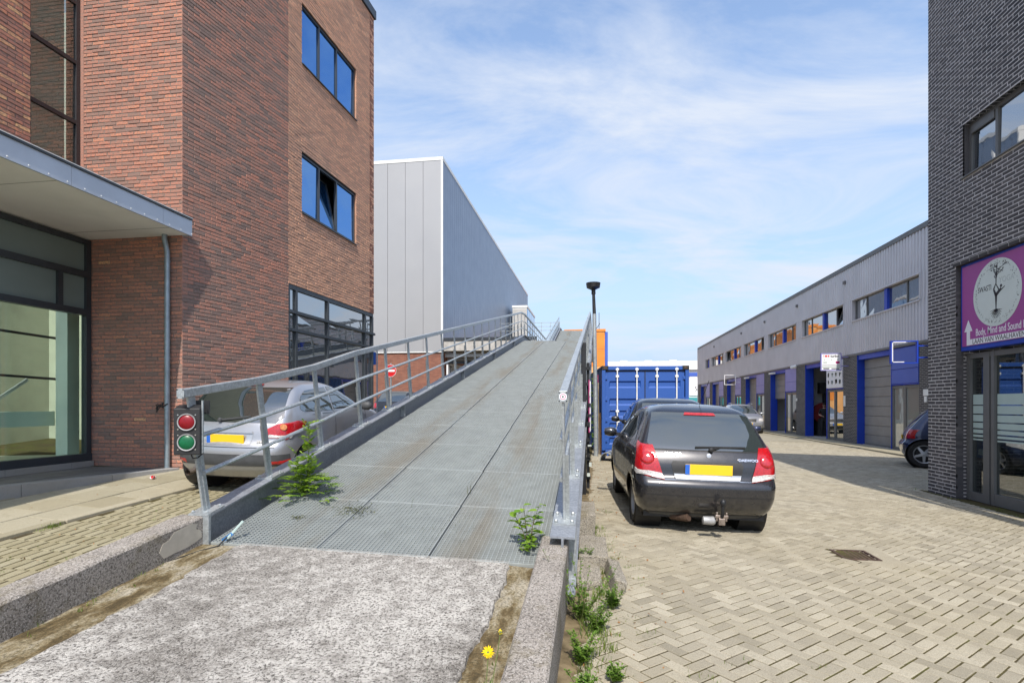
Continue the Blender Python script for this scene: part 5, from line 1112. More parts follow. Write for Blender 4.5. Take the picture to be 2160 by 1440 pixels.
# ================================================================ cars
class Car:
    """Body lofted from horizontal outlines; y forward from the rear bumper, x to the right."""
    SB = (0.15, 0.25, 0.75, 0.85)
    def __init__(s, layers, wheels, R, arch=0.045):
        # layers: (z, y_rear, y_front, half_width, rx_rear, ry_rear, rx_front, ry_front, bow_rear, bow_front)
        T = np.array(layers, float); z = T[:,0]; zz_ = np.linspace(z[0], z[-1], 90)
        s.T = np.stack([np.interp(zz_, z, T[:,i]) for i in range(T.shape[1])], 1)
        for _ in range(3):
            U = s.T.copy(); U[1:-1,1:] = 0.25*s.T[:-2,1:]+0.5*s.T[1:-1,1:]+0.25*s.T[2:,1:]; s.T = U
        s.z0, s.z1 = z[0], z[-1]; s.wh = wheels; s.R = R; s.arch = arch
    def par(s, z): return [np.interp(z, s.T[:,0], s.T[:,i]) for i in range(1, 10)]
    def pt(s, u, z):
        yr, yf, w, rx, ry, fx_, fy, br_, bf = s.par(z); sg = -1 if u < 0 else 1; u = abs(u); a, b, c, d = s.SB
        wt = lambda y: w*(1-0.035*abs((2*(y-yr)/(yf-yr)-1))**3)
        if u <= a: x = (w-rx)*u/a; y = yr+br_*(x/w)**2
        elif u <= b:
            f = (u-a)/(b-a)*PI/2; x = w-rx+rx*math.sin(f); y0 = yr+br_*((w-rx)/w)**2; y = y0+ry*(1-math.cos(f)); x *= wt(y)/w if f > 1.2 else 1-(1-wt(y)/w)*f/1.2
        elif u <= c:
            y0 = yr+br_*((w-rx)/w)**2+ry; y1 = yf-bf*((w-fx_)/w)**2-fy; y = y0+(y1-y0)*(u-b)/(c-b); x = wt(y)
        elif u <= d:
            f = (1-(u-c)/(d-c))*PI/2; x = w-fx_+fx_*math.sin(f); y0 = yf-bf*((w-fx_)/w)**2; y = y0-fy*(1-math.cos(f)); x *= wt(y)/w
        else: x = (w-fx_)*(1-u)/(1-d)*(wt(yf)/w); y = yf-bf*(x/w)**2
        return Vector((sg*x, y, z))
    def sx(s, x, z):      # loop coordinate of rear-face position x
        yr, yf, w, rx, ry, *_ = s.par(z); sg = -1 if x < 0 else 1; x = min(abs(x), w*0.9999); a, b = s.SB[:2]
        return sg*(a*x/(w-rx) if x <= w-rx else a+(b-a)*math.asin((x-w+rx)/rx)/(PI/2))
    def fxs(s, x, z):
        yr, yf, w, rx, ry, fx_, fy, *_ = s.par(z); sg = -1 if x < 0 else 1; x = min(abs(x), w*0.9999); c, d = s.SB[2:]
        return sg*(1-(1-d)*x/(w-fx_) if x <= w-fx_ else d-(d-c)*math.asin((x-w+fx_)/fx_)/(PI/2))
    def sy(s, y, z):
        yr, yf, w, rx, ry, fx_, fy, br_, bf = s.par(z); y0 = yr+br_*((w-rx)/w)**2+ry; y1 = yf-bf*((w-fx_)/w)**2-fy; b, c = s.SB[1:3]
        return b+(c-b)*(y-y0)/(y1-y0)
    def nrm(s, u, z):
        e = 0.004; p = s.pt(u, z); q = s.pt(u+e, z)-s.pt(u-e, z); z2 = min(z+0.01, s.z1); z1 = max(z-0.01, s.z0); r = s.pt(u, z2)-s.pt(u, z1)
        n = q.cross(r).normalized(); c = Vector((p.x, p.y-(s.par(z)[0]+s.par(z)[1])/2, 0.2))
        return n if n.dot(c) > 0 else -n
    def body(s, roofz):
        b = MB(); a1_, b1, c1, d1__ = s.SB
        us = list(np.linspace(0, a1_, 8)[:-1])+list(np.linspace(a1_, b1, 8)[:-1])+list(np.linspace(b1, c1, 56)[:-1])+list(np.linspace(c1, d1__, 8)[:-1])+list(np.linspace(d1__, 1, 8))
        us = us + [-u for u in us[-2:0:-1]]; zs = list(np.linspace(s.z0, s.z1, 44)); n = len(us)
        V = [s.pt(u, z) for z in zs for u in us]
        dead = set(); R = s.R+s.arch
        for i, v in enumerate(V):
            u = us[i % n]
            if not (0.18 < abs(u) < 0.86): continue
            for yw in s.wh:
                dy, dz_ = v.y-yw, v.z-s.R; r = math.hypot(dy, dz_)
                if r < R:
                    if r < R-0.035: dead.add(i)
                    else: k = R/r; v.y = yw+dy*k; v.z = s.R+dz_*k
        F = []
        for j in range(len(zs)-1):
            for i in range(n):
                f = (j*n+i, j*n+(i+1) % n, (j+1)*n+(i+1) % n, (j+1)*n+i)
                dd = [q for q in f if q in dead]
                if len(dd) == 0: F.append(f)
                elif len(dd) < 4:
                    for q in dd:
                        v = V[q]; yw = min(s.wh, key=lambda w_: abs(w_-v.y)); dy, dz_ = v.y-yw, v.z-s.R; r = math.hypot(dy, dz_) or 1e-3
                        if r >= R-0.075: k = R/r; v.y = yw+dy*k; v.z = s.R+dz_*k
                    if all(math.hypot(V[q].y-min(s.wh, key=lambda w_: abs(w_-V[q].y)), V[q].z-s.R) > R-0.002 for q in f): F.append(f)
        # roof
        top = (len(zs)-1)*n; yr, yf = s.T[-1,1], s.T[-1,2]; c = Vector((0, (yr+yf)/2, 0)); prev = top
        for (k, f) in ((0.8,0.45),(0.55,0.75),(0.3,0.93)):
            st_ = len(V)
            for i in range(n): p = V[top+i]; V.append(Vector((p.x*k, c.y+(p.y-c.y)*k, s.z1+(roofz-s.z1)*f)))
            F += [(prev+i, prev+(i+1) % n, st_+(i+1) % n, st_+i) for i in range(n)]; prev = st_
        V.append(Vector((0, c.y, roofz))); F += [(prev+i, prev+(i+1) % n, len(V)-1) for i in range(n)]
        return b.add(V, F)
    def patch(s, poly, kind, off=0.004, nu=8, nv=10, th=0.0):
        """convex poly in (a,z): kind 'rear' a=x, 'side' a=y (sign in kind), 'front' a=x, 's' a=loop coord"""
        zs_ = [p[1] for p in poly]; z0, z1 = min(zs_)+1e-4, max(zs_)-1e-4; rows = []
        for j in range(nv+1):
            z = z0+(z1-z0)*j/nv; xs_ = []
            for (p, q) in zip(poly, poly[1:]+poly[:1]):
                if (p[1]-z)*(q[1]-z) <= 0 and p[1] != q[1]: xs_.append(p[0]+(q[0]-p[0])*(z-p[1])/(q[1]-p[1]))
            rows.append((min(xs_), max(xs_), z))
        b = MB(); V = []
        for (a, c, z) in rows:
            for i in range(nu+1):
                q = a+(c-a)*i/nu
                u = {'rear': lambda: s.sx(q, z), 'front': lambda: s.fxs(q, z), 'right': lambda: s.sy(q, z), 'left': lambda: -s.sy(q, z), 's': lambda: q}[kind]()
                u = max(-0.999, min(0.999, u)); V.append(s.pt(u, z)+s.nrm(u if abs(u) > 0.006 else 0.006, z)*off)
        F = [(j*(nu+1)+i, j*(nu+1)+i+1, (j+1)*(nu+1)+i+1, (j+1)*(nu+1)+i) for j in range(nv) for i in range(nu)]
        cen = Vector((0, (s.T[20,1]+s.T[20,2])/2, 0.5))
        # consistent outward winding
        f = F[len(F)//2]; nn = (V[f[1]]-V[f[0]]).cross(V[f[3]]-V[f[0]])
        if nn.dot(V[f[0]]-cen) < 0: F = [g[::-1] for g in F]
        if th:      # give it thickness inwards
            n0 = len(V); V += [v-s_n for v, s_n in zip(V, [(v-cen).normalized()*th for v in V])]
        return b.add(V, F)
def wheel(par, x, y, R, w, rimmat, spokes=5, side=1):
    Mx = Matrix.Translation((x, y, R)) @ Matrix.Rotation(PI/2*side, 4, 'Y')
    h = w/2; ri = R*0.66
    t = MB().lathe([(ri,-h*0.85),(R*0.90,-h),(R*0.965,-h*0.86),(R*0.995,-h*0.6),(R,-h*0.25),(R*0.985,-h*0.22),(R*0.985,-h*0.17),(R,-h*0.14),(R,h*0.14),(R*0.985,h*0.17),(R*0.985,h*0.22),(R,h*0.25),(R*0.995,h*0.6),(R*0.965,h*0.86),(R*0.90,h),(ri,h*0.85)], 40, Mx, close=True).build('wheel', 'rubber', par, smooth=True)
    MB().lathe([(ri*1.01,h*0.80),(ri*0.97,h*0.86),(ri*0.90,h*0.55),(ri*0.86,-h*0.5)], 32, Mx).build('rim', rimmat, t, smooth=True) if False else None
    MB().lathe([(ri*1.02,h*0.78),(ri*1.0,h*0.90),(ri*0.93,h*0.86),(ri*0.88,h*0.3),(ri*0.88,-h*0.6)], 32, Mx, caps=False).build('rim', rimmat, t, smooth=True)
    MB().lathe([(ri*0.9,-h*0.2),(0.01,-h*0.2)], 24, Mx).build('brake_disc', 'black_steel', t)
    sp = MB()
    for k in range(spokes):
        a = 2*PI*k/spokes; c, s_ = math.cos(a), math.sin(a)
        P = []
        for zz2 in (h*0.2, h*0.55):
            for (r_, ww) in ((ri*0.12, ri*0.16), (ri*0.92, ri*0.10)):
                for sg in (-1, 1): P.append(Mx @ Vector((r_*c-sg*ww*s_, r_*s_+sg*ww*c, zz2 + (h*0.12 if r_ < ri*0.5 else 0))))
        sp.add(P, [(4,5,7,6),(0,2,3,1),(0,4,6,2),(1,3,7,5),(2,6,7,3)])
    sp.lathe([(ri*0.22,h*0.2),(ri*0.20,h*0.72),(0.01,h*0.74)], 16, Mx); sp.build('spokes', rimmat, t)
    return t
HATCH = [(0.19,0.20,3.62,0.74,0.20,0.26,0.25,0.30,0.10,0.18),(0.30,0.07,3.82,0.80,0.22,0.28,0.3,0.34,0.10,0.20),(0.42,0.015,3.88,0.825,0.22,0.28,0.32,0.36,0.10,0.22),(0.56,0.0,3.88,0.833,0.22,0.28,0.32,0.38,0.10,0.24),(0.615,0.03,3.85,0.835,0.22,0.27,0.32,0.4,0.10,0.26),(0.65,0.075,3.83,0.835,0.20,0.26,0.32,0.4,0.10,0.26),(0.78,0.09,3.74,0.835,0.18,0.25,0.32,0.42,0.10,0.28),(0.88,0.13,3.55,0.825,0.17,0.24,0.32,0.42,0.10,0.26),(0.93,0.16,3.25,0.815,0.16,0.24,0.3,0.40,0.10,0.24),(0.985,0.20,2.92,0.795,0.15,0.22,0.24,0.34,0.10,0.22),(1.10,0.30,2.62,0.745,0.14,0.20,0.2,0.26,0.09,0.18),(1.25,0.44,2.30,0.685,0.14,0.20,0.2,0.24,0.08,0.16),(1.36,0.56,2.02,0.635,0.15,0.20,0.2,0.24,0.07,0.14),(1.42,0.66,1.84,0.59,0.16,0.22,0.2,0.24,0.07,0.12),(1.455,0.80,1.68,0.52,0.18,0.26,0.2,0.24,0.06,0.10)]
def scaled(L=1, W=1, H=1, base=HATCH): return [(l[0]*H,)+tuple(v*(L if i in (0,1,4,6,7,8) else W) for i, v in enumerate(l[1:])) for l in base]
def plate(par, x, y, z, w=0.52, h=0.115, face=-1, tilt=0.0):
    t = MB().box(x-w/2,x+w/2,y-0.006,y+0.006,z-h/2,z+h/2).build('number_plate', 'plate_yellow', par, bevel=0.003)
    MB().box(x-w/2,x-w/2+0.05,y+face*0.008-0.001,y+face*0.008+0.001,z-h/2+0.002,z+h/2-0.002).build('country_strip', 'plate_blue', t); return t
def common(t, c, paintm, wheels, R, tw, track, rim='rim_silver', spokes=5, roof=1.495, under=True):
    c.body(roof).build('body', paintm, t, smooth='all')
    yr, yf = c.par(0.4)[0], c.par(0.4)[1]; w = c.par(0.4)[2]
    MB().box(-w+0.12,w-0.12,yr+0.2,yf-0.25,c.z0-0.02,c.z0+0.35).build('underbody', 'black_plastic', t)
    for y in wheels:
        for sd in (-1, 1):
            MB().lathe([(R+0.05,0.0),(R+0.055,0.30),(0.02,0.30)], 28, Matrix.Translation((sd*(track/2+tw/2-0.005),y,R)) @ Matrix.Rotation(-PI/2*sd,4,'Y'), caps=False).build('wheel_well', 'black_plastic', t)
            wheel(t, sd*track/2, y, R, tw, rim, spokes, sd)
def mirror_part(t, c, y, z, sgn, m_):
    w = c.par(z)[2]; MB().lathe([(0.01,-0.10),(0.06,-0.09),(0.085,-0.02),(0.085,0.05),(0.05,0.09),(0.01,0.10)], 16, Matrix.Translation((sgn*(w+0.12),y,z+0.05)) @ Matrix.Diagonal((1.0,0.7,0.85,1)) @ Matrix.Rotation(PI/2,4,'Y')).build('mirror', m_, t, smooth=True)
    MB().box(min(sgn*(w-0.03),sgn*(w+0.06)),max(sgn*(w-0.03),sgn*(w+0.06)),y-0.02,y+0.03,z-0.01,z+0.04).build('mirror_arm', 'black_plastic', t)
def sidewins(t, c, rows, glass='glass_car'):
    for sd in ('right', 'left'):
        for poly in rows: c.patch(poly, sd, 0.004).build('side_window', glass, t, smooth=True)
# ---------------------------------------------------------------- black hatchback with tow bar (nearest car)
KX, KY = 1.23, 6.42
slope_roll = math.atan(SHEAR)
K = thing('black_hatchback', 'dusty black hatchback with tow ball parked beside the ramp', 'car', (KX, KY, gz(KX)), (0, slope_roll*1.15, math.radians(3.2)))
KL = [(l[0],l[1],l[2],l[3],l[4]*0.72,l[5]*0.72,l[6],l[7],l[8]*0.55,l[9]) for l in scaled(1,0.97,1.0)]
k = Car(KL, (0.66, 3.14), 0.288)
common(K, k, 'paint_black', (0.66, 3.14), 0.288, 0.175, 1.335, 'rim_dull', 7)
k.patch([(-0.60,0.955),(0.60,0.955),(0.655,1.02),(0.565,1.375),(-0.565,1.375),(-0.655,1.02)], 'rear', 0.005, 16, 14).build('rear_window', 'glass_car', K, smooth=True)
sidewins(K, k, [[(0.62,1.02),(1.20,1.00),(1.20,1.37),(0.92,1.37)],[(1.26,1.00),(1.98,0.985),(1.72,1.385),(1.26,1.375)],[(2.04,0.99),(2.62,0.985),(1.86,1.385),(1.80,1.385)]])
k.patch([(-0.62,1.0),(0.62,1.0),(0.52,1.40),(-0.52,1.40)], 'front', 0.004, 14, 12).build('windscreen', 'glass_car', K, smooth=True)
for sg in (-1, 1):
    P_ = [(sg*0.60,1.015),(sg*0.765,1.03),(sg*0.80,0.80),(sg*0.805,0.665),(sg*0.475,0.615)]
    tlp = k.patch(P_, 'rear', 0.010, 10, 12).build('tail_light', 'lens_red', K, smooth=True)
    k.patch([(sg*0.475,0.618),(sg*0.803,0.668),(sg*0.80,0.735),(sg*0.50,0.69)], 'rear', 0.0135, 10, 5).build('reverse_lens', 'lens_clear', tlp, smooth=True)
    lb = k.sx(sg*0.66, 0.84); pp = k.pt(lb, 0.85); nn = k.nrm(lb, 0.85)
    Mx = basis(pp+nn*0.010, Vector((0,0,1)).cross(nn), nn.cross(Vector((0,0,1)).cross(nn)).normalized())
    MB().lathe([(0.078,0),(0.07,0.012),(0.045,0.02),(0.005,0.022)], 20, Mx).build('brake_lens', 'lens_red', tlp, smooth=True)
k.patch([(-0.36,0.62),(0.36,0.62),(0.40,0.80),(0.38,0.83),(-0.38,0.83),(-0.40,0.80)], 'rear', 0.004, 12, 6).build('plate_recess', 'black_plastic', K, smooth=True)
k.patch([(-0.35,0.625),(0.35,0.625),(0.37,0.69),(-0.37,0.69)], 'rear', 0.012, 12, 4).build('plate_holder', 'rim_silver', K, smooth=True)
pl = plate(K, 0.01, k.pt(0.004, 0.745).y-0.016, 0.745)
k.patch([(-0.60,0.952),(0.60,0.952),(0.60,0.944),(-0.60,0.944)], 'rear', 0.004, 14, 2).build('hatch_seam', 'black_plastic', K)
k.patch([(-0.56,0.618),(0.56,0.618),(0.56,0.628),(-0.56,0.628)], 'rear', 0.005, 14, 2).build('hatch_seam', 'chrome', K)
for sg in (-1, 1): k.patch([(sg*0.49,0.63),(sg*0.50,0.63),(sg*0.475,0.66),(sg*0.465,0.66)], 'rear', 0.004, 2, 2).build('hatch_seam', 'black_plastic', K)
k.patch([(-0.19,1.345),(0.19,1.345),(0.17,1.375),(-0.17,1.375)], 'rear', 0.012, 8, 3).build('high_brake_light', 'lens_red', K)
wp = MB(); pv = k.pt(k.sx(0.05,0.965),0.965)+Vector((0,-0.03,0)); pe = k.pt(k.sx(0.44,1.0),1.0)+Vector((0,-0.022,0)); pe0 = k.pt(k.sx(-0.12,0.99),0.99)+Vector((0,-0.022,0))
wp.bar(pe0, pe, 0.012, 0.02); wp.bar(pv, (pe+pe0)/2, 0.014, 0.02); wp.lathe([(0.03,0),(0.024,0.02),(0.004,0.025)], 12, Matrix.Translation(pv) @ Matrix.Rotation(PI/2,4,'X')); wp.build('wiper', 'black_plastic', K)
def badge(car, t, s_, x, z, size, m_='chrome', xs=1.0):
    p = car.pt(car.sx(x, z), z); q = car.pt(car.sx(x+0.2, z), z); up = (car.pt(car.sx(x, z+0.03), z+0.03)-p)
    ux = (q-p).normalized(); n = ux.cross(up.normalized()); 
    text_part('badge', s_, size, m_, t, basis(p+n*0.010, ux, n.cross(ux)), extrude=0.003, bold=0.002, xs=xs)
badge(k, K, 'KALOS', -0.47, 0.885, 0.052, xs=1.15); badge(k, K, 'DAEWOO', 0.345, 0.845, 0.042, xs=1.15)
MB().lathe([(0.03,0),(0.026,0.006),(0.005,0.008)], 16, basis(k.pt(0.005,0.90)+Vector((0,-0.004,0)),(1,0,0),(0,0.2,1))).build('emblem', 'rim_silver', K, smooth=True)
# bumper crease, tow bar, exhaust
k.patch([(-0.80,0.448),(0.80,0.448),(0.80,0.456),(-0.80,0.456)], 'rear', 0.003, 30, 2).build('bumper_crease', 'black_plastic', K)
k.patch([(-0.62,0.20),(0.62,0.20),(0.62,0.235),(-0.62,0.235)], 'rear', 0.004, 20, 3).build('bumper_lip', 'grey_plastic', K)
tb = MB(); tb.tube([(0.13,0.12,0.20),(0.13,-0.05,0.22),(0.13,-0.10,0.28),(0.13,-0.10,0.40)], 0.018, 10); tb.lathe([(0.005,0.37),(0.026,0.385),(0.032,0.41),(0.026,0.435),(0.012,0.448),(0.004,0.45)], 14, Matrix.Translation((0.13,-0.10,0))); tb.build('tow_ball', 'black_steel', K, smooth=True)
tc_ = MB(); tc_.box(0.06,0.20,-0.075,-0.03,0.235,0.27).box(0.095,0.165,-0.085,-0.02,0.16,0.235).box(0.07,0.09,-0.07,-0.03,0.20,0.30).box(0.17,0.19,-0.07,-0.03,0.20,0.30); tc_.build('tow_bracket', 'exhaust', K, bevel=0.006)
MB().lathe([(0.01,-0.07),(0.045,-0.06),(0.05,0.05),(0.035,0.07),(0.01,0.075)], 14, Matrix.Translation((0.0,-0.02,0.195)) @ Matrix.Rotation(PI/2,4,'Y')).build('tow_socket', 'rim_dull', K, smooth=True)
MB().tube([(-0.36,0.55,0.19),(-0.34,0.25,0.18),(-0.20,0.16,0.18),(-0.18,0.14,0.19)], 0.045, 12).build('silencer', 'iron_rust', K, smooth=True)
for sg in (-1, 1): MB().box(sg*0.62-0.06,sg*0.62+0.06,0.40,0.75,0.20,0.27).build('axle_arm', 'iron_rust', K)
mirror_part(K, k, 2.52, 0.98, -1, 'paint_black'); mirror_part(K, k, 2.52, 0.98, 1, 'paint_black')
for sd in ('left', 'right'):
    for y in (1.235, 2.02, 2.95): k.patch([(y,0.36),(y+0.009,0.36),(y+0.009,0.985),(y,0.985)], sd, 0.003, 2, 10).build('door_seam', 'black_plastic', K)
    for y in (1.05, 1.82): k.patch([(y,0.865),(y+0.13,0.865),(y+0.13,0.89),(y,0.89)], sd, 0.016, 4, 2).build('door_handle', 'paint_black', K)
MB().tube([(-0.05,1.35,1.485),(-0.05,1.55,1.62),(-0.06,1.32,1.86)] if False else [(0.09,0.95,1.485),(0.105,0.72,1.66),(0.115,0.60,1.78)], 0.0035, 5).build('aerial', 'black_plastic', K)
# ---------------------------------------------------------------- silver hatchback left of the ramp
SV = [(0.18,0.16,3.60,0.73,0.22,0.30,0.25,0.30,0.12,0.18),(0.28,0.05,3.78,0.79,0.24,0.32,0.3,0.34,0.12,0.20),(0.40,0.0,3.83,0.82,0.25,0.33,0.32,0.36,0.12,0.22),(0.54,0.0,3.83,0.826,0.25,0.33,0.32,0.38,0.12,0.24),(0.62,0.02,3.80,0.826,0.24,0.32,0.32,0.4,0.12,0.26),(0.66,0.06,3.78,0.825,0.23,0.31,0.32,0.4,0.12,0.26),(0.78,0.085,3.66,0.825,0.22,0.30,0.32,0.42,0.12,0.28),(0.88,0.12,3.40,0.815,0.20,0.29,0.32,0.42,0.12,0.26),(0.94,0.15,3.05,0.80,0.19,0.28,0.3,0.40,0.12,0.24),(1.00,0.19,2.76,0.78,0.15,0.20,0.24,0.34,0.12,0.22),(1.12,0.28,2.46,0.74,0.14,0.16,0.2,0.26,0.11,0.18),(1.25,0.42,2.15,0.69,0.14,0.15,0.2,0.24,0.10,0.16),(1.33,0.52,1.96,0.645,0.15,0.16,0.2,0.24,0.09,0.14),(1.38,0.64,1.80,0.585,0.18,0.20,0.2,0.24,0.08,0.12),(1.41,0.78,1.66,0.52,0.2,0.24,0.2,0.24,0.07,0.10)]
SX, SY = -4.76, 6.50
S = thing('silver_hatchback', 'silver three door hatchback parked behind the ramp railing', 'car', (SX, SY, yard_z(SX, SY+1.6)-0.05), (math.atan(0.06), slope_roll, math.radians(0.5)))
s = Car(SV, (0.60, 3.04), 0.28)
common(S, s, 'paint_silver', (0.60, 3.04), 0.28, 0.175, 1.42, 'rim_silver', 6, roof=1.435)
s.patch([(-0.62,0.90),(0.62,0.90),(0.70,0.97),(0.60,1.345),(-0.60,1.345),(-0.70,0.97)], 'rear', 0.005, 18, 12).build('rear_window', 'glass_car', S, smooth=True)
sidewins(S, s, [[(0.56,1.06),(0.70,1.0),(1.45,0.985),(1.45,1.335),(0.90,1.33),(0.66,1.22)],[(1.50,0.985),(2.50,0.965),(2.46,1.0),(1.78,1.34),(1.50,1.34)]])
s.patch([(-0.62,1.01),(0.62,1.01),(0.52,1.36),(-0.52,1.36)], 'front', 0.004, 14, 12).build('windscreen', 'glass_car', S, smooth=True)
for sg, sd in ((-1,'left'),(1,'right')):
    a, b = (0.117, 0.262); f = lambda u, z: (sg*u, z)
    tlp = s.patch([f(0.125,0.70),f(0.20,0.685),f(0.262,0.80),f(0.285,0.90),f(0.24,0.915),f(0.165,0.90),f(0.118,0.80)], 's', 0.009, 12, 10).build('tail_light', 'lens_red', S, smooth=True)
    u = sg*0.185; pp = s.pt(u,0.845); nn = s.nrm(u,0.845); Mx = basis(pp+nn*0.010, Vector((0,0,1)).cross(nn), nn.cross(Vector((0,0,1)).cross(nn)).normalized())
    MB().lathe([(0.045,0),(0.04,0.010),(0.005,0.014)], 18, Mx).build('indicator_lens', 'lens_orange', tlp, smooth=True)
    s.patch([f(0.135,0.705),f(0.215,0.70),f(0.225,0.75),f(0.14,0.755)], 's', 0.012, 8, 4).build('reverse_lens', 'lens_clear', tlp, smooth=True)
    s.patch([f(0.15,0.36),f(0.225,0.375),f(0.225,0.435),f(0.15,0.425)], 's', 0.008, 6, 4).build('bumper_reflector', 'lens_red', S, smooth=True)
s.patch([(-0.80,0.35),(0.80,0.35),(0.80,0.50),(-0.80,0.50)], 'rear', 0.005, 30, 5).build('bumper_strip', 'grey_plastic', S, smooth=True)
s.patch([(-0.34,0.62),(0.34,0.62),(0.36,0.76),(-0.36,0.76)], 'rear', 0.003, 12, 5).build('plate_recess', 'rim_silver', S, smooth=True)
s.patch([(-0.36,0.765),(0.36,0.765),(0.34,0.79),(-0.34,0.79)], 'rear', 0.022, 12, 3).build('hatch_grip', 'paint_silver', S, smooth=True)
plate(S, 0.0, s.pt(0.004,0.69).y-0.015, 0.69)
s.patch([(-0.66,0.585),(0.66,0.585),(0.66,0.593),(-0.66,0.593)], 'rear', 0.004, 14, 2).build('hatch_seam', 'black_plastic', S)
s.patch([(-0.19,1.352),(0.19,1.352),(0.18,1.378),(-0.18,1.378)], 'rear', 0.016, 8, 3).build('high_brake_light', 'lens_darkred', S)
wp = MB(); pv = s.pt(s.sx(-0.12,0.93),0.93)+Vector((0,-0.03,0)); pe = s.pt(s.sx(0.28,0.98),0.98)+Vector((0,-0.024,0)); wp.bar(pv, pe, 0.016, 0.024); wp.lathe([(0.03,0),(0.024,0.02),(0.004,0.025)], 12, Matrix.Translation(pv) @ Matrix.Rotation(PI/2,4,'X')); wp.build('wiper', 'grey_plastic', S)
MB().tube([(-0.50,0.35,0.24),(-0.50,-0.01,0.24)], 0.040, 16, cap=False).build('exhaust_tip', 'exhaust', S, smooth=True); MB().lathe([(0.036,0),(0.001,0)], 14, Matrix.Translation((-0.50,0.03,0.24)) @ Matrix.Rotation(PI/2,4,'X')).build('exhaust_bore', 'iron_rust', S)
for sd in ('left','right'):
    for y in (1.47, 2.60): s.patch([(y,0.34),(y+0.009,0.34),(y+0.009,0.985),(y,0.985)], sd, 0.003, 2, 10).build('door_seam', 'black_plastic', S)
    s.patch([(1.56,0.83),(1.72,0.83),(1.72,0.87),(1.56,0.87)], sd, 0.02, 4, 2).build('door_handle', 'paint_silver', S)
    s.patch([(0.98,0.88),(1.10,0.88),(1.12,0.95),(1.10,0.985),(0.98,0.985),(0.96,0.95)], sd, 0.004, 5, 5).build('fuel_flap', 'rim_silver', S)
    for (y0, y1) in ((0.80,1.45),): s.patch([(y0,0.965),(y1,0.955),(y1,0.962),(y0,0.972)], sd, 0.004, 8, 2).build('window_seal', 'black_plastic', S)
badge(s, S, '206', 0.42, 0.645, 0.05, 'rim_dull'); mirror_part(S, s, 2.40, 0.95, 1, 'grey_plastic'); mirror_part(S, s, 2.40, 0.95, -1, 'grey_plastic')
# ---------------------------------------------------------------- further cars
def simple_car(name, label, loc, rotz, paintm, L, W, H, front=True, rear=True, suv=False, rim='rim_silver', group=None, roll=True, wy0=0.70):
    t = thing(name, label, 'car', loc, (0, (slope_roll*math.cos(rotz) if roll else 0), rotz), group)
    lay_ = scaled(L, W, H); R = 0.30 if not suv else 0.36; wy = (wy0*L, 3.12*L); c = Car(lay_, wy, R)
    common(t, c, paintm, wy, R, 0.20, 1.42*W, rim, 5, roof=1.49*H)
    c.patch([(-0.60*W,0.98*H),(0.60*W,0.98*H),(0.54*W,1.37*H),(-0.54*W,1.37*H)], 'rear', 0.005, 14, 10).build('rear_window', 'glass_car', t, smooth=True)
    sidewins(t, c, [[(y*L,z*H) for y, z in q] for q in ([(0.62,1.02),(1.20,1.00),(1.20,1.37),(0.92,1.37)],[(1.26,1.00),(1.98,0.985),(1.72,1.385),(1.26,1.375)],[(2.04,0.99),(2.62,0.985),(1.86,1.385),(1.80,1.385)])])
    c.patch([(-0.64*W,1.0*H),(0.64*W,1.0*H),(0.53*W,1.40*H),(-0.53*W,1.40*H)], 'front', 0.005, 14, 12).build('windscreen', 'glass_car', t, smooth=True)
    for sg in (-1, 1):
        c.patch([(sg*x*W,z*H) for x, z in ((0.50,0.64),(0.70,0.62),(0.83,0.70),(0.82,0.80),(0.52,0.77))], 'front', 0.008, 8, 8).build('headlight', 'lens_clear', t, smooth=True)
        c.patch([(sg*x*W,z*H) for x, z in ((0.58,0.70),(0.83,0.70),(0.82,0.92),(0.62,0.94))], 'rear', 0.008, 8, 8).build('tail_light', 'lens_red', t, smooth=True)
        mirror_part(t, c, 2.5*L, 0.97*H, sg, paintm)
    c.patch([(x*W,z*H) for x, z in ((-0.36,0.58),(0.36,0.58),(0.40,0.74),(-0.40,0.74))], 'front', 0.006, 8, 5).build('grille', 'black_plastic', t, smooth=True)
    c.patch([(x*W,z*H) for x, z in ((-0.6,0.26),(0.6,0.26),(0.62,0.40),(-0.62,0.40))], 'front', 0.006, 12, 5).build('air_intake', 'black_plastic', t, smooth=True)
    if rear: plate(t, 0, c.pt(0.004,0.72*H).y-0.014, 0.72*H)
    if front: plate(t, 0, c.pt(0.999,0.48*H).y+0.014, 0.48*H, face=1)
    if suv:
        for sd in ('left','right'): c.patch([(0.3*L,0.30*H),(3.5*L,0.30*H),(3.5*L,0.40*H),(0.3*L,0.40*H)], sd, 0.006, 30, 3) if False else None
        for sg in (-1,1): MB().tube([(sg*0.52*W,0.95*L,1.485*H),(sg*0.54*W,1.1*L,1.52*H),(sg*0.55*W,1.75*L,1.52*H),(sg*0.54*W,1.9*L,1.47*H)], 0.018, 8).build('roof_rail', 'rim_dull', t)
    return t, c
simple_car('black_car', 'black car squeezed between the hatchback and the blue container', (1.52, 11.2, gz(1.5)), math.radians(2), 'paint_black2', 1.10, 1.07, 1.10)
simple_car('dark_blue_car', 'dark blue car facing the camera half hidden behind the hatchback', (3.12, 17.2, gz(3.1)), math.radians(180-3), 'paint_darkblue', 1.08, 1.02, 0.93, rear=False)
simple_car('silver_suv', 'silver off roader facing the camera before the unit row', (9.1, 38.6, gz(9.2)), math.radians(180-3), 'paint_silver', 1.18, 1.12, 1.16, suv=True, rear=False)
c4, cc4 = simple_car('dark_blue_suv', 'dark blue off roader half hidden behind the black brick corner', (8.42, 17.0, gz(8.7)), math.radians(-115), 'paint_darkblue', 1.02, 1.10, 1.10, suv=True, front=False, wy0=0.52)
simple_car('black_estate_car', 'black car with yellow plate parked before the brick plinth', (-9.0, 23.2, 0.60), math.radians(0), 'paint_black2', 1.1, 1.05, 1.0, roll=False)
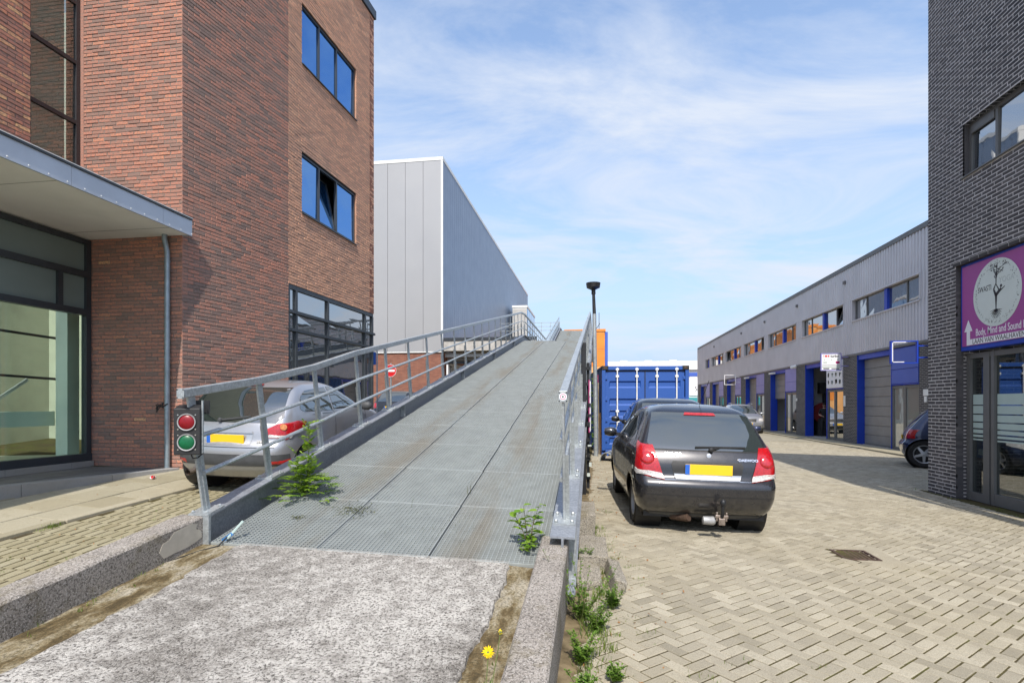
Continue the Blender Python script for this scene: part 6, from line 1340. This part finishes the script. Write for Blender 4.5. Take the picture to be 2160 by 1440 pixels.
# ================================================================ person in the workshop
def person(loc, rotz):
    t = thing('person', 'person in black work clothes standing inside the open workshop', 'person', loc, (0,0,rotz))
    J = {'pelvis':(0,0,0.95),'spine':(0,0.01,1.15),'chest':(0,0.0,1.36),'neck':(0,-0.01,1.50),'headb':(0,-0.02,1.58),'headt':(0,-0.02,1.72),
         'hipL':(-0.10,0,0.90),'kneeL':(-0.11,-0.03,0.50),'ankL':(-0.11,0.02,0.09),'toeL':(-0.12,-0.16,0.04),'hipR':(0.10,0,0.90),'kneeR':(0.12,-0.02,0.50),'ankR':(0.13,0.03,0.09),'toeR':(0.15,-0.15,0.04),
         'shL':(-0.19,0,1.43),'elL':(-0.25,-0.06,1.16),'wrL':(-0.12,-0.26,1.10),'shR':(0.19,0,1.43),'elR':(0.26,0.0,1.15),'wrR':(0.18,-0.20,1.02)}
    R = {'pelvis':(0.15,0.11),'spine':(0.145,0.10),'chest':(0.165,0.11),'neck':(0.055,0.055),'headb':(0.07,0.085),'headt':(0.072,0.09),'hipL':(0.09,0.09),'kneeL':(0.06,0.06),'ankL':(0.045,0.045),'toeL':(0.04,0.035),'hipR':(0.09,0.09),'kneeR':(0.06,0.06),'ankR':(0.045,0.045),'toeR':(0.04,0.035),'shL':(0.065,0.065),'elL':(0.048,0.048),'wrL':(0.034,0.034),'shR':(0.065,0.065),'elR':(0.048,0.048),'wrR':(0.034,0.034)}
    E = [('pelvis','spine'),('spine','chest'),('chest','neck'),('neck','headb'),('headb','headt'),('pelvis','hipL'),('hipL','kneeL'),('kneeL','ankL'),('ankL','toeL'),('pelvis','hipR'),('hipR','kneeR'),('kneeR','ankR'),('ankR','toeR'),('chest','shL'),('shL','elL'),('elL','wrL'),('chest','shR'),('shR','elR'),('elR','wrR')]
    names = list(J); ix = {n: i for i, n in enumerate(names)}
    for sgn, wr, sd_ in ((1,'wrL','L'),(-1,'wrR','R')):      # hands: palm and five fingers
        w = Vector(J[wr]); fw = (w-Vector(J['el'+sd_])).normalized(); sdv = fw.cross(Vector((0,0,1))).normalized()
        pn = 'palm'+sd_; J[pn] = tuple(w+fw*0.06); R[pn] = (0.032,0.02); ix[pn] = len(names); names.append(pn); E.append((wr, pn))
        for q in range(5):
            off = (q-1.5)*0.019 if q < 4 else -0.05*1; L_ = (0.062,0.075,0.07,0.055,0.045)[q]; a = w+fw*(0.09 if q < 4 else 0.05)+sdv*off; e = a+fw*L_+Vector((0,0,-0.02))
            for nm, p in (('k%s%d' % (sd_, q), a), ('t%s%d' % (sd_, q), e)): J[nm] = tuple(p); R[nm] = (0.0095,0.0095); ix[nm] = len(names); names.append(nm)
            E += [(pn, 'k%s%d' % (sd_, q)), ('k%s%d' % (sd_, q), 't%s%d' % (sd_, q))]
    me = bpy.data.meshes.new('body'); me.from_pydata([J[n] for n in names], [(ix[a], ix[b]) for a, b in E], [])
    o = bpy.data.objects.new('body', me); COL.objects.link(o); o.parent = t
    md = o.modifiers.new('skin', 'SKIN'); md.use_smooth_shade = True
    if me.skin_vertices:
        for n in names: me.skin_vertices[0].data[ix[n]].radius = R[n]
        me.skin_vertices[0].data[0].use_root = True
    sub = o.modifiers.new('sub', 'SUBSURF'); sub.levels = 1; sub.render_levels = 2
    # bake the surface, then colour skin and cloth by place
    dg = bpy.context.evaluated_depsgraph_get(); dg.update(); m2 = bpy.data.meshes.new_from_object(o.evaluated_get(dg)); o.modifiers.clear(); o.data = m2; m2.name = 'body'
    m2.materials.clear(); m2.materials.append(M['cloth_black']); m2.materials.append(M['skin'])
    for p in m2.polygons:
        c = p.center; arm = abs(c.y) > 0.10 and 0.9 < c.z < 1.2
        p.material_index = 1 if (c.z > 1.485 or arm) else 0; p.use_smooth = True
    MB().lathe([(0.086,0.0),(0.092,0.05),(0.075,0.10),(0.03,0.125),(0.002,0.128)], 18, Matrix.Translation((0,0.012,1.665)) @ Matrix.Diagonal((0.95,1.15,1,1))).build('hair', 'hair', t, smooth=True)
    MB().lathe([(0.055,-0.02),(0.07,0.0),(0.06,0.03)], 14, Matrix.Translation((0,-0.045,1.575)) @ Matrix.Diagonal((1,1,1,1))).build('beard', 'hair', t, smooth=True)
    f = MB(); f.box(-0.012,0.012,-0.135,-0.10,1.625,1.665); f.build('nose', 'skin', t, bevel=0.008)
    for sg in (-1,1):
        MB().lathe([(0.011,0),(0.006,0.006)], 10, Matrix.Translation((sg*0.033,-0.108,1.672)) @ Matrix.Rotation(PI/2,4,'X')).build('eye', 'sign_ink', t); MB().box(sg*0.082-0.008,sg*0.082+0.008,-0.03,0.015,1.62,1.68).build('ear', 'skin', t, bevel=0.006)
person((12.02, 31.55, RZ), math.radians(-20))
# ================================================================ plants and loose things
def leaf_quad(b, p, d, n, L, W, r, fold=0.25):
    """pointed leaf: base p, direction d, normal n"""
    d = d.normalized(); s_ = d.cross(n).normalized(); n = s_.cross(d)
    V = [p, p+d*L*0.35+s_*W*0.5+n*fold*W*0.5, p+d*L*0.75+s_*W*0.32+n*fold*W*0.2, p+d*L-n*L*0.12, p+d*L*0.75-s_*W*0.32+n*fold*W*0.2, p+d*L*0.35-s_*W*0.5+n*fold*W*0.5, p+d*L*0.4]
    b.add(V, [(0,1,6),(1,2,6),(2,3,6),(3,4,6),(4,5,6),(5,0,6)], r)
def rv3(s=1.0): return Vector((rng.gauss(0,s), rng.gauss(0,s), rng.gauss(0,s)))
def compound(b, p, d, n_pairs, L, lw, r0):
    """pinnate leaf with small leaflets in pairs"""
    d = d.normalized(); up = Vector((0,0,1)); s_ = d.cross(up).normalized(); st_ = []
    for k in range(n_pairs+1):
        f = (k+0.6)/(n_pairs+1); q = p+d*L*f-up*L*0.22*f*f; ll = lw*(1.15-0.5*f)
        for sg in (-1, 1): leaf_quad(b, q, s_*sg+d*0.55+rv3(0.08), up+rv3(0.15), ll, ll*0.48, min(1,max(0,r0+rng.gauss(0,0.15))))
    leaf_quad(b, p+d*L-up*L*0.22, d-up*0.3, up, lw, lw*0.5, r0)
def shoot(name, label, base, H, n_leaf, Lmax, lw, mat):
    t = thing(name, label, 'plant', base); stem = MB(); fo = MB()
    for (lx, ly, hh, nl) in ((0.03,0.02,1.0,n_leaf),(-0.10,0.03,0.58,n_leaf//2),(0.10,-0.04,0.50,n_leaf//2),(0.02,-0.10,0.36,n_leaf//3)):
        tip = Vector((lx, ly, H*hh)); bend = Vector((rng.gauss(0,0.015), rng.gauss(0,0.015), 0)); P_ = lambda f: tip*f+bend*math.sin(f*PI)
        stem.tube([P_(q/4)-Vector((0,0,0.03 if q == 0 else 0)) for q in range(5)], [0.006,0.005,0.004,0.003,0.002], 6); a = rng.random()*6
        for k in range(nl):
            f = 0.12+0.88*(k+rng.random())/nl; a += rng.uniform(1.6,3.0); p = P_(f); L = Lmax*rng.uniform(0.55,1.1)*(1.0-0.35*f)
            d = Vector((math.cos(a), math.sin(a), rng.uniform(0.5,1.6))); stem.tube([p, p+d.normalized()*L*0.5], [0.0022,0.0012], 4)
            compound(fo, p, d, rng.choice((3,4,5)), L, lw*rng.uniform(0.75,1.2), rng.uniform(0.2,0.9))
    stem.build('stem', 'stem_green', t); fo.build('foliage', mat, t, kind='stuff'); return t
pl1 = shoot('tall_weed', 'tall feathery yellow green weed growing through the ramp grating', (-2.76, 4.93, 0.50+0.07), 0.70, 22, 0.17, 0.055, 'leaf_bright')
fb_ = MB()
for k in range(80):
    a = rng.uniform(0, 2*PI); r = abs(rng.gauss(0, 0.12)); p = Vector((-2.72+r*math.cos(a)*1.1, 4.92+r*math.sin(a)*0.8, 0)); p.z = dz(p.x, p.y)+rng.uniform(0.02, 0.30)*max(0.1,1-r*3); compound(fb_, p, Vector((math.cos(a), math.sin(a), 0.35)), 4, 0.11, 0.048, rng.random()*0.9)
o = fb_.build('low_foliage', 'leaf_bright', None, kind='stuff'); o.parent = pl1; o.matrix_parent_inverse = Matrix.Translation(pl1.location).inverted()
# broad leaved weed at the right beam: each large leaf a part
pr = thing('broad_leaf_weed', 'small broad leaved green weed by the right ramp post', 'plant', (-0.50, 4.14, 0.36))
sm = MB(); lb_ = MB(); leaf_quad(lb_, Vector((0,0,0)), Vector((0,1,0)), Vector((0,0,1)), 1.0, 0.55, 0.3); lme = lb_.mesh('leaf'); lme.materials.append(M['leaf_bright'])
stems = [((0,0,0),(-0.02,0,0.16),(-0.04,-0.01,0.33)),((0,0,0),(0.03,0.0,0.18),(0.08,0.0,0.34)),((0,0,0),(-0.05,0.0,0.15),(-0.12,0.0,0.27)),((0,0,0),(0.02,0.03,0.12),(0.03,0.05,0.22))]
for st_ in stems:
    sm.tube(st_, [0.004,0.003,0.0015], 5); pts = [Vector(p) for p in st_]
    for k in range(11):
        f = 0.25+0.75*k/10; p = pts[1].lerp(pts[2], (f-0.5)*2) if f > 0.5 else pts[0].lerp(pts[1], f*2); a = k*2.4+rng.random()
        lf = inst(lme, 'leaf', pr, p, (rng.uniform(-0.2,0.5), rng.uniform(-0.4,0.4), a)); s1 = rng.uniform(0.065,0.105); lf.scale = (s1,s1,s1)
for k in range(26):
    a = rng.uniform(0,2*PI); lf = inst(lme, 'leaf', pr, (rng.gauss(0.01,0.035), rng.gauss(-0.05,0.04), rng.uniform(0.0,0.09)), (rng.uniform(0,0.7), rng.uniform(-0.3,0.3), a)); s1 = rng.uniform(0.045,0.07); lf.scale = (s1,s1,s1)
sm.build('stem', 'stem_brown', pr)
# yellow hawkweed in the right gutter
def hawk(label, base, fl, rad, bud=False):
    t = thing('yellow_flower', label, 'flower', base); L = Vector(fl)
    MB().tube([(0,0,-0.04), L*0.4+Vector((0.012,0,0)), L*0.8+Vector((0.006,0,0)), L], [0.0024,0.0022,0.002,0.0018], 6).build('stem', 'stem_green', t)
    MB().lathe([(0.003,-0.014),(0.008,-0.008),(0.009,0.0),(0.006,0.004)], 10, Matrix.Translation(L)).build('calyx', 'stem_green', t, smooth=True)
    b = MB(); n = 34 if not bud else 10; ax = Vector((0.05,-0.80,0.62)).normalized(); u = ax.orthogonal().normalized(); w = ax.cross(u)
    for k in range(n):
        a = 2*PI*k/n*2.3; ring = 1.0 if k % 2 else 0.68; d = (u*math.cos(a)+w*math.sin(a)); leaf_quad(b, L+ax*0.003, d+ax*(0.12 if ring == 1 else 0.5), ax, rad*ring*rng.uniform(0.9,1.05), rad*0.30, rng.random(), 0.05)
    b.build('petals', 'petal_yellow', t)
    for k in range(3): lf = MB(); a = rng.uniform(0,6.3); leaf_quad(lf, L*(0.25+0.2*k), Vector((math.cos(a), math.sin(a), 1.2)), Vector((math.cos(a),math.sin(a),0.2)), 0.03, 0.008, 0.4); lf.build('leaf', 'leaf_weed', t)
hawk('open yellow hawkweed flower leaning over the ramp gutter', (-0.455, 2.06, 0.14), (0.035, 0.08, 0.335), 0.027)
hawk('half closed yellow hawkweed bud above the ramp gutter', (-0.46, 2.16, 0.15), (0.075, 0.06, 0.375), 0.013, True)
hawk('low yellow bud on the street side concrete upstand', (-0.325, 2.02, 0.245), (0.02, 0.06, 0.07), 0.009, True)
# grass and low weeds (nobody could count them)
def blade(b, p, h, lean_, w, r):
    a = rng.uniform(0,2*PI); d = Vector((math.cos(a), math.sin(a), 0)); s_ = Vector((-d.y, d.x, 0)); q = p+Vector((0,0,h*0.6))+d*lean_*0.4; e = p+Vector((0,0,h))+d*lean_
    b.add([p-s_*w, p+s_*w, q+s_*w*0.7, q-s_*w*0.7, e], [(0,1,2,3),(3,2,4)], r)
def tuft(b, x, y, z, n, h, spread, w=0.0025):
    for _ in range(n): blade(b, Vector((x+rng.gauss(0,spread), y+rng.gauss(0,spread), z)), h*rng.uniform(0.4,1.1), h*rng.uniform(0.1,0.7), w*rng.uniform(0.7,1.3), rng.random())
def rosette(b, x, y, z, n, L, r0=0.4):
    for k in range(n):
        a = rng.uniform(0,2*PI); leaf_quad(b, Vector((x,y,z)), Vector((math.cos(a), math.sin(a), rng.uniform(0.2,1.0))), Vector((0,0,1)), L*rng.uniform(0.6,1.1), L*0.3, min(1,max(0,rng.gauss(r0,0.2))))
gr = MB()
for _ in range(330):                                   # foot of the ramp wall, street side
    y = rng.uniform(1.9, 6.6); x = -0.10+abs(rng.gauss(0,0.13)); tuft(gr, x, y, street_z(x,y)-0.01, rng.randint(5,12), rng.uniform(0.03,0.10)*(1.0 if x < 0.08 else 0.6), 0.022)
for (x, y, n) in ((0.30,5.05,30),(0.22,5.35,26),(0.40,4.75,18),(0.12,7.6,26),(0.20,7.55,22),(0.35,3.6,12),(0.55,3.15,12),(0.62,2.75,14),(0.42,2.9,14),(0.75,3.4,8),(0.5,2.5,14),(1.2,3.3,5),(0.9,2.6,7)):
    for _ in range(n//3): xx = x+rng.gauss(0,0.07); yy = y+rng.gauss(0,0.07); tuft(gr, xx, yy, street_z(xx,yy)-0.01, 6, rng.uniform(0.02,0.05), 0.02, 0.0018)
for _ in range(260):                                  # tiny weeds in the street joints
    x = abs(rng.gauss(0,1.1))-0.05; y = rng.uniform(2.0, 8.0); tuft(gr, x, y, street_z(x,y)-0.014, 3, 0.014, 0.008, 0.0014)
for _ in range(120):                                  # yard joints
    y = rng.uniform(3.0, 5.8); x = rng.uniform(kerbx(y)+0.1, -3.3); tuft(gr, x, y, yard_z(x,y)-0.01, rng.randint(3,7), rng.uniform(0.015,0.045), 0.013, 0.002)
for _ in range(10): y = 5.05+rng.gauss(0,0.10); tuft(gr, kerbx(y)+0.09, y, yard_z(-5.6,y), 9, 0.05, 0.03, 0.003)
for (x, y) in ((6.0,10.4),(6.05,9.4),(6.0,8.9),(5.95,11.5)): tuft(gr, x, y, street_z(x,y), 14, 0.05, 0.04)
for _ in range(14): y = rng.uniform(1.8,3.6); tuft(gr, -2.98+rng.gauss(0,0.03), y, app(y)+0.06, 5, 0.03, 0.012)
tag(gr.build('grass_tufts', 'leaf_weed'), 'grass and small weeds sprouting along ramp wall and paving joints', 'grass', kind='stuff')
ms = MB()
for _ in range(260): x = -2.12+rng.gauss(0,0.10); y = 4.66+rng.gauss(0,0.07); leaf_quad(ms, Vector((x,y,dz(x,y)+0.002)), rv3()+Vector((0,0,0.2)), Vector((0,0,1)), 0.016, 0.010, rng.random())
for _ in range(60): x = -2.55+rng.gauss(0,0.03); y = 4.45+rng.gauss(0,0.03); leaf_quad(ms, Vector((x,y,dz(x,y)+0.002)), rv3()+Vector((0,0,0.2)), Vector((0,0,1)), 0.014, 0.010, 1.0)
for _ in range(120): x = rng.uniform(-1.7,-0.9); y = 4.4+rng.gauss(0,0.15); blade(ms, Vector((x,y,dz(x,y)-0.02)), 0.035*rng.random()+0.01, 0.01, 0.0015, rng.random())
for (x, y, h) in ((-1.2,5.2,0.16),(-1.22,5.2,0.11),(-1.65,4.8,0.12),(-2.0,4.9,0.08)): blade(ms, Vector((x,y,dz(x,y)-0.01)), h, 0.03, 0.003, 0.2)
tag(ms.build('grating_moss', 'leaf_moss'), 'flat patch of moss and seedlings growing through the grating', 'moss', kind='stuff')
# taller weeds by the street wall
for (x, y, h, lab) in ((-0.10,3.72,0.50,'tall spindly weed beside the broken kerb blocks'),(0.0,3.55,0.20,'low bushy green weed in front of the tall spindly one'),(0.12,4.0,0.22,'small green weed leaning on the tilted kerb slab'),(-0.06,2.72,0.16,'pale grassy weed at the foot of the concrete upstand'),(0.02,2.45,0.17,'bright rosette weed at the lower picture edge'),(-0.08,3.1,0.20,'leafy weed hugging the concrete upstand'),(0.10,2.95,0.10,'flat spreading weed between soil and paving'),(-0.12,2.25,0.22,'dense pale weed nearest the camera'),(0.20,2.2,0.12,'small leafy weed on the paving near the camera'),(-0.10,5.0,0.18,'green weed beside the pale slab')):
    t = thing('street_weed', lab, 'plant', (x, y, street_z(x,y)), group='weeds along the ramp wall'); st_ = MB(); fo = MB()
    for k in range(14):
        a = rng.uniform(0,2*PI); tp = Vector((math.cos(a)*h*rng.uniform(0.1,0.6), math.sin(a)*h*rng.uniform(0.1,0.5), h*rng.uniform(0.35,1.05))); st_.tube([(0,0,-0.02), tp*0.5+rv3(0.008), tp], [0.003,0.002,0.001], 5)
        for q in range(int(26 if h > 0.15 else 16)): f = rng.uniform(0.1,1); p = tp*f; fa = rng.uniform(0,2*PI); leaf_quad(fo, p, Vector((math.cos(fa), math.sin(fa), 0.5)), Vector((0,0,1)), 0.040*(1.25-f*0.8), 0.016*(1.25-f*0.6), rng.random())
    st_.build('stem', 'stem_green', t); fo.build('foliage', 'leaf_mid', t, kind='stuff')
t = thing('yard_weed', 'bright green thistle sprouting from the yard paving', 'plant', (-4.05, 4.55, yard_z(-4.05,4.55))); fo = MB(); rosette(fo, 0, 0, 0, 26, 0.14, 0.6); fo.build('foliage', 'leaf_bright', t, kind='stuff'); MB().tube([(0,0,-0.02),(0.01,0,0.06)], 0.006, 6).build('stem', 'stem_green', t)
t = thing('yard_weed', 'thin yellow flowered weed behind the first ramp beam', 'plant', (-3.42, 5.6, yard_z(-3.4,5.6))); fo = MB(); st_ = MB()
for k in range(4):
    p = Vector((rng.gauss(0,0.03), rng.gauss(0,0.03), rng.uniform(0.36,0.52))); st_.tube([(0,0,0), p], 0.003, 5)
    for q in range(8): leaf_quad(fo, p, rv3(), Vector((0,0,1)), 0.022, 0.012, rng.random())
st_.build('stem', 'stem_green', t); fo.build('petals', 'petal_yellow', t)
# shrub with white blossom between lamp and container
sh = thing('climbing_shrub', 'narrow climbing shrub with white blossom left of the container', 'shrub', (0.06, 17.6, 0)); b = MB(); wb3 = MB(); sm = MB()
for k in range(900): z = rng.uniform(0.2,2.35); p = Vector((rng.gauss(0,0.12), rng.gauss(0,0.25), z)); leaf_quad(b, p, rv3()+Vector((0,0,0.3)), rv3()+Vector((0,-0.5,0.6)), 0.07, 0.04, rng.random())
for k in range(90): z = rng.uniform(0.7,1.7); p = Vector((0.1+rng.gauss(0,0.07), -0.3+rng.gauss(0,0.1), z)); leaf_quad(wb3, p, rv3(), Vector((0,-1,0.3)), 0.06, 0.05, rng.random())
for k in range(5): sm.tube([(rng.gauss(0,0.03),rng.gauss(0,0.1),0),(rng.gauss(0,0.08),rng.gauss(0,0.1),1.2),(rng.gauss(0,0.1),rng.gauss(0,0.1),2.3)], 0.012, 5)
b.build('crown', 'leaf_mid', sh, kind='stuff'); wb3.build('blossom', 'petal_white', sh, kind='stuff'); sm.build('stems', 'stem_brown', sh)
pk = [('wood_old',0.10,16.5,2.1,0.04,'grey plank leaning beside the container'),('orange_pale',0.15,16.3,1.2,0.03,'short orange batten leaning beside the container'),('magenta',0.09,16.7,2.35,0.02,'thin dark red rod leaning beside the container')]
for (m_, x, y, h, w, lab) in pk: tag(MB().bar((x,y,0.0),(x-0.03,y+0.25,h),w,0.10 if w > 0.025 else 0.03).build('leaning_plank', m_), lab, 'plank')
# ---- loose kerb blocks beside the ramp
def block(label, cx_, cy_, sx_, sy_, sz_, rot, z=0.0, m_='concrete_block'):
    b = MB().box(-sx_/2,sx_/2,-sy_/2,sy_/2,0,sz_); o = b.build('kerb_block', m_, None, bevel=0.012); o.location = (cx_, cy_, street_z(cx_,cy_)+z); o.rotation_euler = rot
    return tag(o, label, 'concrete block', 'loose concrete blocks beside the ramp')
block('upright weathered concrete block nearest the railing post', -0.105, 6.12, 0.17, 0.75, 0.32, (0,0.03,0.02))
block('long flat concrete kerb lying in front of the upright block', -0.035, 5.25, 0.26, 0.62, 0.13, (0.06,0.05,0.03))
block('pale thin slab lying against the ramp wall', -0.06, 4.62, 0.20, 0.50, 0.07, (0.10,-0.06,0.05), 0.01)
block('dark narrow kerb piece tilted away from the pale slab', 0.14, 4.60, 0.10, 0.55, 0.12, (0.04,0.28,0.10), -0.01)
# half round gutter, stones and leaf litter
hg = MB(); n = 14
for sgn in (0.17, 0.16): pass
V = []
for y in (0, 0.75):
    for r in (0.17, 0.155):
        for k in range(n+1): a = PI*k/n; V.append((r*math.cos(a), y, r*1.35*math.sin(a)))
m1 = n+1; F = []
for k in range(n): F += [(k, 2*m1+k, 2*m1+k+1, k+1), (m1+k, m1+k+1, 3*m1+k+1, 3*m1+k), (k, k+1, m1+k+1, m1+k)]
hg.add(V, F); o = hg.build('half_gutter', 'galvanised', None, smooth=True); o.location = (0.26, 14.35, gz(0.2)+0.003); o.rotation_euler = (0,0,-0.2); tag(o, 'half round galvanised gutter piece lying before the container', 'gutter piece')
lt = MB()
for _ in range(420):
    x = -0.1+abs(rng.gauss(0,0.28)); y = rng.uniform(2.0,14.5); p = Vector((x,y,street_z(x,y)+0.003)); leaf_quad(lt, p, rv3()*1.0+Vector((0,0,0.05)), Vector((0,0,1))+rv3(0.3), rng.uniform(0.012,0.035), rng.uniform(0.008,0.02), rng.random())
for _ in range(70):
    x = rng.uniform(-6.6,-3.4); y = rng.uniform(4,7.5); p = Vector((x,y,yard_z(x,y)+0.015)); leaf_quad(lt, p, rv3(), Vector((0,0,1)), 0.025, 0.014, rng.random())
tag(lt.build('leaf_litter', 'leaf_dry'), 'dry brown leaf litter scattered along the ramp wall', 'leaf litter', kind='stuff')
so = MB(); 
xs_ = 14; 
for i in range(60):
    for j in range(5):
        pass
rows_ = 64; colsn = 6
for i in range(rows_):
    y = 1.8+i*0.21
    for j in range(colsn): x = -0.21+j*(0.055+0.018*math.sin(i*0.9)); so.V.append((x, y, street_z(x,y)+(0.012-0.0058*j)+rng.uniform(-0.003,0.003))); so.R.append(0.5)
for i in range(rows_-1):
    for j in range(colsn-1): a = i*colsn+j; so.F.append((a, a+1, a+colsn+1, a+colsn))
struct(so.build('soil_strip', 'soil_litter', None, smooth='all'))
cu = thing('paper_cup', 'crumpled red and white paper cup beside the platform edge', 'cup', (-6.42, 7.25, yard_z(-6.42,7.25)+0.012))
MB().lathe([(0.028,0),(0.038,0.09),(0.040,0.092),(0.036,0.088),(0.027,0.004)], 16, Matrix.Diagonal((0.7,0.7,0.7,1)) @ Matrix.Translation((0,0,0.036)) @ Matrix.Rotation(1.4,4,'X')).build('cup', 'sign_white', cu, smooth=True); MB().lathe([(0.0315,0.03),(0.0365,0.07)], 16, Matrix.Diagonal((0.7,0.7,0.7,1)) @ Matrix.Translation((0,0,0.036)) @ Matrix.Rotation(1.4,4,'X')).build('band', 'sign_red', cu)
cl = thing('cable_clamp', 'pale blue plastic clamp and black cable at the ramp foot', 'clamp', (-2.86, 3.95, 0.40))
MB().bar((0,0,0),(0.10,0.05,0.13),0.03,0.018).build('lever', 'film_strip', cl, bevel=0.004); MB().bar((-0.04,0,-0.02),(0.04,0.01,0.04),0.02,0.03).build('jaw', 'glass_annex', cl, bevel=0.004)
MB().tube([(0.02,-0.03,0.02),(-0.02,-0.08,-0.04),(-0.10,-0.18,-0.055),(-0.17,-0.42,-0.075)], 0.006, 6).build('cable', 'black_plastic', cl)
